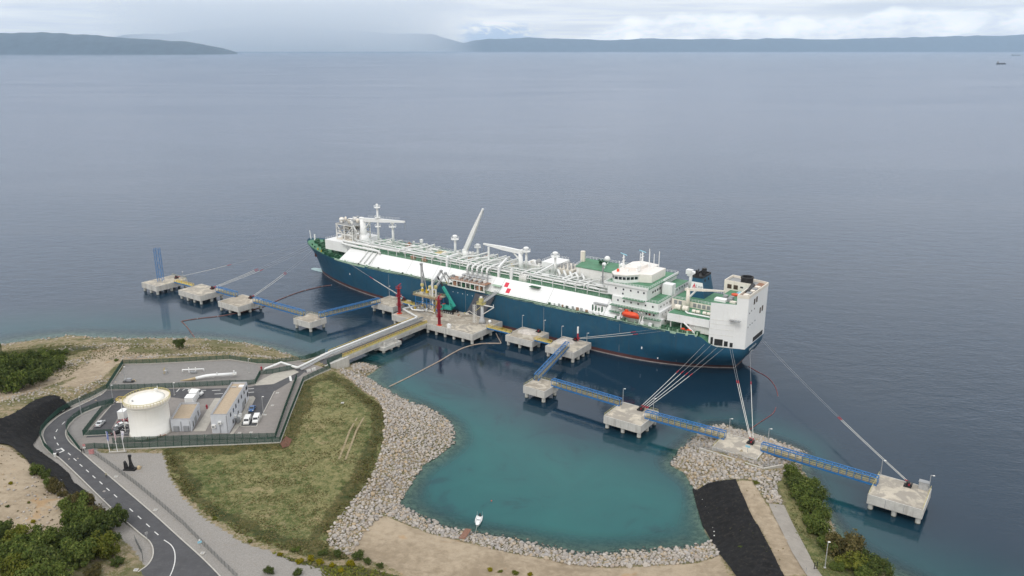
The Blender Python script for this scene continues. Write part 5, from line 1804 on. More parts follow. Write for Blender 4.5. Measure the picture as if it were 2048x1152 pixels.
# ------------------------------------------------------------------ blue lattice tower on the leftmost dolphin
lt = thing('lattice_tower', 'blue steel lattice tower on the leftmost dolphin', 'tower', SW(-250.6, 80.0, 5))
c0 = SW(-250.6, 80.0, 5)
lean = Vector((0, 0, 0))
hw, HT = 1.3, 19.0
cor = [(-hw, -hw), (hw, -hw), (hw, hw), (-hw, hw)]
for x, y in cor:
    MB().bar(c0 + Vector((x, y, 0)), c0 + Vector((x, y, HT)), .2).build('tower_leg', M['blue'], lt)
nb = 9
for j in range(nb):
    z0, z1 = HT * j / nb, HT * (j + 1) / nb
    for i in range(4):
        a, b = cor[i], cor[(i + 1) % 4]
        MB().bar(c0 + Vector((*a, z1)), c0 + Vector((*b, z1)), .085).build('tower_ring', M['blue'], lt)
        if j % 2:
            a, b = b, a
        MB().bar(c0 + Vector((*a, z0)), c0 + Vector((*b, z1)), .085).build('tower_brace', M['blue'], lt)

# ------------------------------------------------------------------ red fire monitor towers
def monitor_tower(label, s, t, h):
    p = SW(s, t, Z_TOP)
    root = thing('fire_monitor_tower', label, 'tower', p, group='red fire monitor towers')
    up = Vector((0, 0, 1))
    cs = [(-.55, -.55), (.55, -.55), (.55, .55), (-.55, .55)]
    for x, y in cs:
        MB().bar(p + Vector((x, y, 0)), p + Vector((x, y, h)), .24).build('tower_leg', M['red'], root)
    for j in range(7):
        z0, z1 = h * j / 7, h * (j + 1) / 7
        for i in range(4):
            MB().bar(p + Vector((*cs[i], z0)), p + Vector((*cs[(i + 1) % 4], z1)), .15).build('tower_brace', M['red'], root)
    MB().bar(p, p + up * h, .42, n=8).build('riser_pipe', M['red'], root)
    for f in (.34, .68, 1.0):
        pf = MB().box(p + up * (h * f), (2.3, 2.3, .16), SHIP_ANG).build('tower_platform', M['red'], root)
        c4 = [p + up * (h * f) + ES * x + ET * y for x, y in ((-1.1, -1.1), (1.1, -1.1), (1.1, 1.1), (-1.1, 1.1))]
        rail_line(pf, c4 + [c4[0]], 1.1, M['red'], 1.1, .09, 'platform_rail')
    MB().bar(p + up * (h + .1), p + up * (h + 1.5), .4, n=8).build('monitor_stand', M['red'], root)
    MB().bar(p + up * (h + 1.5), p + up * (h + 2.3) + ES * .6 - ET * 1.2, .26, n=8).build('monitor_nozzle', M['red'], root)
    MB().box(p + up * .2, (1.9, 1.9, .4), SHIP_ANG).build('footing', M['orange'], root)


monitor_tower('red fire monitor tower at the left corner of the loading platform', -99.0, 44.6, 13.2)
monitor_tower('red fire monitor tower at the front of the loading platform near the crane', -71.3, 46.6, 13.0)

M['tan'] = mat('dull_tan_paint', (0.30, 0.24, 0.15), .7, var=.2, vscale=.8)
ar = thing('loading_arm_stand', 'blue legged platform with yellow railing carrying the loading arms', 'platform', SW(-92, 29.5, 5))
for s in (-99.5, -92, -84.8):
    for t in (27.2, 32.0):
        MB().bar(SW(s, t, 5), SW(s, t, 12), .4).build('stand_leg', M['blue'], ar)
for t in (27.2, 32.0):
    MB().bar(SW(-99.5, t, 8.4), SW(-84.8, t, 8.4), .3).build('stand_beam', M['blue'], ar)
    MB().bar(SW(-99.5, t, 5.2), SW(-92, t, 11.8), .22).build('stand_brace', M['blue'], ar)
    MB().bar(SW(-84.8, t, 5.2), SW(-92, t, 11.8), .22).build('stand_brace', M['blue'], ar)
MB().prism(wrect(-100.4, -84, 26.4, 32.8), 11.8, 12.1).build('stand_deck', M['ctop'], ar)
MB().prism(wrect(-100.5, -83.9, 32.75, 32.9), 11.6, 12.5).build('stand_fascia', M['tan'], ar)
rail_line(ar, [SW(-100.3, 32.7, 12.1), SW(-84.1, 32.7, 12.1), SW(-84.1, 26.5, 12.1), SW(-100.3, 26.5, 12.1), SW(-100.3, 32.7, 12.1)], 1.1, M['ypale'], 1.4, .08)
MB().bar(SW(-85.5, 34.2, 5), SW(-83.2, 33.6, 12), 1.2, .2).build('stair_flight', M['yellow'], ar)
MB().bar(SW(-86.2, 34.6, 6.1), SW(-83.9, 34.0, 13.1), .14).build('stair_rail', M['yellow'], ar)


def loading_arm(label, s, t, pts, top):
    root = thing('marine_loader', label, 'loading arm', SW(s, t, 5), group='gas loading arms')
    MB().bar(SW(s, t, 5), SW(s, t, top), .42, n=10).build('riser_column', M['white2'], root)
    MB().lathe([(.7, 0), (.95, .4), (.95, 1.3), (.7, 1.7)], SW(s, t, top - .8), 10).build('swivel_joint', M['ypale'], root)
    P_ = [SW(*p) for p in pts]
    MB().tube(P_[:2], .34, 8).build('inboard_arm', M['steel'], root)
    MB().tube([p + ES * .8 for p in P_[:2]], .13, 6).build('balance_rod', M['grey'], root)
    MB().tube([p - ES * .7 for p in P_[:2]], .13, 6).build('balance_rod', M['grey'], root)
    MB().lathe([(.4, -.6), (.85, -.3), (.85, .3), (.4, .6)], P_[1], 10).build('apex_swivel', M['grey'], root)
    MB().tube(P_[1:3], .27, 8).build('outboard_arm', M['grey'], root)
    MB().tube(P_[2:], .22, 8).build('coupler', M['yellow'], root)
    d = (P_[0] - P_[1]).normalized()
    MB().box(P_[0] + d * 2.6, (1.1, 1.1, 1.5), SHIP_ANG).build('counterweight', M['yellow'], root)
    MB().tube([P_[0], P_[0] + d * 2.4], .4, 8).build('counterweight_beam', M['white2'], root)


loading_arm('folded loading arm standing upright at the left end of its stand', -97.0, 29.3, [(-97, 29.3, 16.6), (-97.8, 28.6, 27.4), (-95.4, 28.2, 15.6), (-95.3, 28.0, 13.6)], 16.6)
loading_arm('loading arm reaching up and right towards the ship manifold', -91.8, 29.3, [(-91.8, 29.3, 16.2), (-87.6, 25.2, 24.6), (-86.9, 22.5, 19.0), (-86.8, 22.0, 17.5)], 16.2)
loading_arm('loading arm partly hidden behind the crane boom', -88.0, 29.3, [(-88.0, 29.3, 17.0), (-84.6, 25.5, 24.0), (-82.9, 22.6, 19.8), (-82.4, 21.9, 18.6)], 17.0)
# vertical vent post between them
one('vent_post', MB().bar(SW(-88.6, 31.2, 5), SW(-88.6, 31.2, 21.5), .5, n=10), M['white2'], 'tall white post rising through the loading arm stand', 'post')
# pipe skid left of the arms
sk = thing('valve_skid', 'grey tangle of valves and pipes on the platform under the loading arms', 'valves', SW(-95, 33, 5))
for k in range(22):
    s, t = random.uniform(-100, -88), random.uniform(26.2, 36.5)
    z = Z_TOP + random.uniform(.4, 1.6)
    l1 = random.uniform(1.5, 5)
    if k % 2:
        MB().tube([SW(s, t, 5), SW(s, t, z), SW(s + l1, t, z), SW(s + l1, t, 5)], random.uniform(.14, .28), 6).build('skid_pipe', M[('steel', 'pipe', 'white2')[k % 3]], sk, True)
    else:
        MB().tube([SW(s, t, 5), SW(s, t, z), SW(s, t - l1 * .6, z), SW(s, t - l1 * .6, 5)], random.uniform(.14, .28), 6).build('skid_pipe', M[('steel', 'pipe', 'grey')[k % 3]], sk, True)
for k in range(10):
    s, t = random.uniform(-100, -87), random.uniform(26.5, 36.5)
    MB().lathe([(.25, 0), (.25, 1.0), (.55, 1.05), (.55, 1.3), (.15, 1.35), (.15, 2.0)], SW(s, t, 5), 8).build('skid_valve', M[random.choice(['steel', 'white2', 'yellow', 'grey'])], sk)
rail_line(sk, [SW(-92, 38.6, 5), SW(-83.5, 38.6, 5)], 1.2, M['grey'], .8, .1, 'skid_fence')
MB().tube([SW(-103.5, 33, 6.0), SW(-99, 36.5, 6.0), SW(-96, 38.2, 5.9), SW(-90.5, 36, 5.9)], .4, 8).build('curved_pipe', M['pipe'], sk, True)

# ------------------------------------------------------------------ teal mobile crane
cr = thing('mobile_crane', 'teal crawler crane with raised telescopic boom on the loading platform', 'crane', SW(-80, 29, 5))
for t in (26.4, 30.2):
    tr_ = MB().box(SW(-79.5, t, 5.55), (6.4, 1.0, 1.1), SHIP_ANG).build('crawler_track', M['black'], cr)
    for k in range(5):
        MB().bar(SW(-82.1 + k * 1.3, t - .55, 5.55), SW(-82.1 + k * 1.3, t + .55, 5.55), .4, n=10).build('track_roller', M['grey'], tr_)
MB().box(SW(-79.5, 28.3, 6.2), (4.0, 3.0, .8), SHIP_ANG).build('carbody', M['black'], cr)
MB().box(SW(-81.2, 28.6, 7.5), (5.6, 2.8, 1.7), SHIP_ANG + .25).build('upper_body', M['teal'], cr)
MB().box(SW(-82.9, 30.8, 7.9), (1.8, 1.5, 2.3), SHIP_ANG + .25).build('cab', M['teal'], cr)
MB().box(SW(-82.9, 31.6, 8.3), (1.4, .14, 1.1), SHIP_ANG + .25).build('cab_window', M['glass'], cr)
MB().box(SW(-84.2, 28.3, 7.6), (1.2, 2.8, 1.9), SHIP_ANG + .25).build('counterweight', M['orange'], cr)
for t in (26, 31.2):
    MB().bar(SW(-84.5, t, 5), SW(-83.5, t, 6.2), .3).build('outrigger', M['black'], cr)
bA, bB, bC = SW(-76.6, 28.6, 8.6), SW(-84.6, 27.6, 17.4), SW(-89.0, 26.6, 21.8)
MB().bar(bA, bB, 1.05, 1.25).build('boom_base_section', M['teal'], cr)
MB().bar(bB - (bB - bA) * .02, bC, .6, .75).build('boom_inner_section', M['black'], cr)
MB().bar(SW(-79.5, 28.6, 8.4), bA.lerp(bB, .45), .4, n=8).build('boom_cylinder', M['teal'], cr)
MB().bar(bA.lerp(bB, .5) + Vector((0, 0, .9)), bA.lerp(bB, .85) + Vector((0, 0, .9)), .5, .4).build('hose_reel', M['teal'], cr)
MB().bar(bC, bC - Vector((0, 0, 6)), .12, n=6).build('hoist_rope', M['black'], cr)
for k, lab in enumerate(('pale pallet lying nearest the teal crane', 'cream board lying behind the teal crane', 'rusty plate lying between crane and gangway', 'yellowish beam lying near the platform back edge')):
    a = random.uniform(0, 6.28)
    o = MB().box(SW(random.uniform(-75, -70.5), random.uniform(25.5, 31), 5.0 + .25), (random.uniform(.6, 2.8), random.uniform(.4, 1.4), .5), a)
    one('loose_timber', o, M[('ctop2', 'cream', 'rust', 'ypale')[k % 4]], lab, 'timber', 'loose materials beside the crane')
hose = MB().tube([SW(-71.5, 26.8, 5.3), SW(-70.5, 24.5, 6.5), SW(-68.5, 24.4, 5.6), SW(-65.5, 25.3, 5.2), SW(-62, 26.2, 5.2)], .16, 6)
one('supply_hose', hose, M['rope'], 'pale hose draped over the platform edge behind the crane', 'hose')
one('equipment_cabinet', MB().box(SW(-65.4, 46.4, 5.9), (1.8, 1.1, 1.8), SHIP_ANG), M['white'], 'white cabinet at the front edge of the loading platform', 'cabinet')

# ------------------------------------------------------------------ gangway tower
gt = thing('gangway_tower', 'grey telescopic gangway tower with jib reaching to the ship', 'gangway', SW(-57, 32, 5))
MB().lathe([(1.9, 0), (1.5, 1.6), (.85, 3.0), (.75, 9.6)], SW(-56.6, 32, 5), 12).build('tower_column', M['steel'], gt, True)
mb = MB()
for k in range(4):
    x, y = ((-.55, -.55), (.55, -.55), (.55, .55), (-.55, .55))[k]
    mb.bar(SW(-60 + x, 33.6 + y, 5), SW(-60 + x, 33.6 + y, 14.2), .14)
for j in range(8):
    for k in range(4):
        x, y = ((-.55, -.55), (.55, -.55), (.55, .55), (-.55, .55))[k]
        x2, y2 = ((-.55, -.55), (.55, -.55), (.55, .55), (-.55, .55))[(k + 1) % 4]
        mb.bar(SW(-60 + x, 33.6 + y, 5 + j * 1.15), SW(-60 + x2, 33.6 + y2, 5 + (j + 1) * 1.15), .08)
mb.build('stair_tower', M['white2'], gt)['kind'] = 'stuff'
MB().box(SW(-57.2, 32.0, 14.6), (3.6, 3.0, .3), SHIP_ANG).build('landing', M['ypale'], gt)
rail_line(gt, [SW(-59, 33.5, 14.7), SW(-55.4, 33.5, 14.7), SW(-55.4, 30.5, 14.7), SW(-59, 30.5, 14.7), SW(-59, 33.5, 14.7)], 1.1, M['ypale'], 1.0, .09)
MB().box(SW(-57.2, 32.0, 16.6), (1.6, 1.6, 1.9), SHIP_ANG).build('control_cabin', M['ypale'], gt)
MB().lathe([(.7, 0), (.7, .6)], SW(-57.2, 32, 17.6), 10).build('cabin_top', M['white2'], gt)
MB().bar(SW(-57.0, 31, 15.0), SW(-56.2, 20.5, 17.6), 1.5, .25).build('gangway_walk', M['steel'], gt)
for k in (-.7, .7):
    rail_line(gt, [SW(-57.0 + k, 31, 15.1), SW(-56.2 + k, 20.5, 17.7)], 1.2, M['steel'], 1.2, .1)
MB().bar(SW(-56.4, 32, 14.2), SW(-49.6, 32.6, 14.6), .4).build('jib', M['white2'], gt)
MB().bar(SW(-56.4, 32, 9.4), SW(-49.2, 32.6, 14.4), .34).build('jib_strut', M['white2'], gt)
MB().bar(SW(-49.4, 32.6, 14.2), SW(-49.4, 32.6, 15.8), .3).build('jib_post', M['white2'], gt)
MB().bar(SW(-59.6, 33.2, 11), SW(-56.5, 32, 14), .9, .2).build('stair_flight', M['ypale'], gt)
one('white_buoy', MB().ball(SW(-53.6, 30.0, 5.85), .85, 12), M['white'], 'round white float lying on the platform right of the gangway', 'float', smooth=True)

# ------------------------------------------------------------------ red and white marker pole, lamp posts
mp_ = thing('marker_pole', 'red and white navigation marker pole on a breasting dolphin', 'pole', SW(-6.6, 26.2, 5))
MB().bar(SW(-6.6, 26.2, 5), SW(-6.6, 26.2, 8.6), .42, n=10).build('pole_lower', M['red'], mp_)
MB().bar(SW(-6.6, 26.2, 8.6), SW(-6.6, 26.2, 11.6), .42, n=10).build('pole_upper', M['white'], mp_)


def lamp_post(label, p, h=6.0, arm=(1.0, 0.0), group='lamp posts on the jetty'):
    root = thing('lamp_post', label, 'lamp post', p, group=group)
    p = Vector(p)
    MB().cone(p, p + Vector((0, 0, h)), .14, .09, 8).build('lamp_column', M['steel'], root)
    MB().box(p + Vector((0, 0, .1)), (.5, .5, .2)).build('lamp_base', M['conc'], root)
    e = p + Vector((arm[0], arm[1], h + .15))
    MB().bar(p + Vector((0, 0, h)), e, .1).build('lamp_arm', M['steel'], root)
    MB().box(e, (.6, .35, .16)).build('lamp_head', M['white2'], root)


for s, t, h, lab in ((-24.4, 27, 6.5, 'lamp post on the far edge of the dolphin with the rubble heap'), (-36.6, 27, 6.5, 'lamp post beside the rubble heap nearest the platform'), (-13.8, 28.5, 6.2, 'lamp post at the left edge of the dolphin with the marker pole'),
                     (-1.4, 27, 5.0, 'short lamp post right of the marker pole'), (38.8, 75.0, 6.0, 'lamp post at the end of the basin footbridge'), (54.4, 75.2, 6.0, 'lamp post behind the ropes on the four rope dolphin'),
                     (82.6, 74.4, 5.6, 'lamp post at the left back corner of the rock spit slab'), (96.0, 74.2, 5.6, 'lamp post at the right back corner of the rock spit slab'), (131.4, 74.8, 5.4, 'lamp post where the footbridge meets the rightmost dolphin'),
                     (145.0, 75.0, 4.8, 'lamp post behind the grey cabinet on the rightmost dolphin'), (-122.8, 27, 6.0, 'lamp post on the dolphin below the bow'), (-243.0, 71, 4.5, 'lamp post on the dolphin with the lattice tower')):
    lamp_post(lab, SW(s, t, Z_TOP) if not (s == 38.8) else SW(s + 2.6, t - 1, Z_TOP), h, (.5, -.6))
cab = thing('grey_cabinet', 'grey sheet metal shelter on the back corner of the rightmost dolphin', 'cabinet', SW(143.6, 75.6, 5))
MB().box(SW(143.6, 75.6, 6.2), (2.6, 1.6, 2.4), SHIP_ANG).build('cabinet_body', M['steel'], cab)
MB().box(SW(143.6, 75.6, 7.45), (2.9, 1.9, .12), SHIP_ANG).build('cabinet_roof', M['grey'], cab)
cab2 = thing('solar_beacon', 'small light panel on a post on the dolphin left of the platform', 'beacon', SW(-112.5, 30, 5))
MB().bar(SW(-112.5, 30, 5), SW(-112.5, 30, 6.8), .15).build('beacon_post', M['steel'], cab2)
MB().box(SW(-112.5, 30, 7.0), (2.0, 1.2, .1), SHIP_ANG).build('beacon_panel', M['skyb'], cab2)
sg = thing('notice_post', 'small blue sign on a post at the front of the rock spit slab', 'sign', SW(92.5, 84.0, 5))
MB().bar(SW(92.5, 84, 5), SW(92.5, 84, 7.2), .12).build('sign_post', M['steel'], sg)
MB().box(SW(92.5, 84, 7.1), (1.6, .1, .7), SHIP_ANG).build('sign_board', M['skyb'], sg)


# ------------------------------------------------------------------ mooring ropes
def sag(a, b, k, n=14):
    a, b = Vector(a), Vector(b)
    L = (b - a).length
    return [a.lerp(b, i / n) - Vector((0, 0, 4 * k * L * (i / n) * (1 - i / n))) for i in range(n + 1)]


def rope(label, a, b, frac=.42, k=.012, r=.09, cuffs=True, twin=False):
    """shore tail of thick white rope with a red cuff, then thinner grey line to the ship"""
    root = thing('mooring_rope', label, 'rope', a, group='mooring ropes of the ship')
    pts = sag(a, b, k, 24)
    m = max(2, int(24 * frac))
    MB().tube(pts[:m + 1], r, 6).build('rope_tail', M['rope'], root, True)
    MB().tube(pts[m:], r * .45, 5).build('rope_line', M['wire'], root, True)
    d = (pts[m + 1] - pts[m]).normalized()
    MB().tube([pts[m] - d * 1.1, pts[m] + d * 1.3], r * 1.7, 6).build('rope_cuff', M['cuff'], root, True)
    MB().tube([pts[0], pts[0] + (pts[1] - pts[0]).normalized() * 1.4], r * 2.0, 6).build('rope_sleeve', M['cuff'], root, True)


bowp = lambda s, z, side=1: SW(s, side * (breadth(s, z) + .05), z)
rope('single rope from the leftmost dolphin to the bow tip', SW(-247, 71.5, 5.9), bowp(-213, 17.5), .38)
rope('upper of three ropes from the second dolphin to the bow', SW(-212.2, 72.2, 6.1), bowp(-211, 17.0), .42)
rope('middle of three ropes from the second dolphin to the bow', SW(-211.6, 72.3, 5.9), bowp(-208.5, 16.4), .45)
rope('lower of three ropes from the second dolphin to the bow', SW(-211, 72.5, 5.7), bowp(-206, 15.8), .47)
rope('left of two ropes from the third dolphin to the bow side', SW(-180.8, 70.5, 6.0), bowp(-203, 15.6), .5)
rope('right of two ropes from the third dolphin to the bow side', SW(-180.2, 70.6, 5.7), bowp(-200.5, 15.2), .5)
rope('upper spring rope from the bow side dolphin to the ship side', SW(-112.2, 26.4, 6.2), SW(-158.5, 21.7, 17.0), .62, .006)
rope('lower spring rope from the bow side dolphin to the ship side', SW(-112.0, 26.6, 5.8), SW(-157.0, 21.7, 16.9), .60, .008)
rope('upper spring rope from the marker pole dolphin to the ship deck', SW(-7.0, 26.0, 6.1), SW(30.0, 21.6, 16.9), .74, .006)
rope('lower spring rope from the marker pole dolphin to the ship deck', SW(-7.0, 26.2, 5.7), SW(34.0, 21.4, 16.8), .70, .008)
ls = ['first of four ropes fanning from the basin dolphin to the stern', 'second of four ropes fanning from the basin dolphin to the stern', 'third of four ropes fanning from the basin dolphin to the stern', 'rightmost of four ropes fanning from the basin dolphin to the stern']
for k in range(4):
    s = 49.0 + k * .8
    e = 50.5 + k * 2.4
    rope(ls[k], SW(s, 74.6, 5.9), SW(e, breadth(e, 12) + .05, (13.6, 13.4, 12.6, 12.4)[k]), .55, .008, .10)
rope('left of two ropes from the rock spit slab to the stern', SW(90.8, 76.6, 5.9), SW(59.2, 13.4, 12.6), .62, .008, .10)
rope('right of two ropes from the rock spit slab to the stern', SW(91.2, 76.6, 5.9), SW(60.0, 13.1, 12.6), .60, .008, .10)
rope('single rope from the rock spit slab to the middle of the transom', SW(91.8, 76.6, 5.9), SW(65.3, 5.5, 10.5), .62, .006, .11)
rope('left of two long ropes from the rightmost dolphin to the far stern quarter', SW(139.2, 75.8, 5.9), SW(65.2, -8.5, 10.5), .40, .01, .075)
rope('right of two long ropes from the rightmost dolphin to the far stern quarter', SW(139.8, 75.8, 5.9), SW(65.2, -9.8, 10.7), .38, .01, .075)


# ------------------------------------------------------------------ floating booms
def boom(label, px, m='rust', r=.24, z=.1):
    pts = [P(x, y, 0) + Vector((0, 0, z)) for x, y in px]
    fine = []
    for i in range(len(pts) - 1):
        p0 = pts[max(0, i - 1)]
        p1, p2 = pts[i], pts[i + 1]
        p3 = pts[min(len(pts) - 1, i + 2)]
        for k in range(8):
            t = k / 8
            fine.append(.5 * ((2 * p1) + (p2 - p0) * t + (2 * p0 - 5 * p1 + 4 * p2 - p3) * t * t + (3 * p1 - p0 - 3 * p2 + p3) * t ** 3))
    fine.append(pts[-1])
    root = thing('floating_boom', label, 'boom', pts[0], group='floating oil booms')
    L = sum((b - a).length for a, b in zip(fine[:-1], fine[1:]))
    n = max(3, int(L / 11))
    per = max(2, len(fine) // n)
    i = 0
    while i < len(fine) - 1:
        seg = fine[i:i + per + 1]
        if len(seg) >= 2:
            MB().tube(seg, r, 7).build('boom_section', M[m], root, True)
            MB().ball(seg[-1], r * 1.35, 8).build('boom_joint', M['grey'], root)
        i += per


M['boomtan'] = mat('boom_tan', (0.40, 0.31, 0.24), .7, var=.2, vscale=.5)
M['boomred'] = mat('boom_faded_red', (0.17, 0.07, 0.055), .7, var=.3, vscale=.4)
boom('rust red floating boom running past the left dolphins to the ship bow', [(364, 642.5), (400, 637), (450, 631), (520, 616), (560, 599), (600, 584), (640, 574), (663, 570.5)], 'boomred')
boom('short faded boom leading ashore at the left beach', [(363, 643), (372, 652), (384, 668), (390, 676)], 'boomred', .22)
boom('long pale boom curving through the basin from the platform corner', [(992, 667), (996, 675), (1001, 684), (1001, 687), (985, 687), (960, 688), (930, 695), (905, 707), (880, 722), (850, 738), (815, 756), (779, 773.5)], 'boomtan', .26)
M['boomorange'] = mat('boom_orange', (0.26, 0.05, 0.045), .6, var=.2, vscale=.4)
boom('thin red boom trailing from the ship stern', [(1497, 733), (1512, 742), (1535, 755), (1550, 773), (1556, 793)], 'boomorange', .11)
boom('thin red boom floating off the rock spit', [(1497, 861), (1520, 845), (1545, 828), (1552, 815)], 'boomorange', .10)
# ------------------------------------------------------------------ road, yard paving
M.update(
    paving=mat('yard_paving', (0.235, 0.215, 0.20), .9, var=.10, vscale=.5, bump=.1, bscale=6, stain=(.17, .155, .145), stain_amt=.55),
    ugravel=mat('upper_yard_gravel', (0.225, 0.215, 0.205), .95, var=.10, vscale=.7, bump=.25, bscale=9),
    kerb=mat('kerb_concrete', (0.46, 0.44, 0.40), .85, var=.12, vscale=.8),
    walk=mat('walk_concrete', (0.40, 0.375, 0.33), .9, var=.12, vscale=.5, stain=(.5, .47, .42), stain_amt=.6),
    pathc=mat('path_concrete', (0.29, 0.265, 0.235), .9, var=.12, vscale=.4, stain=(.36, .33, .29), stain_amt=.6),
    paint=mat('road_paint', (0.66, 0.66, 0.64), .7, var=.12, vscale=2.0),
    tank=mat('tank_white', (0.80, 0.79, 0.75), .4, var=.025, vscale=.2, streak=((.66, .64, .58), .25)),
    wallgrey=mat('facade_pale_grey', (0.56, 0.58, 0.62), .7, var=.04, vscale=.3, streak=((.46, .47, .49), .3)),
    walldk=mat('facade_trim', (0.30, 0.31, 0.33), .7, var=.06, vscale=.5),
    roofg=mat('roof_gravel', (0.43, 0.345, 0.25), .95, var=.10, vscale=1.2, bump=.3, bscale=6, stain=(.36, .26, .18), stain_amt=.6),
    fence=mat('fence_green', (0.014, 0.060, 0.042), .5, var=.15),
    fgrey=mat('fence_grey_wire', (0.11, 0.12, 0.12), .6, var=.15),
    tyre=mat('tyre_rubber', (0.015, 0.015, 0.016), .8, var=.2),
    textile=mat('black_geotextile', (0.0115, 0.0115, 0.0125), .85, var=.45, vscale=.6, bump=1.0, bscale=.9, stain=(.046, .040, .032), stain_amt=.65, spec=.2, st=(.54, .64)),
    earth=mat('red_earth', (0.14, 0.065, 0.042), .95, var=.25, vscale=.8),
    anchor=mat('anchor_black', (0.014, 0.014, 0.016), .55, var=.2),
    tanend=mat('pipe_tan', (0.46, 0.36, 0.22), .6, var=.1),
)


def strip(L, Rr, z_off=0.0, wl=0.0, wr=1.0):
    mb = MB()
    vs, fs = [], []
    for l, r in zip(L, Rr):
        vs += [l.lerp(r, wl) + Vector((0, 0, z_off)), l.lerp(r, wr) + Vector((0, 0, z_off))]
    for i in range(len(L) - 1):
        fs.append((2 * i, 2 * i + 1, 2 * i + 3, 2 * i + 2))
    return mb.add(vs, fs)


def resample(pts, n):
    d = [0]
    for a, b in zip(pts[:-1], pts[1:]):
        d.append(d[-1] + (b - a).length)
    out = []
    for i in range(n):
        t = d[-1] * i / (n - 1)
        j = min(len(pts) - 2, max(0, int(np.searchsorted(d, t) - 1)))
        u = (t - d[j]) / max(1e-6, d[j + 1] - d[j])
        out.append(pts[j].lerp(pts[j + 1], u))
    return out


def catmull(pts, k=6):
    out = []
    for i in range(len(pts) - 1):
        p0, p1, p2, p3 = pts[max(0, i - 1)], pts[i], pts[i + 1], pts[min(len(pts) - 1, i + 2)]
        for j in range(k):
            t = j / k
            out.append(.5 * ((2 * p1) + (p2 - p0) * t + (2 * p0 - 5 * p1 + 4 * p2 - p3) * t * t + (3 * p1 - p0 - 3 * p2 + p3) * t ** 3))
    out.append(pts[-1])
    return out


RL, RR_ = catmull(ROAD_L), catmull(ROAD_R)
o = strip(RL, RR_, .02).build('road', M['asphalt'])
o['kind'] = 'structure'
o['label'] = 'asphalt access road curving down to the yard'
for nm, line, k in (('kerb', RL, -1), ('kerb', RR_, 1)):
    mb = MB()
    for a, b, c, d in zip(RL[:-1], RL[1:], RR_[:-1], RR_[1:]):
        o1, o2 = (a - c).normalized() * .18, (b - d).normalized() * .18
        p, q = (a + o1, b + o2) if k < 0 else (c - o1, d - o2)
        mb.bar(p + Vector((0, 0, .03)), q + Vector((0, 0, .03)), .3, .26)
    ob = mb.build('kerb', M['kerb'])
    ob['kind'] = 'structure'
# sidewalk band beside the road on the sea side
# centre line dashes
rd = bpy.data.objects.get('road')
dash = MB()
dpx = [(313, 1067, 8.15), (296, 1051, 7.98), (279, 1035, 7.85), (262.5, 1020.5, 7.7), (246, 1006, 7.56), (231, 992, 7.43), (216, 979, 7.3), (202, 966, 7.16), (188, 954, 7.04), (175, 942, 6.92), (162, 930.6, 6.8), (150, 919, 6.66), (138.7, 908, 6.52), (115.5, 888, 6.36)]
for x, y, z in dpx:
    p = P(x, y, z)
    # direction of the road here
    c = min(range(len(RL) - 1), key=lambda i: ((RL[i] + RR_[i]) / 2 - p).length)
    d = ((RL[c + 1] + RR_[c + 1]) / 2 - (RL[c] + RR_[c]) / 2)
    zc = float(np.interp(0, [0], [lerp(RL[c].z, RR_[c].z, .5)]))
    p.z = zc + .03
    d.normalize()
    MB().bar(p - d * 1.15, p + d * 1.15, .26, .012).build('lane_dash', M['paint'], rd)
for x, y, a in ((109.6, 876, None), (113.4, 861, None), (127, 845.6, None), (148, 830.6, None), (173, 817, None)):
    p = P(x, y, 6.2)
    c = min(range(len(RL) - 1), key=lambda i: ((RL[i] + RR_[i]) / 2 - p).length)
    d = ((RL[c + 1] + RR_[c + 1]) / 2 - (RL[c] + RR_[c]) / 2).normalized()
    p.z = lerp(RL[c].z, RR_[c].z, .5) + .03
    MB().bar(p - d * 1.1, p + d * 1.1, .24, .012).build('lane_dash', M['paint'], rd)
pts = catmull([P(328, 1080, 8.33), P(342, 1090, 8.4), P(349, 1103, 8.47), P(350, 1121, 8.57), P(346, 1138, 8.7), P(340, 1152, 8.8), P(330, 1170, 8.88)], 5)
mb = MB()
for a, b in zip(pts[:-1], pts[1:]):
    mb.bar(a + Vector((0, 0, .035)), b + Vector((0, 0, .035)), .24, .012)
mb.build('edge_line', M['paint'], rd)
for a, b in (((128, 901.5, 6.46), (119, 905.5, 6.5)), ((128, 901.5, 6.46), (122, 896.5, 6.42)), ((113, 900, 6.45), (121, 898, 6.42))):
    pa, pb = P(*a), P(*b)
    MB().bar(pa + Vector((0, 0, .045)), pb + Vector((0, 0, .045)), .5, .012).build('stop_line', M['paint'], rd)

# yard paving
yp = [P(x, y, YARD_Z).xy for x, y in [(250, 729), (300, 728), (460, 720), (515, 728), (560, 727), (600, 722), (655, 737), (606, 762), (559, 884), (300, 895), (228, 893), (198, 897), (173, 903), (152, 892), (140, 882), (133, 868), (137, 856), (160, 836), (190, 821), (226, 808), (217, 781)]]
o = MB().prism(yp, YARD_Z - .5, YARD_Z).build('yard_paving', M['paving'])
o['kind'] = 'structure'
o['label'] = 'grey paved industrial yard'


def sheet(name, px, z, m, parent=None, th=.03, zz=YARD_Z):
    poly = [P(x, y, zz + z).xy for x, y in px]
    ob = MB().prism(poly, zz - .1, zz + z).build(name, m, parent)
    if parent is None:
        ob['kind'] = 'structure'
    return ob


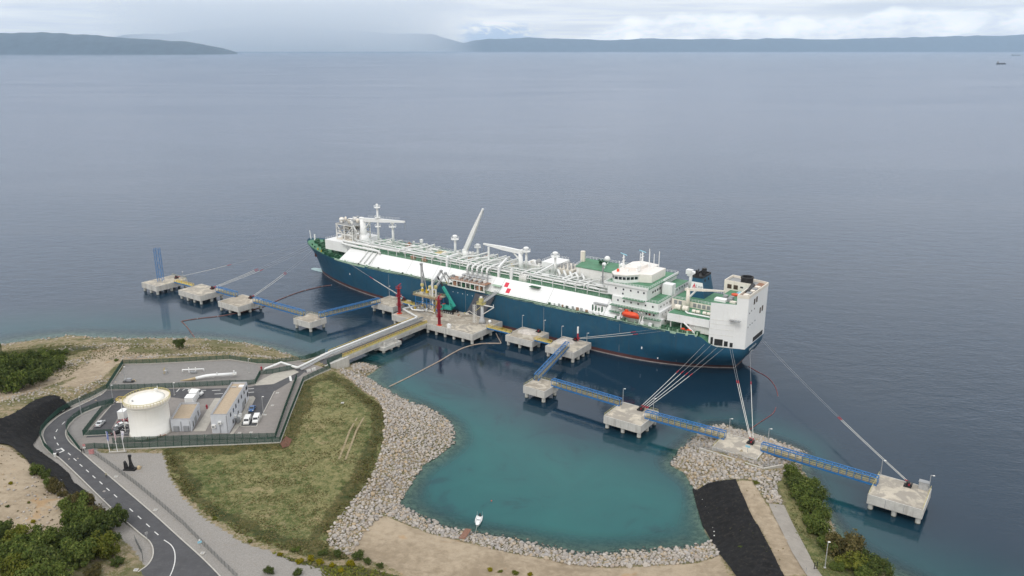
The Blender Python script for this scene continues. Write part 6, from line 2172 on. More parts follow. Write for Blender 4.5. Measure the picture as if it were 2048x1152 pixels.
sheet('upper_yard', [(250, 731), (300, 730), (460, 722), (515, 730), (518, 748), (507, 764), (470, 768), (331, 774), (214, 777)], .02, M['ugravel'])
sheet('pavement', [(508, 767), (548, 746), (590, 740), (598, 744), (547, 768), (512, 771)], .022, M['walk'])
asp = sheet('yard_road', [(198, 806), (214, 781), (331, 778), (420, 777), (495, 775), (515, 770), (548, 759), (592, 739), (612, 741), (600, 752), (548, 783), (510, 786), (495, 799), (420, 796), (380, 799), (331, 793), (270, 795), (236, 808)], .02, M['asphalt'])
sheet('parking_lane', [(500, 784), (549, 783), (513, 853), (481, 853)], .026, M['asphalt'])
sheet('parking_lane', [(222, 812), (246, 800), (252, 806), (218, 866), (224, 872), (172, 875), (182, 862)], .026, M['asphalt'])
sheet('car_park_bays', [(240, 836), (262, 832), (258, 872), (214, 871)], .03, M['asphalt'])
sheet('walkway', [(387, 862), (430, 796), (441, 796), (428, 830), (411, 862)], .12, M['walk'])
sheet('walkway', [(496, 793), (507, 792), (511, 796), (490, 838), (466, 868), (460, 868), (488, 820)], .1, M['walk'])
sheet('island_paving', [(166, 827), (222, 807), (226, 809), (204, 822), (166, 866), (168, 872), (150, 884), (137, 872), (135, 858), (150, 838)], .03, M['ugravel'])
# kerbs of the yard
for px in ([(214, 778), (331, 775), (470, 769), (508, 766)], [(222, 812), (168, 872), (224, 869)], [(559, 885), (300, 897)], [(606, 763), (559, 885)], [(656, 738), (606, 763)], [(549, 783), (513, 853), (481, 853), (500, 800)], [(166, 827), (222, 807)]):
    mb = MB()
    ps = [P(x, y, YARD_Z) for x, y in px]
    for a, b in zip(ps[:-1], ps[1:]):
        mb.bar(a + Vector((0, 0, .08)), b + Vector((0, 0, .08)), .28, .22)
    mb.build('kerb', M['kerb'])['kind'] = 'structure'
# road paint in the yard
for (x0, y0), (x1, y1) in (((353, 783.5), (359, 777.5)), ((365, 781), (371, 777)), ((371, 777), (378, 777.5)), ((376, 782.5), (379, 777.5)), ((424, 781), (441, 780)), ((429, 788), (446, 787)), ((495, 778), (508, 777)), ((496, 785), (508, 784)), ((580, 752), (582, 762)), ((400, 781), (412, 780.5)), ((318, 784), (330, 783.5)), ((300, 786), (310, 785.5))):
    MB().bar(P(x0, y0, YARD_Z + .04), P(x1, y1, YARD_Z + .04), .35 if x0 != 580 else .9, .012).build('lane_mark', M['paint'], asp)
# paint lines of the car bays
for k in range(5):
    a, b = P(228 + k * 5.5, 871 - k * 7.5, YARD_Z + .045), P(256 + k * 1.5, 866 - k * 7.5, YARD_Z + .045)
    MB().bar(a, b, .13, .012).build('bay_line', M['paint'], asp)
# manholes, each a small lid in a pale collar
def manhole(label, p, r=.55):
    p = Vector(p)
    root = thing('manhole', label, 'manhole', p, group='manhole covers')
    MB().box(p + Vector((0, 0, .05)), (r * 2, r * 2, .12)).build('collar', M['kerb'], root)
    MB().lathe([(r * .5, .1), (r * .5, .13)], p, 12).build('lid', M['walldk'], root)


for x, y, z, lab in ((479, 866, 6, 'manhole in the front paving right of the control building'), (502, 865, 6, 'manhole in front of the parked vans'), (410, 872, 6, 'manhole between the small hut and control building'), (545, 811, 6, 'square manhole on the paving right of the parking lane'),
                     (555, 786, 6, 'round manhole near the yard road corner'), (530, 830, 6, 'manhole right of the right hand white van'), (232, 953.5, 7.15, 'drain cover on the verge opposite the lone walker'), (311, 1020, 7.8, 'drain cover half way along the lower road verge'),
                     (405, 1107, 8.4, 'drain cover on the verge at the bottom of the road'), (685, 806.5, 4.95, 'pale manhole standing in the grass field'), (272, 1142, 8.75, 'yellow framed drain beside the road bend'), (513, 875.5, 6, 'manhole beside the front fence')):
    q = P(x, y, z)
    manhole(lab, (q.x, q.y, max(hz(q.x, q.y) + .05, z if z == 6 else 0)))

# ------------------------------------------------------------------ fences
def panel_mesh(name, m, nw=13, h=2.0, w=.035):
    mb = MB()
    for i in range(nw):
        x = (i + .5) / nw
        mb.box((x, 0, h / 2 + .05), (w / 2.5, .02, h))
    for z in (.12, h * .36, h * .68, h):
        mb.box((.5, 0, z), (1.0, .03, .05))
    return mesh_only(mb, name, m)


pan_g = panel_mesh('mesh_panel', M['fence'], 14, 2.0, .11)
pan_w = panel_mesh('mesh_panel', M['fgrey'], 8, 1.5, .022)
pan_k = panel_mesh('mesh_panel', M['walldk'], 10, 1.7, .030)
post_g = mesh_only(MB().box((0, 0, 1.1), (.09, .09, 2.2)), 'fence_post', M['fence'])
post_w = mesh_only(MB().box((0, 0, .85), (.08, .08, 1.7)), 'fence_post', M['fgrey'])
post_k = mesh_only(MB().box((0, 0, .95), (.08, .08, 1.9)), 'fence_post', M['walldk'])


def fence(label, pts, step=2.6, pan=None, post=None, base=None, group='wire mesh fences'):
    pts = [Vector(p) for p in pts]
    root = thing('mesh_fence', label, 'fence', pts[0], group=group)
    pan = pan or pan_g
    post = post or post_g
    for a, b in zip(pts[:-1], pts[1:]):
        d = b - a
        n = max(1, round(d.length / step))
        rz = math.atan2(d.y, d.x)
        hl = math.hypot(d.x, d.y) / n
        for i in range(n):
            p = a + d * (i / n) - pts[0]
            share('fence_post', post, root, p)
            o_ = share('mesh_panel', pan, root, p, rz, (hl, 1, 1))
    share('fence_post', post, root, pts[-1] - pts[0])
    if base:
        mb = MB()
        for a, b in zip(pts[:-1], pts[1:]):
            mb.bar(a + Vector((0, 0, -.05)), b + Vector((0, 0, -.05)), base, .5)
        mb.build('fence_plinth', M['kerb'], root)
    return root


def pz(lst, z=YARD_Z):
    return [P(x, y, z) for x, y in lst]


fence('green mesh fence along the seaward back of the yard', pz([(246, 728.5), (300, 727.5), (380, 723.5), (460, 719), (515, 727.5), (546, 728), (612, 720), (640, 712)]), base=.35)
fence('green mesh fence along the left edge of yard and road bend', pz([(246, 728.5), (214, 778), (180, 796), (146, 811), (118, 827), (97, 846), (84, 862), (81, 875), (88, 893), (107, 912)]), base=.35)
fence('green mesh fence on the inner side of the road bend', pz([(228, 806), (196, 814), (167, 826), (149, 838), (137, 850), (133, 860), (136, 871), (148, 887), (161, 904)]), base=.35)
fence('green mesh fence around the car parking lane', pz([(226, 807), (205, 822), (186, 846), (166.5, 871.5), (195, 870.5), (224, 869)]))
fence('outer green mesh fence along the front and right of the yard', pz([(226, 899), (300, 896), (380, 892.5), (470, 889), (560, 885), (582, 826), (607, 763), (636, 749), (661, 738)]), base=.4)
fence('inner green mesh fence behind the front fence of the yard', pz([(226, 886.5), (300, 884), (380, 881), (470, 878.5), (551, 877), (571, 818), (594, 757)]))
fence('pale mesh fence left of the flagpoles', pz([(171, 899), (190, 897), (210, 898), (226, 899)], 6.1))
fence('green mesh fence between upper yard and yard road', pz([(214, 779), (250, 778.5), (290, 777.5), (331, 776), (400, 773), (460, 770), (495, 770), (511, 768), (521, 749), (545, 747), (589, 738)]))
fence('green mesh fence on the seaward side of the bridge approach', [P(612, 720, 6), SW(-87.4, 112, 5.6), SW(-87.4, 104, 5.6)])
fence('green mesh fence on the landward side of the bridge approach', [P(661, 738, 6), SW(-77.2, 112, 5.7), SW(-77.2, 103.6, 5.6)])
lowf = []
for x, y, z in ((187, 908, 6.5), (215, 928, 6.75), (245, 950, 6.95), (273, 971, 7.15), (320, 1010, 7.5), (367, 1051, 7.8), (410, 1094, 8.15), (450, 1132, 8.4), (475, 1156, 8.5)):
    q = P(x, y, z)
    lowf.append(Vector((q.x, q.y, hz(q.x, q.y))))
fence('low grey wire fence beside the lower road', lowf, 2.0, pan_w, post_w)
bf = []
for x, y, z in ((1374, 890, 1.6), (1400, 893, 3.0), (1455, 911, 4.6), (1512, 927, 4.7), (1528, 934, 4.7), (1564, 927, 4.4)):
    q = P(x, y, z)
    bf.append(Vector((q.x, q.y, max(z, hz(q.x, q.y)))))
fence('dark wire fence in front of the rock spit slab', bf, 2.2, pan_k, post_k)
wl = thing('low_wall', 'low pale concrete wall bent along the rock spit', 'wall', P(1460, 916, 4.6))
ps = ps_wall = [P(1399, 897, 2.9), P(1455, 915, 4.5), P(1526, 938, 4.7), P(1564, 931, 4.5)]
mb = MB()
for a, b in zip(ps[:-1], ps[1:]):
    mb.bar(a - Vector((0, 0, .3)), b - Vector((0, 0, .3)), .55, 1.3)
mb.build('wall_body', M['kerb'], wl)
rb = []
for x, y, z in ((270, 1078, 8.6), (278, 1094, 8.8), (284, 1105, 8.9), (286, 1122, 8.9)):
    q = P(x, y, z)
    rb.append(Vector((q.x, q.y, hz(q.x, q.y))))
fence('short grey wire fence on the inside of the lower road bend', rb, 2.0, pan_w, post_w)
cf = []
for x, y, z in ((133, 702, 4.0), (155, 700, 3.9), (180, 699, 3.8), (205, 698, 3.8), (215, 694, 3.6)):
    q = P(x, y, z)
    cf.append(Vector((q.x, q.y, hz(q.x, q.y))))
fence('low grey fence by the dirt track near the left beach', cf, 2.6, pan_w, post_w)
# gate leaf posts and bollards
# ------------------------------------------------------------------ storage tank
TC = Vector((-123.9, 247.9, YARD_Z))
tk = thing('storage_tank', 'big white cylindrical storage tank with yellow railed roof', 'tank', TC)
TR, TH = 6.5, 12.3
MB().lathe([(TR + .12, 0), (TR + .12, .5), (TR, .55), (TR, TH), (TR + .02, TH + .02)], TC, 64).build('tank_shell', M['tank'], tk, True).data.shade_flat()
bpy.data.objects['tank_shell'].data.shade_smooth()
MB().lathe([(TR + .45, 0), (TR + .45, .35), (TR + .1, .38)], TC, 48).build('foundation_ring', M['walk'], tk)
MB().lathe([(TR + .02, TH), (TR * .7, TH + .45), (TR * .35, TH + .72), (.05, TH + .85)], TC, 48).build('tank_roof', M['tank'], tk, True)
for z in (2.6, 4.6, 6.6, 8.6):
    MB().lathe([(TR + .004, z), (TR + .012, z), (TR + .012, z + .03), (TR + .004, z + .03)], TC, 64).build('course_seam', M['white2'], tk)
for z in (.8, TH - 1.9):
    MB().lathe([(TR + .02, z), (TR + .14, z), (TR + .14, z + .16), (TR + .02, z + .16)], TC, 48).build('wind_girder', M['tank'], tk)
MB().lathe([(TR + .0, TH - .5), (TR + .95, TH - .45), (TR + .95, TH - .3), (TR + .0, TH - .3)], TC, 48).build('rim_walkway', M['cream'], tk)
MB().lathe([(TR + .98, TH - .5), (TR + .98, TH + .15), (TR + .94, TH + .15)], TC, 48).build('rim_toe_plate', M['cream'], tk)
ry = TR + .95
for k in range(44):
    a, a2 = math.tau * k / 44, math.tau * (k + 1) / 44
    p, q = TC + Vector((math.cos(a) * ry, math.sin(a) * ry, TH - .3)), TC + Vector((math.cos(a2) * ry, math.sin(a2) * ry, TH - .3))
    mb = MB().bar(p, p + Vector((0, 0, 1.2)), .09)
    mb.bar(p + Vector((0, 0, 1.2)), q + Vector((0, 0, 1.2)), .12)
    mb.bar(p + Vector((0, 0, .65)), q + Vector((0, 0, .65)), .09)
    mb.build('rail_bay', M['ypale'], tk)
la = TC + Vector((-TR - 1.6, -1.2, TH - .4))
MB().box(la, (2.6, 2.2, .2)).build('stair_landing', M['cream'], tk)
rail_line(tk, [la + Vector((1.0, -1.1, .1)), la + Vector((-1.3, -1.1, .1)), la + Vector((-1.3, 1.1, .1)), la + Vector((1.0, 1.1, .1))], 1.1, M['yellow'], .8, .1, 'landing_rail')
MB().bar(la + Vector((-.6, .8, 0)), la + Vector((-.6, .8, -TH + .5)), .16).build('landing_leg', M['white2'], tk)
MB().lathe([(.4, 0), (.4, 1.0), (.55, 1.0), (.55, 1.3)], TC + Vector((1.2, 4.6, TH + .3)), 10).build('roof_vent', M['tank'], tk)
MB().bar(TC + Vector((1.6, 5.2, TH + .2)), TC + Vector((1.6, 5.2, TH + 2.4)), .1, n=6).build('vent_pipe', M['white'], tk)
MB().lathe([(.3, 0), (.3, .6)], TC + Vector((-3.2, -3.4, TH + .4)), 8).build('roof_hatch', M['steel'], tk)
for k in range(14):
    a = math.radians(250 + k * 6)
    p = TC + Vector((math.cos(a) * (TR + .5), math.sin(a) * (TR + .5), .5))
    a2 = math.radians(250 + (k + 1) * 6)
    q = TC + Vector((math.cos(a2) * (TR + .5), math.sin(a2) * (TR + .5), .5))
    if 4 < k:
        MB().bar(p, q, .13, n=6).build('ring_pipe', M['rust'], tk)
for a in (285, 318):
    p = TC + Vector((math.cos(R(a)) * (TR + .5), math.sin(R(a)) * (TR + .5), 0))
    MB().bar(p, p + Vector((0, 0, 1.3)), .16, n=6).build('red_riser', M['rust'], tk)
MB().lathe([(.9, 0), (.9, .25)], TC + Vector((0, 0, 0)), 10)
p = TC + Vector((0.5 * TR * .1, -TR - .05, 1.2))
MB().box(p, (1.3, .25, 1.1)).build('manway', M['tank'], tk)


# ------------------------------------------------------------------ buildings
def poly_in(poly, d):
    cx = sum(p[0] for p in poly) / len(poly)
    cy_ = sum(p[1] for p in poly) / len(poly)
    out = []
    for p in poly:
        v = Vector((p[0] - cx, p[1] - cy_))
        out.append((cx + v.x - math.copysign(d, v.x), cy_ + v.y - math.copysign(d, v.y)))
    return out


def block_building(name, label, poly, h, wins, parapet=.55):
    root = thing(name, label, 'building', Vector((sum(p[0] for p in poly) / 4, sum(p[1] for p in poly) / 4, YARD_Z)))
    MB().prism(poly, YARD_Z - .2, YARD_Z + h - parapet).build('wall', M['wallgrey'], root)
    rf = MB().prism(poly_in(poly, .35), YARD_Z + h - parapet, YARD_Z + h - parapet + .06).build('roof', M['roofg'], root)
    mb = MB()
    for i in range(4):
        a, b = poly_in(poly, .16)[i], poly_in(poly, .16)[(i + 1) % 4]
        mb.bar((*a, YARD_Z + h - parapet / 2), (*b, YARD_Z + h - parapet / 2), .34, parapet)
    mb.build('parapet', M['wallgrey'], rf)
    mb = MB()
    for i in range(4):
        a, b = poly_in(poly, .16)[i], poly_in(poly, .16)[(i + 1) % 4]
        mb.bar((*a, YARD_Z + h + .04), (*b, YARD_Z + h + .04), .42, .08)
    mb.build('coping', M['walldk'], rf)
    for (side, u, z, w, hh, kind) in wins:
        a, b = Vector((*poly[side], 0)), Vector((*poly[(side + 1) % 4], 0))
        d = (b - a).normalized()
        nrm = Vector((d.y, -d.x, 0))
        rz = math.atan2(d.y, d.x)
        p = a.lerp(b, u) + Vector((0, 0, YARD_Z + z)) + nrm * .02
        if kind == 'w':
            f_ = MB().box(p, (w + .24, .1, hh + .24), rz).build('window', M['walldk'], root)
            MB().box(p + nrm * .03, (w, .1, hh), rz).build('pane', M['glass'], f_)
        elif kind == 'd':
            f_ = MB().box(p, (w, .12, hh), rz).build('door', M['grey'], root)
            MB().box(p + nrm * .08 + d * (w * .35), (.12, .1, .12), rz).build('handle', M['black'], f_)
        elif kind == 'box':
            f_ = MB().box(p + nrm * .35, (w, .8, hh), rz).build('air_conditioner', M['white2'], root)
            MB().box(p + nrm * .77, (w * .6, .06, hh * .6), rz).build('fan_grille', M['grey'], f_)
        elif kind == 'lou':
            f_ = MB().box(p + nrm * .2, (w, .5, hh), rz).build('louvre_hood', M['grey'], root)
            for q in range(5):
                MB().box(p + nrm * .47 + Vector((0, 0, (q - 2) * hh / 5.5)), (w * .9, .06, hh / 9), rz).build('louvre_slat', M['walldk'], f_)
        elif kind == 'pipe':
            MB().bar(p + nrm * .1 - Vector((0, 0, hh / 2)), p + nrm * .1 + Vector((0, 0, hh / 2)), .16).build('downpipe', M['walldk'], root)
    return root


CB = [(-102.4, 246.4), (-96.7, 246.6), (-98.7, 274.2), (-104.4, 274.0)]
wins = [(1, .93, 5.4, 2.2, 1.2, 'w'), (1, .80, 5.3, 1.0, 1.2, 'w'), (1, .66, 5.3, 1.0, 1.2, 'w'), (1, .52, 5.3, 1.2, 1.2, 'w'), (1, .38, 5.2, 1.0, 1.4, 'w'), (1, .26, 5.2, 1.0, 1.4, 'w'), (1, .13, 5.2, 1.0, 1.2, 'w'), (1, .95, 2.6, 1.6, 1.6, 'w'), (1, .82, 1.6, 1.2, 2.1, 'w'), (1, .72, 1.4, 3.0, 2.6, 'd'),
        (1, .45, 1.6, 1.0, 1.5, 'w'), (1, .34, 1.4, 1.1, 2.1, 'd'), (1, .20, 1.8, 1.0, 1.4, 'w'), (1, .28, 2.6, 1.2, .9, 'box'), (0, .52, 4.0, 1.1, .9, 'box'), (0, .14, 2.8, 1.3, 1.1, 'box'), (0, .5, 2.2, 0, 4.0, 'pipe'), (0, .93, 3.4, 0, 6.4, 'pipe'), (3, .3, 4.8, 1.4, 1.2, 'w'), (3, .6, 4.8, 1.4, 1.2, 'w')]
cb = block_building('control_building', 'long pale grey control building with gravel roof beside the parked vans', CB, 7.0, wins)
for u in (.18, .3, .42):
    q = Vector((-97.3 - 2 * u, 246.6 + 27.6 * u, YARD_Z))
MB().box((-99.6, 271.0, YARD_Z + 6.7), (2.2, 1.6, .5)).build('roof_hatch', M['white'], cb)
MB().box((-102.4, 270.3, YARD_Z + 6.65), (1.8, .5, .4)).build('roof_duct', M['steel'], cb)
for k in range(3):
    q = Vector((-97.2 - k * .18, 254.4 + k * 1.6, YARD_Z))
    MB().box(q + Vector((1.1, 0, 1.1)), (1.0, 1.1, 1.8)).build('external_unit', M['white2' if k else 'grey'], cb)
SBL = [(-116.9, 247.9), (-110.0, 248.1), (-112.0, 261.4), (-118.6, 261.1)]
wins = [(0, .25, 1.1, 1.7, 2.0, 'lou'), (0, .74, 1.1, 1.7, 2.0, 'lou'), (0, .5, 1.9, 0, 3.6, 'pipe'), (0, .94, 1.9, 0, 3.6, 'pipe'), (1, .18, 1.6, .7, 2.0, 'w'), (1, .45, 1.5, 2.6, 2.4, 'd'), (1, .75, 2.0, .9, 1.8, 'w')]
block_building('pump_house', 'small pale grey pump house right of the white tank', SBL, 4.6, wins)

# ------------------------------------------------------------------ yard equipment
def container(label, c, size, rz=0.0, m='white'):
    root = thing('equipment_container', label, 'container', c, group='white equipment containers in the yard')
    MB().box((c[0], c[1], c[2] + size[2] / 2), size, rz).build('container_body', M[m], root)
    MB().box((c[0], c[1], c[2] + size[2] + .05), (size[0] + .1, size[1] + .1, .1), rz).build('container_lid', M['white'], root)
    MB().box((c[0], c[1] - size[1] / 2 - .02, c[2] + size[2] * .5), (size[0] * .7, .06, size[2] * .7), rz).build('door_panel', M['white2'], root)


q = P(382, 805, 6)
container('front white container behind the pump house', (q.x, q.y, 6), (3.2, 3.4, 2.6), .06)
q = P(386, 796, 6)
container('rear white container beside the white van', (q.x + .6, q.y, 6), (2.8, 3.0, 2.7), .06)
q = P(249, 835, 6)
container('white kiosk left of the tank beside the red car', (q.x - .3, q.y, 6), (2.4, 3.0, 2.8), -.1)


def hydrant(label, p):
    p = Vector(p)
    root = thing('fire_hydrant', label, 'hydrant', p, group='red fire hydrants')
    MB().lathe([(.35, 0), (.3, .2), (.26, 1.1), (.36, 1.15), (.3, 1.45), (.1, 1.6)], p, 10).build('hydrant_body', M['red'], root)
    MB().bar(p + Vector((-.45, 0, .9)), p + Vector((.45, 0, .9)), .15, n=8).build('hydrant_outlet', M['red'], root)


q = P(414, 817, 6)
hydrant('red hydrant on the paving left of the walkway', (q.x, q.y, 6))
q = P(523, 740, 6)
hydrant('red hydrant near the end of the white pipeline', (q.x, q.y, 6))
# pig launcher
pg = thing('pig_launcher', 'large white sloping pipe barrel with tan buried end in the upper yard', 'pipe', P(440, 757, 6))
pts = [P(361, 762.5, 6.1), P(392, 757.5, 6.6)]
MB().tube([P(361, 761.5, 6.05), P(378, 759.2, 6.5), P(392, 756.5, 6.95)], [.16, .42, .62], 10).build('buried_end', M['tanend'], pg, True)
MB().tube([P(392, 756.5, 6.95), P(412, 752, 7.6), P(425, 750.5, 7.8), P(466, 748, 7.8)], [.62, .64, .64, .64], 12).build('barrel', M['white'], pg, True)
MB().tube([P(466, 748, 7.8), P(473, 747.4, 7.8)], [.78, .78], 12).build('barrel_door', M['white2'], pg, True)
for x, y in ((427, 754), (463, 752)):
    a = P(x, y, 6)
    MB().box(a + Vector((0, 0, .6)), (.8, .8, 1.2)).build('barrel_saddle', M['white2'], pg)
a = P(468, 746, 8.4)
MB().bar(a, a + Vector((0, 0, 1.0)), .3, n=8).build('vent_stub', M['white'], pg)
a = P(434, 748.5, 8.3)
MB().bar(a, a + Vector((0, 0, .7)), .2, n=8).build('vent_stub', M['white'], pg)
# pipe manifold frame
pf_ = thing('pipe_header', 'white pipe header standing on short legs in the upper yard', 'pipe', P(385, 742, 6))
hb = [P(365, 739.5, 7.3), P(407, 737.5, 7.3)]
MB().tube([hb[0] + Vector((0, 0, -1.3)), hb[0], hb[1], hb[1] + Vector((0, 0, -1.4))], .3, 8).build('header_pipe', M['white'], pf_, True)
for f in (.3, .62):
    a = hb[0].lerp(hb[1], f)
    MB().bar(a, a + Vector((0, 0, -1.3)), .24, n=8).build('header_leg', M['white'], pf_)
    MB().bar(a + Vector((0, 0, .1)), a + Vector((0, 0, .8)), .2, n=8).build('header_valve', M['white2'], pf_)
MB().box(P(387, 744, 6.6), (2.4, .8, .7)).build('valve_block', M['grey'], pf_)
# yellow stepladder and dark skid
yl = thing('yellow_step_frame', 'yellow framed step platform in the upper yard', 'steps', P(332, 746, 6))
a = P(332, 747, 6)
MB().box(a + Vector((0, 0, 1.3)), (1.3, 1.1, .12)).build('step_deck', M['steel'], yl)
for dx, dy in ((-.6, -.5), (.6, -.5), (.6, .5), (-.6, .5)):
    MB().bar(a + Vector((dx, dy, 0)), a + Vector((dx, dy, 2.5)), .1).build('step_leg', M['yellow' if dx < 0 else 'grey'], yl)
MB().bar(a + Vector((-.6, -1.6, 0)), a + Vector((-.6, -.5, 1.3)), .12).build('step_stringer', M['grey'], yl)
MB().bar(a + Vector((.6, -1.6, 0)), a + Vector((.6, -.5, 1.3)), .12).build('step_stringer', M['grey'], yl)
ds = thing('compressor_skid', 'dark machinery skid on the upper yard behind the tank', 'machine', P(258, 762, 6))
a = P(258, 764, 6)
MB().box(a + Vector((0, 0, .3)), (4.2, 1.6, .25)).build('skid_frame', M['black'], ds)
MB().box(a + Vector((.2, 0, .95)), (1.8, 1.1, 1.1)).build('engine_block', M['walldk'], ds)
MB().lathe([(.45, 0), (.45, .8)], a + Vector((-1.4, 0, .4)), 10).build('air_bottle', M['grey'], ds)
MB().tube([a + Vector((1.0, 0, .5)), a + Vector((2.0, .2, 1.2)), a + Vector((2.8, 0, .2))], .12, 6).build('skid_hose', M['tanend'], ds)
# bridge head plate and sign frames
bh = thing('sign_frame', 'pair of white framed notice boards by the bridge approach', 'sign', P(620, 748, 6))
for x, y in ((618, 747), (628, 743.5)):
    a = P(x, y, 6.2)
    MB().box(a + Vector((0, 0, 1.2)), (1.6, .12, 1.3), .6).build('board', M['white2'], bh)
    MB().bar(a, a + Vector((0, 0, .6)), .12).build('board_post', M['steel'], bh)
# flagpoles
fl = thing('stone_podium', 'low pale plinth under the three flagpoles', 'plinth', P(232, 903, 6.2))
a, b = P(218, 904, 6.25), P(253, 902.5, 6.25)
MB().bar(a, b, .9, .3).build('plinth', M['walk'], fl)
M['flagb'] = mat('flag_blue', (0.16, 0.20, 0.42), .8, var=.1)
M['flagw'] = mat('flag_white', (0.66, 0.64, 0.68), .8, var=.06)
M['flagr'] = mat('flag_pink', (0.55, 0.40, 0.42), .8, var=.25, vscale=2)
for k, (x, y, m, lab, wd) in enumerate(((219.5, 903.5, 'flagb', 'left flagpole with a limp blue flag', .6), (235, 903, 'flagr', 'middle flagpole with a furled pink and white flag', .45), (249, 902.5, 'flagw', 'right flagpole with an open white flag', 1.2))):
    p = P(x, y, 6.4)
    root = thing('flagpole', lab, 'flagpole', p, group='flagpoles by the yard fence')
    MB().cone(p, p + Vector((-.25, 0, 7.4)), .11, .06, 8).build('pole', M['white'], root)
    mb = MB()
    n = 8
    vs = []
    for j in range(n + 1):
        z = 7.3 - j * .42
        w_ = wd * (1 - (j / n) * (.85 if k == 2 else .2))
        for i in range(4):
            u = i / 3
            vs.append(p + Vector((-.22 + u * w_, .12 * math.sin(u * 5 + j * .7), z - u * .1)))
    fs = [(j * 4 + i, j * 4 + i + 1, (j + 1) * 4 + i + 1, (j + 1) * 4 + i) for j in range(n) for i in range(3)]
    f_ = mb.add(vs, fs).build('flag', M[m], root)
    sm = f_.modifiers.new('thick', 'SOLIDIFY')
    sm.thickness = .02
    if k == 2:
        MB().lathe([(.28, 0), (.28, .02)], p + Vector((.3, -.2, 6.3)), 12).build('flag_badge', M['flagb'], f_)
# anchor monument: stocked anchor fluke standing upright on a plinth
an = thing('anchor_monument', 'black ship anchor standing upright as a monument on the gravel', 'monument', P(260, 940, 6.6))
c_ = P(260, 939, 6.6)
c_.z = hz(c_.x, c_.y)
M_ = MB().box(c_ + Vector((0, 0, .3)), (3.6, 1.8, .6)).build('anchor_crown', M['anchor'], an)
def spike(pts2, y0, y1, nm):
    mb = MB()
    n = len(pts2)
    vs = [c_ + Vector((x, y0, z)) for x, z in pts2] + [c_ + Vector((x, y1, z)) for x, z in pts2]
    fs = [tuple(range(n)), tuple(range(2 * n - 1, n - 1, -1))] + [(i, i + n, (i + 1) % n + n, (i + 1) % n) for i in range(n)]
    mb.add(vs, fs).build(nm, M['anchor'], an)
spike([(-1.6, .5), (-.5, .5), (-.75, 1.8), (-1.15, 2.9), (-1.5, 3.1)], -.45, .45, 'fluke')
spike([(-.3, .5), (1.5, .5), (1.0, 1.8), (.75, 2.8), (.62, 4.6), (.2, 4.6), (.2, 2.8), (.0, 1.6)], -.4, .4, 'shank')
MB().box(c_ + Vector((.5, 0, 4.9)), (.9, .5, .7)).build('shackle', M['anchor'], an)
one('orange_marker', MB().lathe([(.6, 0), (.55, .8), (.2, 1.1)], (c_.x + 2.4, c_.y + .8, c_.z), 10), M['tanend'], 'orange tan drum behind the anchor monument', 'drum')

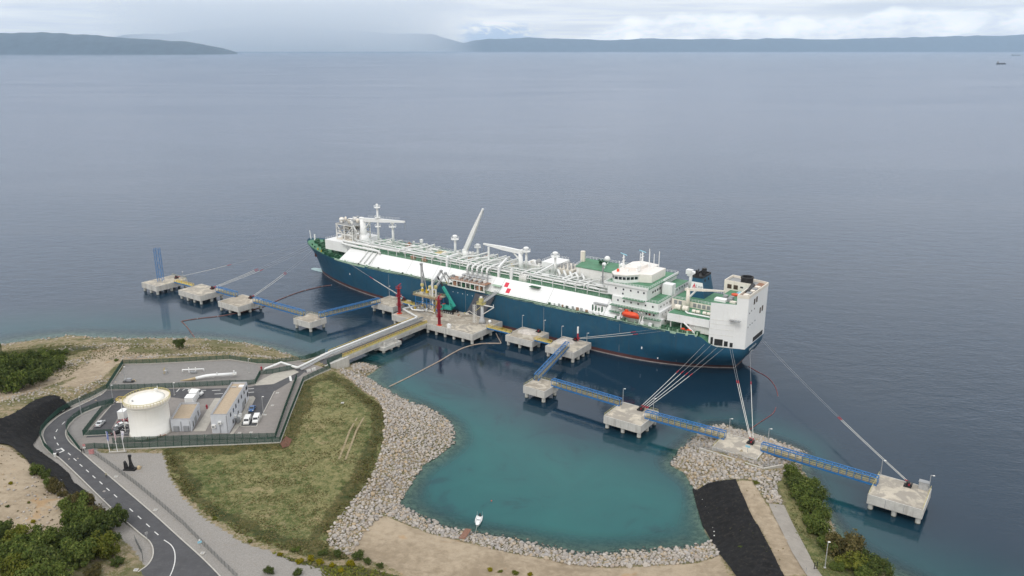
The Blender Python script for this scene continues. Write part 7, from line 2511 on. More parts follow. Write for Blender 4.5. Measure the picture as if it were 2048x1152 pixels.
# ------------------------------------------------------------------ vehicles
def car(label, x, y, z, head, colour, kind='car', group='vehicles parked in the yard', name='parked_car'):
    root = thing(name, label, 'van' if kind == 'van' else 'car', (x, y, z), head, group, local=True)
    paint = mat('car_paint_' + '_'.join('%02d' % int(c * 99) for c in colour), colour, .25, var=.03, spec=.7)
    if kind == 'car':
        L, Wd = 4.3, 1.8
        prof = [(-2.15, .35), (-2.15, .8), (-1.95, .98), (-1.3, 1.02), (-.75, 1.45), (.45, 1.47), (1.05, 1.0), (1.85, .88), (2.13, .7), (2.15, .35)]
        cab = [(-1.22, 1.03), (-.72, 1.42), (.42, 1.44), (.98, 1.03)]
    else:
        L, Wd = 5.0, 1.95
        prof = [(-2.5, .4), (-2.5, 1.0), (-2.42, 2.05), (-2.2, 2.15), (.9, 2.12), (1.25, 2.0), (1.75, 1.25), (2.35, 1.05), (2.5, .8), (2.5, .4)]
        cab = [(.05, 1.3), (.1, 1.95), (1.12, 1.92), (1.55, 1.3)]
    mb = MB()
    n = len(prof)
    vs = []
    for sgn in (-1, 1):
        for px_, pz_ in prof:
            k = 1.0 if pz_ < 1.05 else (.86 if kind == 'car' else .93)
            vs.append((px_, sgn * Wd / 2 * k, pz_))
    fs = [tuple(range(n)), tuple(range(2 * n - 1, n - 1, -1))] + [(i, i + n, (i + 1) % n + n, (i + 1) % n) for i in range(n)]
    mb.add(vs, fs)
    body = mb.build('body', paint, root)
    for sgn in (-1, 1):
        yk = sgn * Wd / 2 * (.93 if kind == 'car' else .965)
        m = MB()
        a = [(px_, yk + sgn * .012 * 2, pz_) for px_, pz_ in cab]
        m.add(a, [tuple(range(len(a)))] if sgn < 0 else [tuple(range(len(a) - 1, -1, -1))])
        m.build('side_window', M['glass'], root)
        MB().box((.55 if kind == 'car' else 1.3, sgn * (Wd / 2 + .1), 1.05 if kind == 'car' else 1.4), (.14, .2, .14)).build('mirror', paint, body)
        MB().box((L / 2 - .05, sgn * Wd * .36, .72 if kind == 'car' else .9), (.16, .36, .18)).build('headlight', M['white'], root)
        MB().box((-L / 2 + .03, sgn * Wd * .38, .82 if kind == 'car' else 1.1), (.12, .28, .22 if kind == 'car' else .5)).build('tail_light', M['red'], root)
        for wx in (-L * .3, L * .31):
            w_ = MB().bar((wx, sgn * (Wd / 2 - .18), .33), (wx, sgn * (Wd / 2 + .02), .33), .33, n=14).build('wheel', M['tyre'], root)
            MB().bar((wx, sgn * (Wd / 2 + .0), .33), (wx, sgn * (Wd / 2 + .035), .33), .2, n=10).build('rim', M['steel'], w_)
    f0, f1 = ((.47, 1.455), (1.03, 1.02)) if kind == 'car' else ((1.27, 1.96), (1.72, 1.3))
    k0 = Wd / 2 * (.76 if kind == 'car' else .84)
    up = Vector((.02, 0, .025))
    MB().add([Vector((f1[0], -k0, f1[1])) + up, Vector((f1[0], k0, f1[1])) + up, Vector((f0[0], k0 * .95, f0[1])) + up, Vector((f0[0], -k0 * .95, f0[1])) + up], [(0, 1, 2, 3)]).build('windscreen', M['glass'], root)
    if kind == 'car':
        MB().add([Vector((-1.31, k0, 1.045)), Vector((-1.31, -k0, 1.045)), Vector((-.77, -k0 * .95, 1.46)), Vector((-.77, k0 * .95, 1.46))], [(0, 1, 2, 3)]).build('rear_window', M['glass'], root)
    else:
        MB().add([Vector((-2.53, k0, 1.25)), Vector((-2.53, -k0, 1.25)), Vector((-2.46, -k0 * .95, 1.9)), Vector((-2.46, k0 * .95, 1.9))], [(0, 1, 2, 3)]).build('rear_window', M['glass'], root)
    return root


def heading(x0, y0, x1, y1):
    a, b = P(x0, y0, YARD_Z), P(x1, y1, YARD_Z)
    return math.atan2(b.y - a.y, b.x - a.x)


hv = heading(500, 835, 489, 858)
ZC = YARD_Z + .03
q = P(495, 845, 6)
car('white van parked nearer the control building', q.x, q.y, ZC, hv, (.78, .78, .77), 'van', name='parked_van')
q = P(513, 842, 6)
car('white van parked farther from the control building', q.x, q.y, ZC, hv, (.76, .76, .75), 'van', name='parked_van')
q = P(504.5, 820, 6)
car('blue car parked behind the two white vans', q.x, q.y, ZC, hv, (.05, .13, .30))
q = P(393, 790, 6)
car('white van on the yard road behind the containers', q.x, q.y, ZC, heading(380, 789, 410, 791), (.77, .77, .76), 'van', name='parked_van')
q = P(201, 850, 6)
car('silver car parked alone in the left lane', q.x, q.y, ZC, heading(193, 857, 208, 842), (.55, .57, .58))
hp = heading(228, 868, 252, 860)
for (x, y), c, lab in (((249, 846.5), (.22, .02, .035), 'dark red car beside the tank'), ((244, 853), (.66, .68, .68), 'white car between the red and grey cars beside the tank'), ((240.5, 859.5), (.055, .06, .07), 'dark grey car between white and black cars by the tank'), ((235, 866.5), (.022, .026, .03), 'black car nearest the fence beside the tank')):
    q = P(x, y, 6)
    car(lab, q.x, q.y, ZC, hp, c)

# ------------------------------------------------------------------ people
def person(label, p, head, top, trousers, hair, stride=.25, arm=.1):
    root = thing('person', label, 'person', p, head, local=True)
    me = bpy.data.meshes.new('body')
    V = [(0, 0, .95), (0, 0, 1.18), (.01, 0, 1.42), (.02, 0, 1.52), (.03, 0, 1.66),
         (0, .19, 1.40), (.03, .25, 1.14), (.10 + arm, .26, .92), (0, -.19, 1.40), (-.03, -.25, 1.14), (-.02 + arm * .5, -.26, .90),
         (0, .10, .90), (stride * .6, .11, .50), (stride * .5, .11, .08), (stride * .5 + .15, .12, .04),
         (0, -.10, .90), (-stride * .3, -.11, .50), (-stride * .9, -.11, .10), (-stride * .9 + .15, -.12, .04), (.03, 0, 1.74)]
    E_ = [(0, 1), (1, 2), (2, 3), (3, 4), (4, 19), (2, 5), (5, 6), (6, 7), (2, 8), (8, 9), (9, 10), (0, 11), (11, 12), (12, 13), (13, 14), (0, 15), (15, 16), (16, 17), (17, 18)]
    rad = [.15, .15, .16, .06, .10, .075, .055, .04, .075, .055, .04, .10, .07, .05, .045, .10, .07, .05, .045, .08]
    me.from_pydata(V, E_, [])
    o_ = bpy.data.objects.new('body', me)
    scene.collection.objects.link(o_)
    o_.modifiers.new('skin', 'SKIN')
    lay = me.skin_vertices[0].data
    for i, r_ in enumerate(rad):
        lay[i].radius = (r_, r_)
    lay[0].use_root = True
    o_.modifiers.new('sub', 'SUBSURF').levels = 1
    dg = bpy.context.evaluated_depsgraph_get()
    m2 = bpy.data.meshes.new_from_object(o_.evaluated_get(dg))
    bpy.data.objects.remove(o_)
    skin = mat('skin', (.42, .26, .19), .6)
    m2.materials.clear()
    for mm in (top, trousers, skin, hair):
        m2.materials.append(mm)
    for f_ in m2.polygons:
        z = f_.center.z
        if z > 1.70 or (z > 1.6 and f_.center.x < 0):
            f_.material_index = 3
        elif z > 1.50 or (abs(f_.center.y) > .2 and z < 1.0 and z > .8):
            f_.material_index = 2
        elif z > .93:
            f_.material_index = 0
        else:
            f_.material_index = 1
    m2.shade_smooth()
    b_ = bpy.data.objects.new('body', m2)
    scene.collection.objects.link(b_)
    b_.parent = root


mt = lambda n, c: mat(n, c, .8, var=.1)
for x, y, z, hd, t_, tr_, lab in ((164, 906.5, 6.5, 2.0, (.02, .02, .025), (.015, .015, .02), 'person in black standing at the gate post left'), (168.5, 907, 6.5, 4.0, (.03, .03, .035), (.02, .02, .025), 'person in dark clothes facing the gate sign'), (213, 955, 7.2, 5.3, (.34, .33, .24), (.05, .05, .05), 'lone walker in a light top on the lower road')):
    q = P(x, y, z)
    zz = hz(q.x, q.y)
    c = min(range(len(RL) - 1), key=lambda i: ((RL[i] + RR_[i]) / 2 - q).length)
    if ((RL[c] + RR_[c]) / 2 - Vector((q.x, q.y, RL[c].z))).length < (RL[c] - RR_[c]).length / 2:
        zz = lerp(RL[c].z, RR_[c].z, .5) + .03
    person(lab, (q.x, q.y, zz), hd, mt('top_%d' % int(x), t_), mt('trousers_%d' % int(x), tr_), mt('hair_dark', (.03, .022, .018)))


# ------------------------------------------------------------------ signs
def sign(label, p, h, boards, m_post='steel'):
    p = Vector(p)
    root = thing('road_sign', label, 'sign', p)
    MB().bar(p, p + Vector((0, 0, h)), .09, n=6).build('sign_post', M[m_post], root)
    for z, w_, hh, m, rz in boards:
        MB().box(p + Vector((0, -.06, z)), (w_, .06, hh), rz).build('sign_board', M[m], root)


M['pink'] = mat('faded_warning_red', (.52, .24, .24), .6, var=.3, vscale=3)
q = P(165, 904, 6.5)
sign('round red and white traffic sign beside the gate', (q.x + .6, q.y + .4, hz(q.x, q.y)), 3.2, [(2.9, .8, .8, 'pink', .2), (2.0, .8, .5, 'white2', .2)])
q = P(184, 909, 6.5)
sign('pale red and white warning board at the end of the low fence', (q.x, q.y, hz(q.x, q.y)), 1.9, [(1.1, 1.6, 1.7, 'pink', .35)])
q = P(297, 1079, 8.3)
sign('small triangular sign on a post at the road bend', (q.x - .3, q.y, hz(q.x, q.y)), 2.4, [(2.2, .7, .7, 'steel', .6)])
q = P(401, 1096, 8.3)
sign('small blue and white sign by the lower fence', (q.x, q.y, hz(q.x, q.y)), 2.2, [(1.8, 1.0, .6, 'skyb', .5), (2.4, .4, .4, 'white', .5)])
q = P(111, 911, 6.6)
sg_ = thing('gate_intercom', 'pale cabinet at the end of the fence on the road bend', 'cabinet', (q.x, q.y, hz(q.x, q.y)))
MB().box((q.x, q.y, hz(q.x, q.y) + .7), (1.1, .7, 1.4), .6).build('cabinet_body', M['white2'], sg_)
MB().bar((q.x + .7, q.y, hz(q.x, q.y)), (q.x + .7, q.y, hz(q.x, q.y) + 1.6), .5).build('barrier_post', M['black'], sg_)
# yard lamp posts
for x, y, z, h, lab in ((163, 830, 6, 7.0, 'lamp post on the paved island inside the road bend'), (226, 800, 6, 6.0, 'lamp post at the yard entrance left of the tank'), (349, 790, 6, 5, 'lamp post on the yard road right of the tank'), (527, 829, 6, 7, 'lamp post right of the parking lane'), (499, 745, 6, 6, 'lamp post at the back of the upper yard'), (250, 757, 6, 5, 'lamp post near the machinery skid')):
    q = P(x, y, z)
    lamp_post(lab, (q.x, q.y, YARD_Z), h, (.5, -.3), 'lamp posts of the yard')
q = P(1650, 1133, 6.0)
lamp_post('tall lamp post beside the path at the lower right', (q.x, q.y, hz(q.x, q.y)), 7.6, (.1, -.3), 'lamp posts of the yard')
gp = P(1630, 1130, 6.8)
gpz = hz(gp.x, gp.y)
gpo = thing('path_gate', 'black gate posts across the concrete path at the lower right', 'gate', (gp.x, gp.y, gpz))
for x, y in ((1628.5, 1136), (1634, 1134)):
    a = P(x, y, 6.9)
    MB().bar((a.x, a.y, gpz), (a.x, a.y, gpz + 2.2), .14).build('gate_post', M['black'], gpo)
a, b = P(1628.5, 1136, 6.9), P(1634, 1134, 6.9)
for z in (.4, 1.2, 2.0):
    MB().bar((a.x, a.y, gpz + z), (b.x, b.y, gpz + z), .07).build('gate_bar', M['black'], gpo)
a = P(1612, 1143, 7.1)
MB().bar((a.x, a.y, gpz), (a.x, a.y, gpz + 2.0), .1).build('gate_post', M['grey'], gpo)

# ------------------------------------------------------------------ draped sheets following the ground
def drape(name, px, z_guess, m, off=.06, cell=.8, wrinkle=0.0, kind=None, label=None, cat=None):
    poly = [P(x, y, z).xy if len(t) == 3 else None for t in px for x, y, z in [t]]
    xs_ = [p[0] for p in poly]
    ys_ = [p[1] for p in poly]
    nx = int((max(xs_) - min(xs_)) / cell) + 2
    ny = int((max(ys_) - min(ys_)) / cell) + 2
    gx = np.linspace(min(xs_), max(xs_), nx)
    gy = np.linspace(min(ys_), max(ys_), ny)
    XX, YY = np.meshgrid(gx, gy)
    d = sdf(poly, XX.ravel(), YY.ravel())
    # move outside points of boundary cells onto the outline
    Z = height(XX, YY)
    X, Y = XX.ravel().copy(), YY.ravel().copy()
    e = .01
    gxd = (sdf(poly, X + e, Y) - sdf(poly, X - e, Y)) / (2 * e)
    gyd = (sdf(poly, X, Y + e) - sdf(poly, X, Y - e)) / (2 * e)
    out = d > 0
    X[out] -= (gxd * d)[out]
    Y[out] -= (gyd * d)[out]
    keep = d < cell * 1.1
    nz = np.array([mnoise.noise((x * .5, y * .5, 7)) + .5 * mnoise.noise((x * 1.3, y * 1.3, 2)) for x, y in zip(X, Y)]) * wrinkle
    if wrinkle > .1:
        nz += np.array([max(0, math.sin((y + .45 * x) * 1.9 + 2.2 * mnoise.noise((x * .12, y * .12, 3)))) ** 5 * (.6 + mnoise.noise((x * .3, y * .3, 8))) for x, y in zip(X, Y)]) * .3
    Z = height(X, Y) + off + nz
    idx = np.arange(nx * ny).reshape(ny, nx)
    vs, fs, remap = [], [], {}
    for j in range(ny - 1):
        for i in range(nx - 1):
            q = (idx[j, i], idx[j, i + 1], idx[j + 1, i + 1], idx[j + 1, i])
            if all(keep[k] for k in q) and any(d[k] < 0 for k in q):
                f_ = []
                for k in q:
                    if k not in remap:
                        remap[k] = len(vs)
                        vs.append((X[k], Y[k], Z[k]))
                    f_.append(remap[k])
                fs.append(tuple(f_))
    ob = MB().add(vs, fs).build(name, m, None, True)
    if kind:
        ob['kind'] = kind
    if label:
        tag(ob, label, cat)
    return ob


drape('black_geotextile', [(1384, 981, -.6), (1392, 979, .7), (1430, 969, 3.0), (1471, 959.5, 5.2), (1490, 1001, 5.8), (1518, 1055, 6.3), (1539, 1095, 6.6), (1567, 1152, 7), (1592, 1200, 7.2), (1488, 1200, 3.6), (1460, 1148, 3.0), (1438, 1112, 2.4), (1424, 1091, -.6), (1404, 1055, -.6), (1393, 1017, -.6)], 0, M['textile'], .32, .6, .22,
      label='black geotextile sheet covering the slope right of the basin', cat='slope cover')
drape('black_geotextile', [(-40, 860, 14), (0, 838, 13), (64, 804, 10.6), (98, 792, 10), (122, 794, 9.6), (144, 810, 7.0), (118, 827, 6.5), (95, 846, 6.4), (80, 864, 6.5), (66, 889, 6.8), (45, 884, 8.0), (19, 884, 10.6), (-40, 880, 14)], 0, M['textile'], .35, .7, .25,
      label='black geotextile sheet on the cut slope above the road bend', cat='slope cover')
drape('black_geotextile', [(-20, 858, 13), (40, 866, 8.0), (66, 887, 6.9), (68, 893, 6.8), (109, 922, 6.8), (137, 945, 7.0), (148, 966, 7.1), (170, 981, 7.2), (186, 1003, 7.4), (206, 1026, 7.7), (200, 1040, 8.6), (172, 1020, 9.4), (141, 994, 10.4), (125, 964, 10.4), (86, 940, 10.8), (58, 926, 12.0), (45, 906, 12.3), (19, 886, 11.5), (-20, 880, 13.5)], 0, M['textile'], .34, .7, .2,
      label='black geotextile strip running down beside the lower road', cat='slope cover')
drape('concrete_path', [(1537, 1008, 5.6), (1568, 1009, 5.2), (1594, 1060, 5.8), (1630, 1130, 6.6), (1652, 1160, 6.8), (1618, 1160, 7.1), (1585, 1105, 6.9), (1556, 1045, 6.3)], 0, M['pathc'], .12, .8, 0, 'structure')
M['track'] = mat('worn_track', (.27, .22, .13), .95, var=.3, vscale=.8)
for dx in (0, 13):
    drape('worn_track', [(676 + dx, 920, 4.7), (680 + dx, 920, 4.7), (702 + dx, 862, 4.7), (716 + dx, 836, 4.7), (713 + dx, 836, 4.7), (698 + dx, 862, 4.7)], 0, M['track'], .1, .45, .03, 'structure')
drape('earth_scrape', [(560, 888, 5.9), (572, 872, 5.9), (584, 876, 5.7), (578, 890, 5.6), (565, 895, 5.6)], 0, M['earth'], .14, .6, .05, 'structure')

# ------------------------------------------------------------------ boat, slip, buoy, far ships
bt_ = thing('motor_boat', 'small white open motor boat moored near the stony beach', 'boat', P(957, 1046, 0))
bc = P(957, 1044, 0)
hd = math.atan2(*(lambda a: (a.y, a.x))(P(953, 1057, 0) - P(960, 1031, 0)))
L_ = 5.6
mb = MB()
vs, fs = [], []
st_ = [(-1, .82, .55), (-.6, .95, .55), (-.1, 1.0, .58), (.4, .82, .64), (.75, .46, .72), (1.0, .04, .82)]
for u, w_, h_ in st_:
    for y, z in ((0, -.25), (.7, -.05), (1, h_), (.86, h_ + .02), (.8, .2), (0, .15)):
        vs.append((u * L_ / 2, y * w_ * 1.05, z))
    for y, z in ((0, -.25), (-.7, -.05), (-1, h_), (-.86, h_ + .02), (-.8, .2), (0, .15)):
        vs.append((u * L_ / 2, y * w_ * 1.05, z))
for i in range(len(st_) - 1):
    for a in (0, 6):
        for j in range(5):
            q = (i * 12 + a + j, (i + 1) * 12 + a + j, (i + 1) * 12 + a + j + 1, i * 12 + a + j + 1)
            fs.append(q)
fs.append((0, 1, 2, 3, 4, 5))
fs.append((11, 10, 9, 8, 7, 6))
ca, sa = math.cos(hd), math.sin(hd)
def bl(v):
    return (bc.x + v[0] * ca - v[1] * sa, bc.y + v[0] * sa + v[1] * ca, v[2])
mb.add([bl(v) for v in vs], fs).build('boat_hull', M['white'], bt_, True)
MB().box(bl((.2, 0, .55)), (1.3, 1.0, .8), hd).build('console', M['white'], bt_)
MB().box(bl((1.6, 0, .62)), (1.7, .9, .12), hd).build('foredeck', M['white'], bt_)
MB().box(bl((.55, 0, 1.05)), (.1, .9, .35), hd).build('windscreen', M['grey'], bt_)
MB().box(bl((-2.9, 0, .5)), (.5, .4, .9), hd).build('outboard_motor', M['black'], bt_)
MB().box(bl((-1.4, 0, .35)), (.6, 1.4, .3), hd).build('thwart', M['white2'], bt_)
for s_ in (-.75, .75):
    MB().bar(bl((-2.6, s_, .5)), bl((-2.8, s_, 1.7)), .06).build('stern_pole', M['steel'], bt_)
one('boat_line', MB().tube([bl((2.7, 0, .6)), P(951, 1066, .2), P(949, 1071, 1.0)], .035, 5), M['rope'], 'thin line tying the white boat to the stones', 'rope')
sl = thing('slip_planks', 'reddish brown plank slip across the stones beside the boat', 'slip', P(931, 1072, 1))
a, b = P(937, 1060, .35), P(924, 1079, 2.3)
sdv = (b - a).cross(Vector((0, 0, 1))).normalized()
M['plank'] = mat('slip_wood', (.24, .12, .08), .85, var=.2, vscale=1.5)
for k in range(5):
    MB().bar(a + sdv * (k - 2) * .36 + Vector((0, 0, .35)), b + sdv * (k - 2) * .36 + Vector((0, 0, .35)), .33, .12).build('plank', M['plank'], sl)
one('mooring_buoy', MB().ball(P(983, 1002, 0) + Vector((0, 0, .05)), .2, 10), M['orange'], 'tiny orange buoy floating in the middle of the basin', 'buoy', smooth=True)
for k in range(16):
    u = k / 15
    x = lerp(1392, 1428, u) + random.uniform(-1, 1) + 9 * math.sin(u * 3.1) * .6
    y = lerp(984, 1090, u)
    p = P(x, y, 0)
    if k % 5 != 4:
        nth = ('first second third fourth fifth sixth seventh eighth ninth tenth eleventh twelfth thirteenth fourteenth fifteenth sixteenth'.split())[k]
        one('white_sandbag', MB().ball((p.x + .5, p.y, max(.3, hz(p.x, p.y) + .38)), .24, 7, .6), M['white2'], nth + ' white ballast bag counted down the black sheet waterline', 'bag', 'white ballast bags at the black sheet')


def far_ship(label, x, y, L, D):
    p = P(x, y, 0)
    root = thing('cargo_ship', label, 'ship', p, 0.0, 'distant ships')
    MB().prism([(p.x - L / 2, p.y - 9), (p.x + L * .42, p.y - 9), (p.x + L / 2, p.y), (p.x + L * .42, p.y + 9), (p.x - L / 2, p.y + 9)], 0, 9).build('hull', M['black'], root)
    MB().box((p.x - L * .4, p.y, 16), (L * .12, 14, 15)).build('superstructure', M['grey'], root)
    MB().box((p.x + L * .1, p.y, 10.5), (L * .6, 12, 3)).build('deck_cargo', M['grey'], root)


far_ship('dark cargo ship alone on the sea near the right edge', 2002.5, 128.5, 78, 0)
far_ship('dark ship on the horizon at the right edge', 2032, 111, 190, 0)
# ------------------------------------------------------------------ stone
def stone_material(name, stops, rough=.9):
    m = bpy.data.materials.new(name)
    m.use_nodes = True
    g = NG(m.node_tree)
    out = g.n('ShaderNodeOutputMaterial')
    b = g.n('ShaderNodeBsdfPrincipled')
    g.put(out.inputs[0], b.outputs[0])
    geo = g.n('ShaderNodeNewGeometry')
    oi = g.n('ShaderNodeObjectInfo')
    r = g.math('FRACT', g.math('ADD', geo.outputs['Random Per Island'], oi.outputs['Random']))
    cr = g.n('ShaderNodeValToRGB')
    g.put(cr.inputs[0], r)
    el = cr.color_ramp.elements
    while len(el) > 1:
        el.remove(el[-1])
    el[0].position = 0
    el[0].color = (*stops[0], 1)
    for i, c in enumerate(stops[1:], 1):
        e = el.new(i / (len(stops) - 1))
        e.color = (*c, 1)
    pos = geo.outputs['Position']
    n = g.noise(pos, 2.6, 5, .7)
    c = g.mix(g.math('MULTIPLY', g.step(n, .35, .7), .32), cr.outputs[0], (.18, .15, .12))
    zc = g.n('ShaderNodeSeparateXYZ', inp={0: pos}).outputs[2]
    c = g.mix(g.step(g.math('ADD', zc, g.math('MULTIPLY', n, .3)), .45, .12), c, (.075, .075, .05))
    g.put(b.inputs['Base Color'], c)
    b.inputs['Roughness'].default_value = rough
    bn = g.n('ShaderNodeBump', inp={'Strength': .5, 'Distance': .12, 'Height': g.noise(pos, 6.0, 4, .7)})
    g.put(b.inputs['Normal'], bn.outputs[0])
    return m


M['stone'] = stone_material('armour_stone', [(.36, .325, .29), (.43, .395, .35), (.30, .28, .265), (.47, .43, .385), (.42, .32, .20), (.38, .36, .35), (.53, .49, .445), (.34, .285, .24)])


def stone_shape(seed, sub=1):
    bm = bmesh.new()
    bmesh.ops.create_icosphere(bm, subdivisions=sub, radius=1.0)
    r_ = random.Random(seed)
    sx, sy, sz = r_.uniform(.8, 1.25), r_.uniform(.75, 1.1), r_.uniform(.55, .85)
    off = Vector((r_.random() * 50, r_.random() * 50, 0))
    for v in bm.verts:
        k = 1 + .38 * mnoise.noise(v.co * 1.1 + off) + .12 * r_.uniform(-1, 1)
        v.co = Vector((v.co.x * sx, v.co.y * sy, v.co.z * sz)) * k
    me = bpy.data.meshes.new('stone')
    bm.to_mesh(me)
    bm.free()
    me.materials.append(M['stone'])
    return me


stones = [stone_shape(i) for i in range(10)]
st_np = []
for me in stones:
    v = np.empty(len(me.vertices) * 3, np.float32)
    me.vertices.foreach_get('co', v)
    f = np.array([tuple(p.vertices) for p in me.polygons], np.int32)
    st_np.append((v.reshape(-1, 3), f))


def scatter(poly, step, jit=.42):
    xs_ = [p[0] for p in poly]
    ys_ = [p[1] for p in poly]
    gx = np.arange(min(xs_), max(xs_) + step, step)
    gy = np.arange(min(ys_), max(ys_) + step, step * .87)
    XX, YY = np.meshgrid(gx, gy)
    XX[1::2] += step / 2
    X = XX.ravel() + rng.uniform(-jit, jit, XX.size) * step
    Y = YY.ravel() + rng.uniform(-jit, jit, XX.size) * step
    k = sdf(poly, X, Y) < 0
    return X[k], Y[k]


def rotm(rz, rx, ry):
    return np.array((Matrix.Rotation(rz, 3, 'Z') @ Matrix.Rotation(rx, 3, 'X') @ Matrix.Rotation(ry, 3, 'Y')))


REV = []


def revetment(label, px, step, r0, r1, under=None):
    poly = [P(x, y, z).xy for x, y, z in px]
    root = thing('rock_revetment', label, 'rock revetment', P(*px[0]))
    X, Y = scatter(poly, step)
    Z = height(X, Y)
    items = []
    for x, y, z in zip(X, Y, Z):
        r_ = random.uniform(r0 * .62, r1) * (1.35 if random.random() < .1 else 1)
        items.append((x, y, z + r_ * .22 + random.uniform(-.1, .15), r_, random.randrange(10), random.uniform(0, 6.28), random.uniform(-.5, .5), random.uniform(-.5, .5)))
    # small stones in the gaps
    X2, Y2 = scatter(poly, step * .95)
    Z2 = height(X2, Y2)
    fill = [(x, y, z + .12, random.uniform(r0 * .4, r0 * .75), random.randrange(10), random.uniform(0, 6.28), random.uniform(-.6, .6), random.uniform(-.6, .6)) for x, y, z in zip(X2, Y2, Z2)]
    REV.append((root, items, fill))


revetment('big light stone revetment curving along the left of the basin', [(668, 738, 4), (676, 738, 4.8), (703, 761, 4.6), (748, 792, 4.5), (764, 808, 4.6), (769, 833, 4.6), (767, 880, 4.6), (742, 953, 4.5), (700, 1007, 4.2), (657, 1062, 4), (655, 1091, 3.9), (672, 1103, 3.8), (699, 1114, 3.7), (711, 1101, 3.6), (715, 1085, 3.4), (738, 1057, 3.1), (768, 1028, 2.4), (800, 1010, -.6), (830, 962, -.7), (848, 934, -.7), (880, 915, -.7),
           (909, 890, -.7), (911, 867, -.7), (902, 843, -.7), (876, 825, -.7), (845, 808, -.7), (820, 806, -.7), (786, 787, -.7), (754, 767, -.7), (730, 754, -.5), (744, 748, -.7), (762, 738, -.9), (729, 724, -.5), (704, 722, 1.5), (704, 738, 3.6)], 1.0, .43, .68)
revetment('narrow stone strip along the sandy foreground beach', [(768, 1029, 2.4), (801, 1039, 2.3), (830, 1055, 2.2), (882, 1072, 2.1), (922, 1079, 2.0), (953, 1089, 2.0), (992, 1099, 2.0), (1074, 1114, 2.0), (1149, 1129, 2.0), (1224, 1134, 2.0), (1298, 1132, 2.1), (1393, 1124, 2.2), (1437, 1116, 2.3), (1434, 1096, 1.8), (1427, 1084, -.5), (1398, 1092, -.8), (1348, 1096, -.8), (1274, 1101, -.9), (1199, 1108, -.9), (1149, 1105, -.9), (1074, 1088, -.9), (1012, 1074, -.8), (943, 1064, -.8), (902, 1057, -.8), (872, 1048, -.8), (842, 1032, -.8), (810, 1015, -.6), (796, 1008, -.3)], 1.0, .44, .70)
revetment('pale boulder mound around the mooring slab on the spit', [(1390, 979, .3), (1378, 961, -.4), (1366, 947, -.6), (1338, 932, -.7), (1350, 912, -.8), (1371, 890, -.8), (1388, 873, -.8), (1408, 853, -.8), (1434, 846, -.8), (1475, 855, -.8), (1514, 866, -.8), (1553, 880, -.8), (1582, 889, -.8), (1616, 904, -.7), (1600, 925, 1.2), (1598, 945, 1.6), (1572, 938, 4), (1567, 950, 4.2), (1552, 970, 4.4), (1566, 1008, 5.0), (1536, 1006, 5.6), (1516, 977, 5.7), (1505, 960, 5.4), (1471, 958.5, 5.3), (1430, 968, 3.2)], 1.0, .44, .70)
slab_poly = wrect(81.2, 97, 74.2, 87.6)
for _r, _i, _f in REV[2:]:
    for L_ in (_i, _f):
        dd, _ = dline([(p.x, p.y, p.z) for p in ps_wall], np.array([t[0] for t in L_]), np.array([t[1] for t in L_]))
        L_[:] = [t for t, q in zip(L_, dd) if q > 1.0]
# the three hundred stones that show largest are objects of their own, the rest of each revetment is one part
allit = []
for ri, (root, items, fill) in enumerate(REV):
    for it in items:
        if it[2] > .15 and float(sdf(slab_poly, np.array([it[0]]), np.array([it[1]]))[0]) > .3:
            d = math.sqrt(it[0] ** 2 + it[1] ** 2 + (CAM_H - it[2]) ** 2)
            px_, py_ = W(it[0], it[1], it[2])
            if 0 < px_ < 2048 and 0 < py_ < 1152:
                allit.append((it[3] / d, ri, it))
allit.sort(key=lambda a: -a[0])
chosen = set(id(a[2]) for a in allit[:300])
for ri, (root, items, fill) in enumerate(REV):
    vs, fs, off = [], [], 0
    for it in items + fill:
        x, y, z, r_, k, rz, rx, ry = it
        if ri == 2 and float(sdf(slab_poly, np.array([x]), np.array([y]))[0]) < .3:
            continue
        if id(it) in chosen:
            o = share('stone', stones[k], root, Vector((x, y, z)) - Vector(root.location), 0, (r_, r_, r_), (rx, ry, rz))
            continue
        v, f = st_np[k]
        vs.append((v @ rotm(rz, rx, ry).T) * r_ + np.array([x, y, z]) - np.array(root.location))
        fs.append(f + off)
        off += len(v)
    V = np.concatenate(vs)
    F = np.concatenate(fs)
    me = bpy.data.meshes.new('loose_stones')
    me.vertices.add(len(V))
    me.vertices.foreach_set('co', V.ravel())
    me.loops.add(F.size)
    me.loops.foreach_set('vertex_index', F.ravel().astype(np.int32))
    me.polygons.add(len(F))
    me.polygons.foreach_set('loop_start', np.arange(0, F.size, 3, dtype=np.int32))
    me.update(calc_edges=True)
    me.materials.append(M['stone'])
    o = bpy.data.objects.new('loose_stones', me)
    scene.collection.objects.link(o)
    o.parent = root
    o['kind'] = 'stuff'

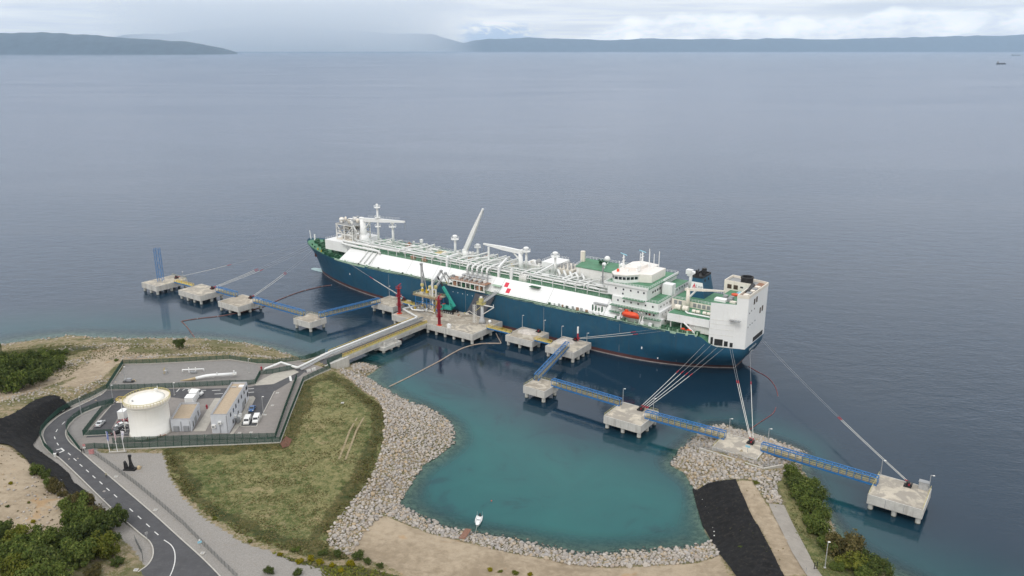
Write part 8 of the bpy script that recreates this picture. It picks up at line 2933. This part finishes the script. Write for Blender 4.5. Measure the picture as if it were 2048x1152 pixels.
# natural shore rubble on the left coast and along the spit: one mass of small stones
vs, fs, off = [], [], 0
sw = shore_world()
RUB = []
for i in range(1, 17):
    a, b = sw[i], sw[i + 1]
    n = int((b - a).length / .55)
    for k in range(n):
        p = a.lerp(b, random.random())
        RUB.append((p.x + random.gauss(0, 1.6), p.y + random.gauss(-1.6, 2.2), random.uniform(.18, .6) * (1.5 if random.random() < .08 else 1)))
for i in range(66, 74):
    a, b = sw[i], sw[i + 1]
    for k in range(int((b - a).length / .5)):
        p = a.lerp(b, random.random())
        RUB.append((p.x + random.gauss(-1.0, 1.2), p.y + random.gauss(-.5, 1.2), random.uniform(.2, .65)))
for line, n, sp in (([(232, 716, 4.8), (300, 714, 4.9), (380, 706, 4.9), (440, 702, 4.6), (520, 709, 4.4), (590, 718, 4.2)], 520, 1.3), ([(150, 790, 8.5), (190, 775, 7.5), (215, 755, 6.5)], 200, 3.0), ([(0, 806, 11), (60, 790, 9.4), (110, 782, 9)], 200, 3.5), ([(60, 760, 7.5), (120, 735, 6), (170, 720, 5)], 240, 3.0), ([(110, 700, 4), (200, 690, 3), (300, 690, 2.6), (420, 692, 2.8)], 240, 2.6), ([(20, 950, 12), (80, 1000, 11.8), (60, 1050, 12)], 160, 8)):
    pp = [P(*q) for q in line]
    for k in range(n):
        i = random.randrange(len(pp) - 1)
        p = pp[i].lerp(pp[i + 1], random.random())
        RUB.append((p.x + random.gauss(0, sp), p.y + random.gauss(0, sp), random.uniform(.15, .5)))
RX = np.array([r[0] for r in RUB])
RY = np.array([r[1] for r in RUB])
RZ = height(RX, RY)
for (x, y, r_), z in zip(RUB, RZ):
    v, f = st_np[random.randrange(10)]
    vs.append((v @ rotm(random.uniform(0, 6), .2, .2).T) * r_ + np.array([x, y, z + r_ * .15]))
    fs.append(f + off)
    off += len(v)


def np_mesh(name, V, F, m):
    me = bpy.data.meshes.new(name)
    me.vertices.add(len(V))
    me.vertices.foreach_set('co', V.astype(np.float32).ravel())
    k = F.shape[1]
    me.loops.add(F.size)
    me.loops.foreach_set('vertex_index', F.ravel().astype(np.int32))
    me.polygons.add(len(F))
    me.polygons.foreach_set('loop_start', np.arange(0, F.size, k, dtype=np.int32))
    me.update(calc_edges=True)
    me.materials.append(m)
    return me


o = bpy.data.objects.new('shore_rubble', np_mesh('shore_rubble', np.concatenate(vs), np.concatenate(fs), M['stone']))
scene.collection.objects.link(o)
tag(o, 'scattered pale rubble along the natural shore', 'rubble', kind='stuff')


# ------------------------------------------------------------------ foliage
def leaf_material(name, a, b, c):
    m = bpy.data.materials.new(name)
    m.use_nodes = True
    g = NG(m.node_tree)
    out = g.n('ShaderNodeOutputMaterial')
    geo = g.n('ShaderNodeNewGeometry')
    oi = g.n('ShaderNodeObjectInfo')
    r = geo.outputs['Random Per Island']
    col = g.mix(g.step(r, .0, .7), a, b)
    col = g.mix(g.math('MULTIPLY', g.step(r, .8, 1.0), .7), col, c)
    col = g.mix(g.math('MULTIPLY', oi.outputs['Random'], .35), col, tuple(x * .55 for x in a))
    d = g.n('ShaderNodeBsdfDiffuse', inp={'Color': col})
    t = g.n('ShaderNodeBsdfTranslucent', inp={'Color': col})
    mx = g.n('ShaderNodeMixShader', inp={0: .25, 1: d.outputs[0], 2: t.outputs[0]})
    g.put(out.inputs[0], mx.outputs[0])
    return m


LEAF = dict(
    dark=leaf_material('leaf_dark_green', (.050, .075, .023), (.105, .135, .040), (.17, .18, .06)),
    mid=leaf_material('leaf_mid_green', (.070, .105, .026), (.14, .178, .045), (.22, .23, .07)),
    bright=leaf_material('leaf_yellow_green', (.09, .115, .022), (.18, .19, .038), (.25, .24, .05)),
    brown=leaf_material('leaf_olive_brown', (.075, .072, .028), (.145, .12, .050), (.20, .165, .075)),
    broom=leaf_material('broom_yellow', (.10, .11, .012), (.34, .28, .015), (.48, .38, .02)),
)
M['bark'] = mat('bark', (.10, .075, .055), .95, var=.3, vscale=3)


def crown_mesh(seed, kind, n=1500, lobes=9, leaf=.26, flat=.85):
    """unit crown: leaf quads on the shells of many uneven lobes, open towards the base"""
    r_ = random.Random(seed)
    L = []
    for k in range(lobes):
        a = r_.uniform(0, 6.28)
        d = r_.uniform(.15, .72)
        L.append((Vector((math.cos(a) * d, math.sin(a) * d, r_.uniform(.3, 1.1) * flat)), r_.uniform(.12, .42)))
    V, F = [], []
    for i in range(n):
        c, rr = L[r_.randrange(lobes)]
        v = Vector((r_.gauss(0, 1), r_.gauss(0, 1), r_.gauss(.25, 1))).normalized()
        p = c + v * rr * r_.uniform(.55, 1.12)
        if p.z < .05:
            continue
        s = leaf * r_.uniform(.5, 1.1)
        nrm = (v + Vector((r_.uniform(-.7, .7), r_.uniform(-.7, .7), r_.uniform(-.3, .8)))).normalized()
        a = nrm.cross(Vector((r_.uniform(-1, 1), r_.uniform(-1, 1), .3))).normalized() * s * .5
        b = nrm.cross(a).normalized() * s * .32
        o = len(V)
        V += [p - a, p + b * .9, p + a, p - b * .9]
        F.append((o, o + 1, o + 2, o + 3))
    return np_mesh('crown', np.array([tuple(v) for v in V]), np.array(F), LEAF[kind])


def trunk_mesh(seed, h=.75):
    r_ = random.Random(seed)
    mb = MB()
    top = Vector((r_.uniform(-.08, .08), r_.uniform(-.08, .08), h * .45))
    mb.tube([(0, 0, -.12), (0, 0, .05), top], [.075, .06, .045], 7)
    for k in range(4):
        a = k * 1.6 + r_.uniform(-.4, .4)
        e = Vector((math.cos(a) * .4, math.sin(a) * .4, h * r_.uniform(.8, 1.1)))
        mb.tube([top - Vector((0, 0, .1)), top.lerp(e, .5) + Vector((0, 0, .06)), e], [.035, .025, .01], 5)
    return mesh_only(mb, 'trunk', M['bark'])


CROWN = {}
for i, k in enumerate(LEAF):
    CROWN[k] = [crown_mesh(100 * i + j, k, 3200, 22, .17) for j in range(3)]
TRUNKS = [trunk_mesh(j) for j in range(3)]


def shrub(label, px, py, z, r, kind, h=1.0, name='shrub', cat='bush', group='bushes', open_=False):
    q = P(px, py, z)
    zz = hz(q.x, q.y)
    q = P(px, py, zz)
    zz = hz(q.x, q.y)
    root = thing(name, label, cat, (q.x, q.y, zz - .1), random.uniform(0, 6.28), group, local=True)
    k = 1.35 if r > 2.5 else 1.1
    share('crown', random.choice(CROWN[kind]), root, (0, 0, 0 if not open_ else r * .25), 0, (r * k, r * k, r * h * k * random.uniform(.9, 1.25)))
    share('trunk', random.choice(TRUNKS), root, (0, 0, 0), 0, (r, r, r * h))
    return root


def plants(rows, base, group, name='shrub', cat='bush'):
    for i, (px, py, z, r, kind, h, what) in enumerate(rows):
        shrub(what + ' ' + base if base else what, px, py, z, r, kind, h, name, cat, group)


cw = {'dark': 'dark green', 'mid': 'mid green', 'bright': 'yellow green', 'brown': 'olive brown', 'broom': 'yellow flowering'}
g1 = 'trees of the small wood on the left shore'
for i, (x, y, r, k, h) in enumerate(((3, 784, 5.0, 'dark', 1.0), (24, 783, 4.6, 'mid', 1.0), (46, 780, 4.4, 'dark', 1.0), (66, 773, 3.8, 'dark', 1.0), (86, 762, 3.6, 'mid', .9), (4, 762, 4.6, 'mid', 1.0), (30, 760, 4.6, 'dark', 1.0), (56, 754, 4.2, 'mid', 1.0), (78, 748, 4.0, 'dark', 1.0), (98, 744, 3.8, 'dark', .95), (118, 736, 3.2, 'mid', .9), (8, 738, 3.8, 'dark', 1.0), (40, 736, 3.6, 'mid', .95), (66, 728, 3.4, 'dark', .9), (92, 722, 3.6, 'mid', .95), (112, 716, 3.0, 'dark', .9), (126, 708, 2.4, 'mid', .9))):
    ordn = ['leftmost in the front row', 'second from left in the front row', 'third from left in the front row', 'fourth from left in the front row', 'rightmost in the front row', 'leftmost in the middle row', 'second from left in the middle row', 'third from left in the middle row', 'fourth from left in the middle row', 'fifth from left in the middle row', 'rightmost in the middle row', 'leftmost in the back row', 'second from left in the back row', 'third from left in the back row', 'fourth from left in the back row', 'fifth from left in the back row', 'rightmost in the back row'][i]
    shrub('%s tree %s of the left shore wood' % (cw[k], ordn), x, y, 6, r, k, h, 'broadleaf_tree', 'tree', g1)
shrub('lone rounded dark tree standing by the left beach', 359, 698, 3.4, 2.6, 'dark', 1.1, 'broadleaf_tree', 'tree', 'single trees', True)
# cypress at the left edge
q = P(2, 712, 4)
cyp = thing('cypress_tree', 'narrow dark cypress at the left edge by the sea', 'tree', (q.x, q.y, hz(q.x, q.y)), local=True)
cm = crown_mesh(991, 'dark', 1500, 8, .12)
share('crown', cm, cyp, (0, 0, .3), 0, (1.0, 1.0, 5.6))
share('trunk', TRUNKS[0], cyp, (0, 0, 0), 0, (1.2, 1.2, 2))
fg = [(74, 948, 2.4, 'mid', 1.0, 'small green bush highest above the lower black strip'), (92, 957, 2.0, 'dark', 1.0, 'small dark bush above the lower black strip'), (111, 984, 2.5, 'brown', 1.1, 'olive brown bush beside the black strip'), (96, 972, 1.8, 'mid', .9, 'low green bush left of the olive brown bush'), (126, 992, 1.5, 'brown', .9, 'small brown bush touching the black strip'),
      (150, 1020, 3.2, 'mid', 1.05, 'green tree at the top of the foreground wood'), (166, 1016, 2.9, 'brown', 1.05, 'brownish tree at the top of the foreground wood'), (186, 1040, 2.8, 'brown', 1.0, 'olive tree overhanging the black strip end'), (213, 1058, 3.4, 'dark', 1.1, 'dark tree near the road in the foreground wood'), (236, 1050, 2.6, 'dark', 1.5, 'slender dark tree leaning over the road edge'),
      (180, 1062, 3.4, 'mid', 1.0, 'green tree in the middle of the foreground wood'), (148, 1056, 3.2, 'mid', 1.0, 'green tree left of the middle of the foreground wood'), (160, 1090, 3.6, 'dark', 1.0, 'dark tree below the middle of the foreground wood'), (128, 1092, 3.4, 'mid', 1.0, 'green tree at the lower middle of the foreground wood'), (96, 1096, 3.2, 'mid', 1.0, 'green tree at the left middle of the foreground wood'),
      (62, 1096, 3.2, 'mid', 1.0, 'green tree second from the left edge in the foreground wood'), (28, 1092, 3.4, 'bright', 1.0, 'yellow green tree near the left edge of the foreground wood'), (2, 1086, 3.2, 'dark', 1.0, 'dark tree cut by the left edge of the picture'), (16, 1126, 3.6, 'mid', 1.0, 'green tree in the lower left corner'), (52, 1132, 3.6, 'mid', 1.0, 'green tree second along the bottom edge'),
      (90, 1136, 3.6, 'dark', 1.0, 'dark tree third along the bottom edge'), (126, 1132, 3.6, 'mid', 1.0, 'green tree fourth along the bottom edge'), (166, 1128, 3.4, 'mid', 1.0, 'green tree fifth along the bottom edge'), (203, 1114, 3.2, 'bright', 1.15, 'bright yellow green tree near the road bend'), (226, 1112, 2.2, 'bright', 1.0, 'small bright bush right of the bright tree'), (196, 1086, 3.0, 'dark', 1.0, 'dark tree behind the bright tree'),
      (222, 1086, 2.4, 'dark', 1.0, 'dark bush close to the road bend'), (30, 1158, 3.4, 'bright', 1.0, 'yellow green tree cut by the bottom edge far left'), (76, 1164, 3.4, 'mid', 1.0, 'green tree cut by the bottom edge'), (116, 1160, 3.0, 'mid', .9, 'low green tree cut by the bottom edge'), (236, 1128, 2.0, 'dark', .8, 'low dark bush by the road bend fence'), (188, 1148, 2.4, 'brown', .7, 'low brownish bush at the bottom edge')]
for x, y, r, k, h, lab in fg:
    shrub(lab, x, y, 11, r, k, h, 'broadleaf_tree' if r > 2.5 else 'shrub', 'tree' if r > 2.5 else 'bush', 'foreground wood beside the road')
rt = [(1583, 958, 2.0, 'mid', 1.1, 'green bush at the tip of the right hand hedge'), (1597, 980, 2.6, 'dark', 1.0, 'dark bush second from the tip of the right hand hedge'), (1618, 984, 2.4, 'mid', 1.0, 'green bush overhanging the water near the footbridge'), (1600, 1000, 2.6, 'mid', 1.0, 'green bush in the upper middle of the right hand hedge'), (1626, 1006, 2.6, 'dark', 1.0, 'dark bush on the water side of the hedge'), (1616, 1022, 2.4, 'mid', 1.0, 'green bush in the middle of the hedge'),
      (1640, 1034, 2.2, 'brown', .95, 'green bush half way down the water side of the hedge'), (1622, 1048, 2.0, 'mid', .9, 'small green bush beside the path'), (1634, 1068, 2.4, 'mid', .95, 'green bush left of the shore stones'), (1650, 1090, 1.8, 'brown', .8, 'green bush behind the tall lamp post'), (1662, 1102, 2.2, 'brown', .9, 'green bush right of the tall lamp post'), (1686, 1112, 3.2, 'brown', .95, 'large brown bush on the lower right shore'),
      (1704, 1104, 2.6, 'brown', .9, 'brown bush nearest the water at lower right'), (1702, 1138, 2.4, 'bright', .95, 'yellow green bush at the lower right bottom edge'), (1732, 1134, 2.6, 'dark', .9, 'dark bush right of the yellow green bush'), (1756, 1148, 2.4, 'dark', .9, 'dark bush farthest right on the bottom edge'), (1672, 1140, 1.6, 'mid', .8, 'small green bush beside the tall lamp post'), (1722, 1154, 2.2, 'mid', .8, 'green bush cut by the bottom edge at right'), (1512, 968, .8, 'bright', .9, 'single small tuft on the gravel path top')]
for x, y, r, k, h, lab in rt:
    shrub(lab, x, y, 4, r * 1.28, 'mid' if k == 'brown' and r < 2.3 else k, h, group='bushes of the right hand shore')
vg = [(716, 1116, 1.7, 'dark', 1.0, 'dark round bush at the foot of the stone revetment'), (736, 1126, 1.2, 'dark', .9, 'low dark bush right of the round bush'), (760, 1134, 1.1, 'dark', .8, 'low dark bush at the edge of the sand'), (676, 1112, 1.3, 'dark', .8, 'dark bush left of the round bush'), (646, 1108, 1.4, 'dark', .8, 'dark bush at the lower end of the field'), (592, 1102, 1.2, 'mid', .8, 'green bush on the bank below the field'),
      (600, 1128, 1.0, 'broom', .8, 'yellow broom bush leftmost on the lower verge'), (622, 1122, 1.1, 'broom', .8, 'yellow broom bush second on the lower verge'), (640, 1128, 1.2, 'broom', .8, 'yellow broom bush in the middle of the lower verge'), (664, 1134, 1.0, 'broom', .8, 'yellow broom bush right of the middle on the lower verge'), (702, 1132, 1.2, 'broom', .8, 'yellow broom bush below the round dark bush'), (682, 1144, 1.0, 'broom', .8, 'yellow broom bush near the bottom edge'),
      (560, 1112, .9, 'broom', .7, 'yellow broom patch at the end of the gravel strip'), (500, 1084, .9, 'bright', .7, 'yellow green tuft on the bank below the gravel'), (430, 1040, .9, 'bright', .7, 'yellow green tuft half way along the bank'), (540, 1148, 1.4, 'dark', .8, 'dark bush cut by the bottom edge below the gravel'), (596, 1152, 1.4, 'dark', .8, 'dark bush at the bottom edge under the broom'), (980, 1140, .8, 'broom', .6, 'yellow tuft on the sand, leftmost'), (1000, 1142, .8, 'bright', .6, 'green tuft on the sand, second from left'), (1030, 1146, 1.0, 'bright', .6, 'green tuft on the sand, third from left'), (1060, 1148, .9, 'broom', .6, 'yellow tuft on the sand, rightmost'),
      (21, 965, .7, 'broom', .8, 'yellow bush on the tan plateau'), (66, 1042, .8, 'broom', .7, 'yellow bush low on the tan plateau'), (58, 1007, .5, 'bright', .8, 'small yellow green tuft on the tan plateau'), (14, 1010, .6, 'dark', .7, 'small dark tuft on the tan plateau'), (232, 722, 1.2, 'mid', .6, 'low green bush at the corner of the back fence'), (1482, 1095, .8, 'mid', .5, 'small plant growing on the right black sheet')]
for x, y, r, k, h, lab in vg:
    shrub(lab, x, y, 5, r, k, h, group='low bushes on verges and sand')

# ------------------------------------------------------------------ grass: uncountable tufts
def tufts(name, label, polys, per_m2, s0, s1, kind_mat, limit=26000):
    VV, FF = [], []
    off = 0
    for px, z, dens in polys:
        poly = pxpoly(px, z)
        X, Y = scatter(poly, 1 / math.sqrt(per_m2 * dens), .5)
        if len(X) > limit:
            k = rng.choice(len(X), limit, replace=False)
            X, Y = X[k], Y[k]
        nz = np.array([mnoise.noise((x * .11, y * .11, 1.7)) + .5 * mnoise.noise((x * .45, y * .45, 5)) for x, y in zip(X, Y)])
        keep = nz > rng.uniform(-.55, .25, len(X))
        X, Y = X[keep], Y[keep]
        Z = height(X, Y)
        n = len(X)
        S_ = rng.uniform(s0, s1, n)
        for q in range(3):
            a = rng.uniform(0, math.tau, n)
            lean = rng.uniform(.6, 1.1, n)
            dx, dy = np.cos(a) * S_, np.sin(a) * S_
            px_, py_ = -np.sin(a) * S_ * .42, np.cos(a) * S_ * .42
            v = np.empty((n, 4, 3))
            v[:, 0] = np.stack([X - px_, Y - py_, Z - .05], -1)
            v[:, 1] = np.stack([X + px_, Y + py_, Z - .05], -1)
            v[:, 2] = np.stack([X + px_ * .6 + dx * lean, Y + py_ * .6 + dy * lean, Z + S_ * .4], -1)
            v[:, 3] = np.stack([X - px_ * .6 + dx * lean, Y - py_ * .6 + dy * lean, Z + S_ * .4], -1)
            VV.append(v.reshape(-1, 3))
            FF.append(np.arange(n * 4).reshape(-1, 4) + off)
            off += n * 4
    o = bpy.data.objects.new(name, np_mesh(name, np.concatenate(VV), np.concatenate(FF), LEAF[kind_mat] if kind_mat in LEAF else M[kind_mat]))
    scene.collection.objects.link(o)
    tag(o, label, 'grass', kind='stuff')


LEAF['grass'] = leaf_material('grass_green', (.11, .118, .040), (.15, .15, .055), (.22, .195, .09))
LEAF['dry'] = leaf_material('grass_dry', (.17, .145, .066), (.26, .21, .105), (.32, .26, .14))
BANK_L = [(325, 903), (345, 903), (365, 950), (400, 1000), (450, 1040), (520, 1075), (640, 1100), (656, 1063), (672, 1070), (700, 1113), (640, 1124), (560, 1102), (480, 1074), (420, 1042), (368, 996), (338, 950)]
BANK_R = [(763, 809), (769, 833), (767, 880), (742, 953), (700, 1007), (657, 1062), (640, 1060), (690, 990), (725, 930), (742, 880), (742, 820), (700, 770)]
tufts('grass', 'green grass tufts of the field', [(FIELD_PX, 5.0, 1.0), (BUSHR_PX, 3.5, 1.2)], 1.5, .16, .42, 'grass')
tufts('dry_grass', 'dry straw coloured grass tufts of the field', [(FIELD_PX, 5.0, 1.0), (PATH_PX, 6.2, .12)], 1.6, .14, .36, 'dry')
tufts('tall_grass', 'taller green weeds on the banks around the field', [(BANK_L, 5.4, 1.2), (BANK_R, 4.8, 1.2), (VERGE_PX, 6.4, 1.4)], 1.5, .25, .55, 'grass')
tufts('weeds', 'olive brown weeds on the banks around the field', [(BANK_L, 5.4, 1.0), (BANK_R, 4.8, 1.2), (VERGE_PX, 6.4, .5)], 1.2, .25, .6, 'brown')
COAST = [(-40, 690), (140, 676), (240, 682), (420, 684), (520, 694), (600, 718), (520, 716), (460, 708), (380, 712), (240, 718), (160, 745), (120, 785), (60, 795), (-40, 830)]
tufts('coast_grass', 'patchy green scrub on the left coast', [(COAST, 4.5, 1.0)], .8, .25, .6, 'grass')
tufts('plateau_scrub', 'scattered scrub on the tan plateau', [(PLATEAU_PX, 12, .25)], .5, .2, .5, 'brown')
tufts('slope_weeds', 'sparse green weeds rooted along the crest of the black sheets', [([(1484, 1001), (1494, 1001), (1543, 1095), (1571, 1156), (1545, 1156), (1520, 1090)], 6.6, .9), ([(1420, 1000), (1480, 1000), (1540, 1130), (1480, 1130)], 4.2, .12), ([(60, 806), (98, 788), (124, 790), (124, 797), (98, 797), (64, 812)], 10, 1.0), ([(20, 884), (45, 902), (86, 938), (128, 962), (126, 970), (80, 945), (40, 912), (14, 890)], 12, 1.0)], 1.6, .3, .6, 'grass')
tufts('verge_weeds', 'bright green weeds on the lower verge', [(VERGE_PX, 6.4, 1.5)], 1.6, .3, .6, 'bright')
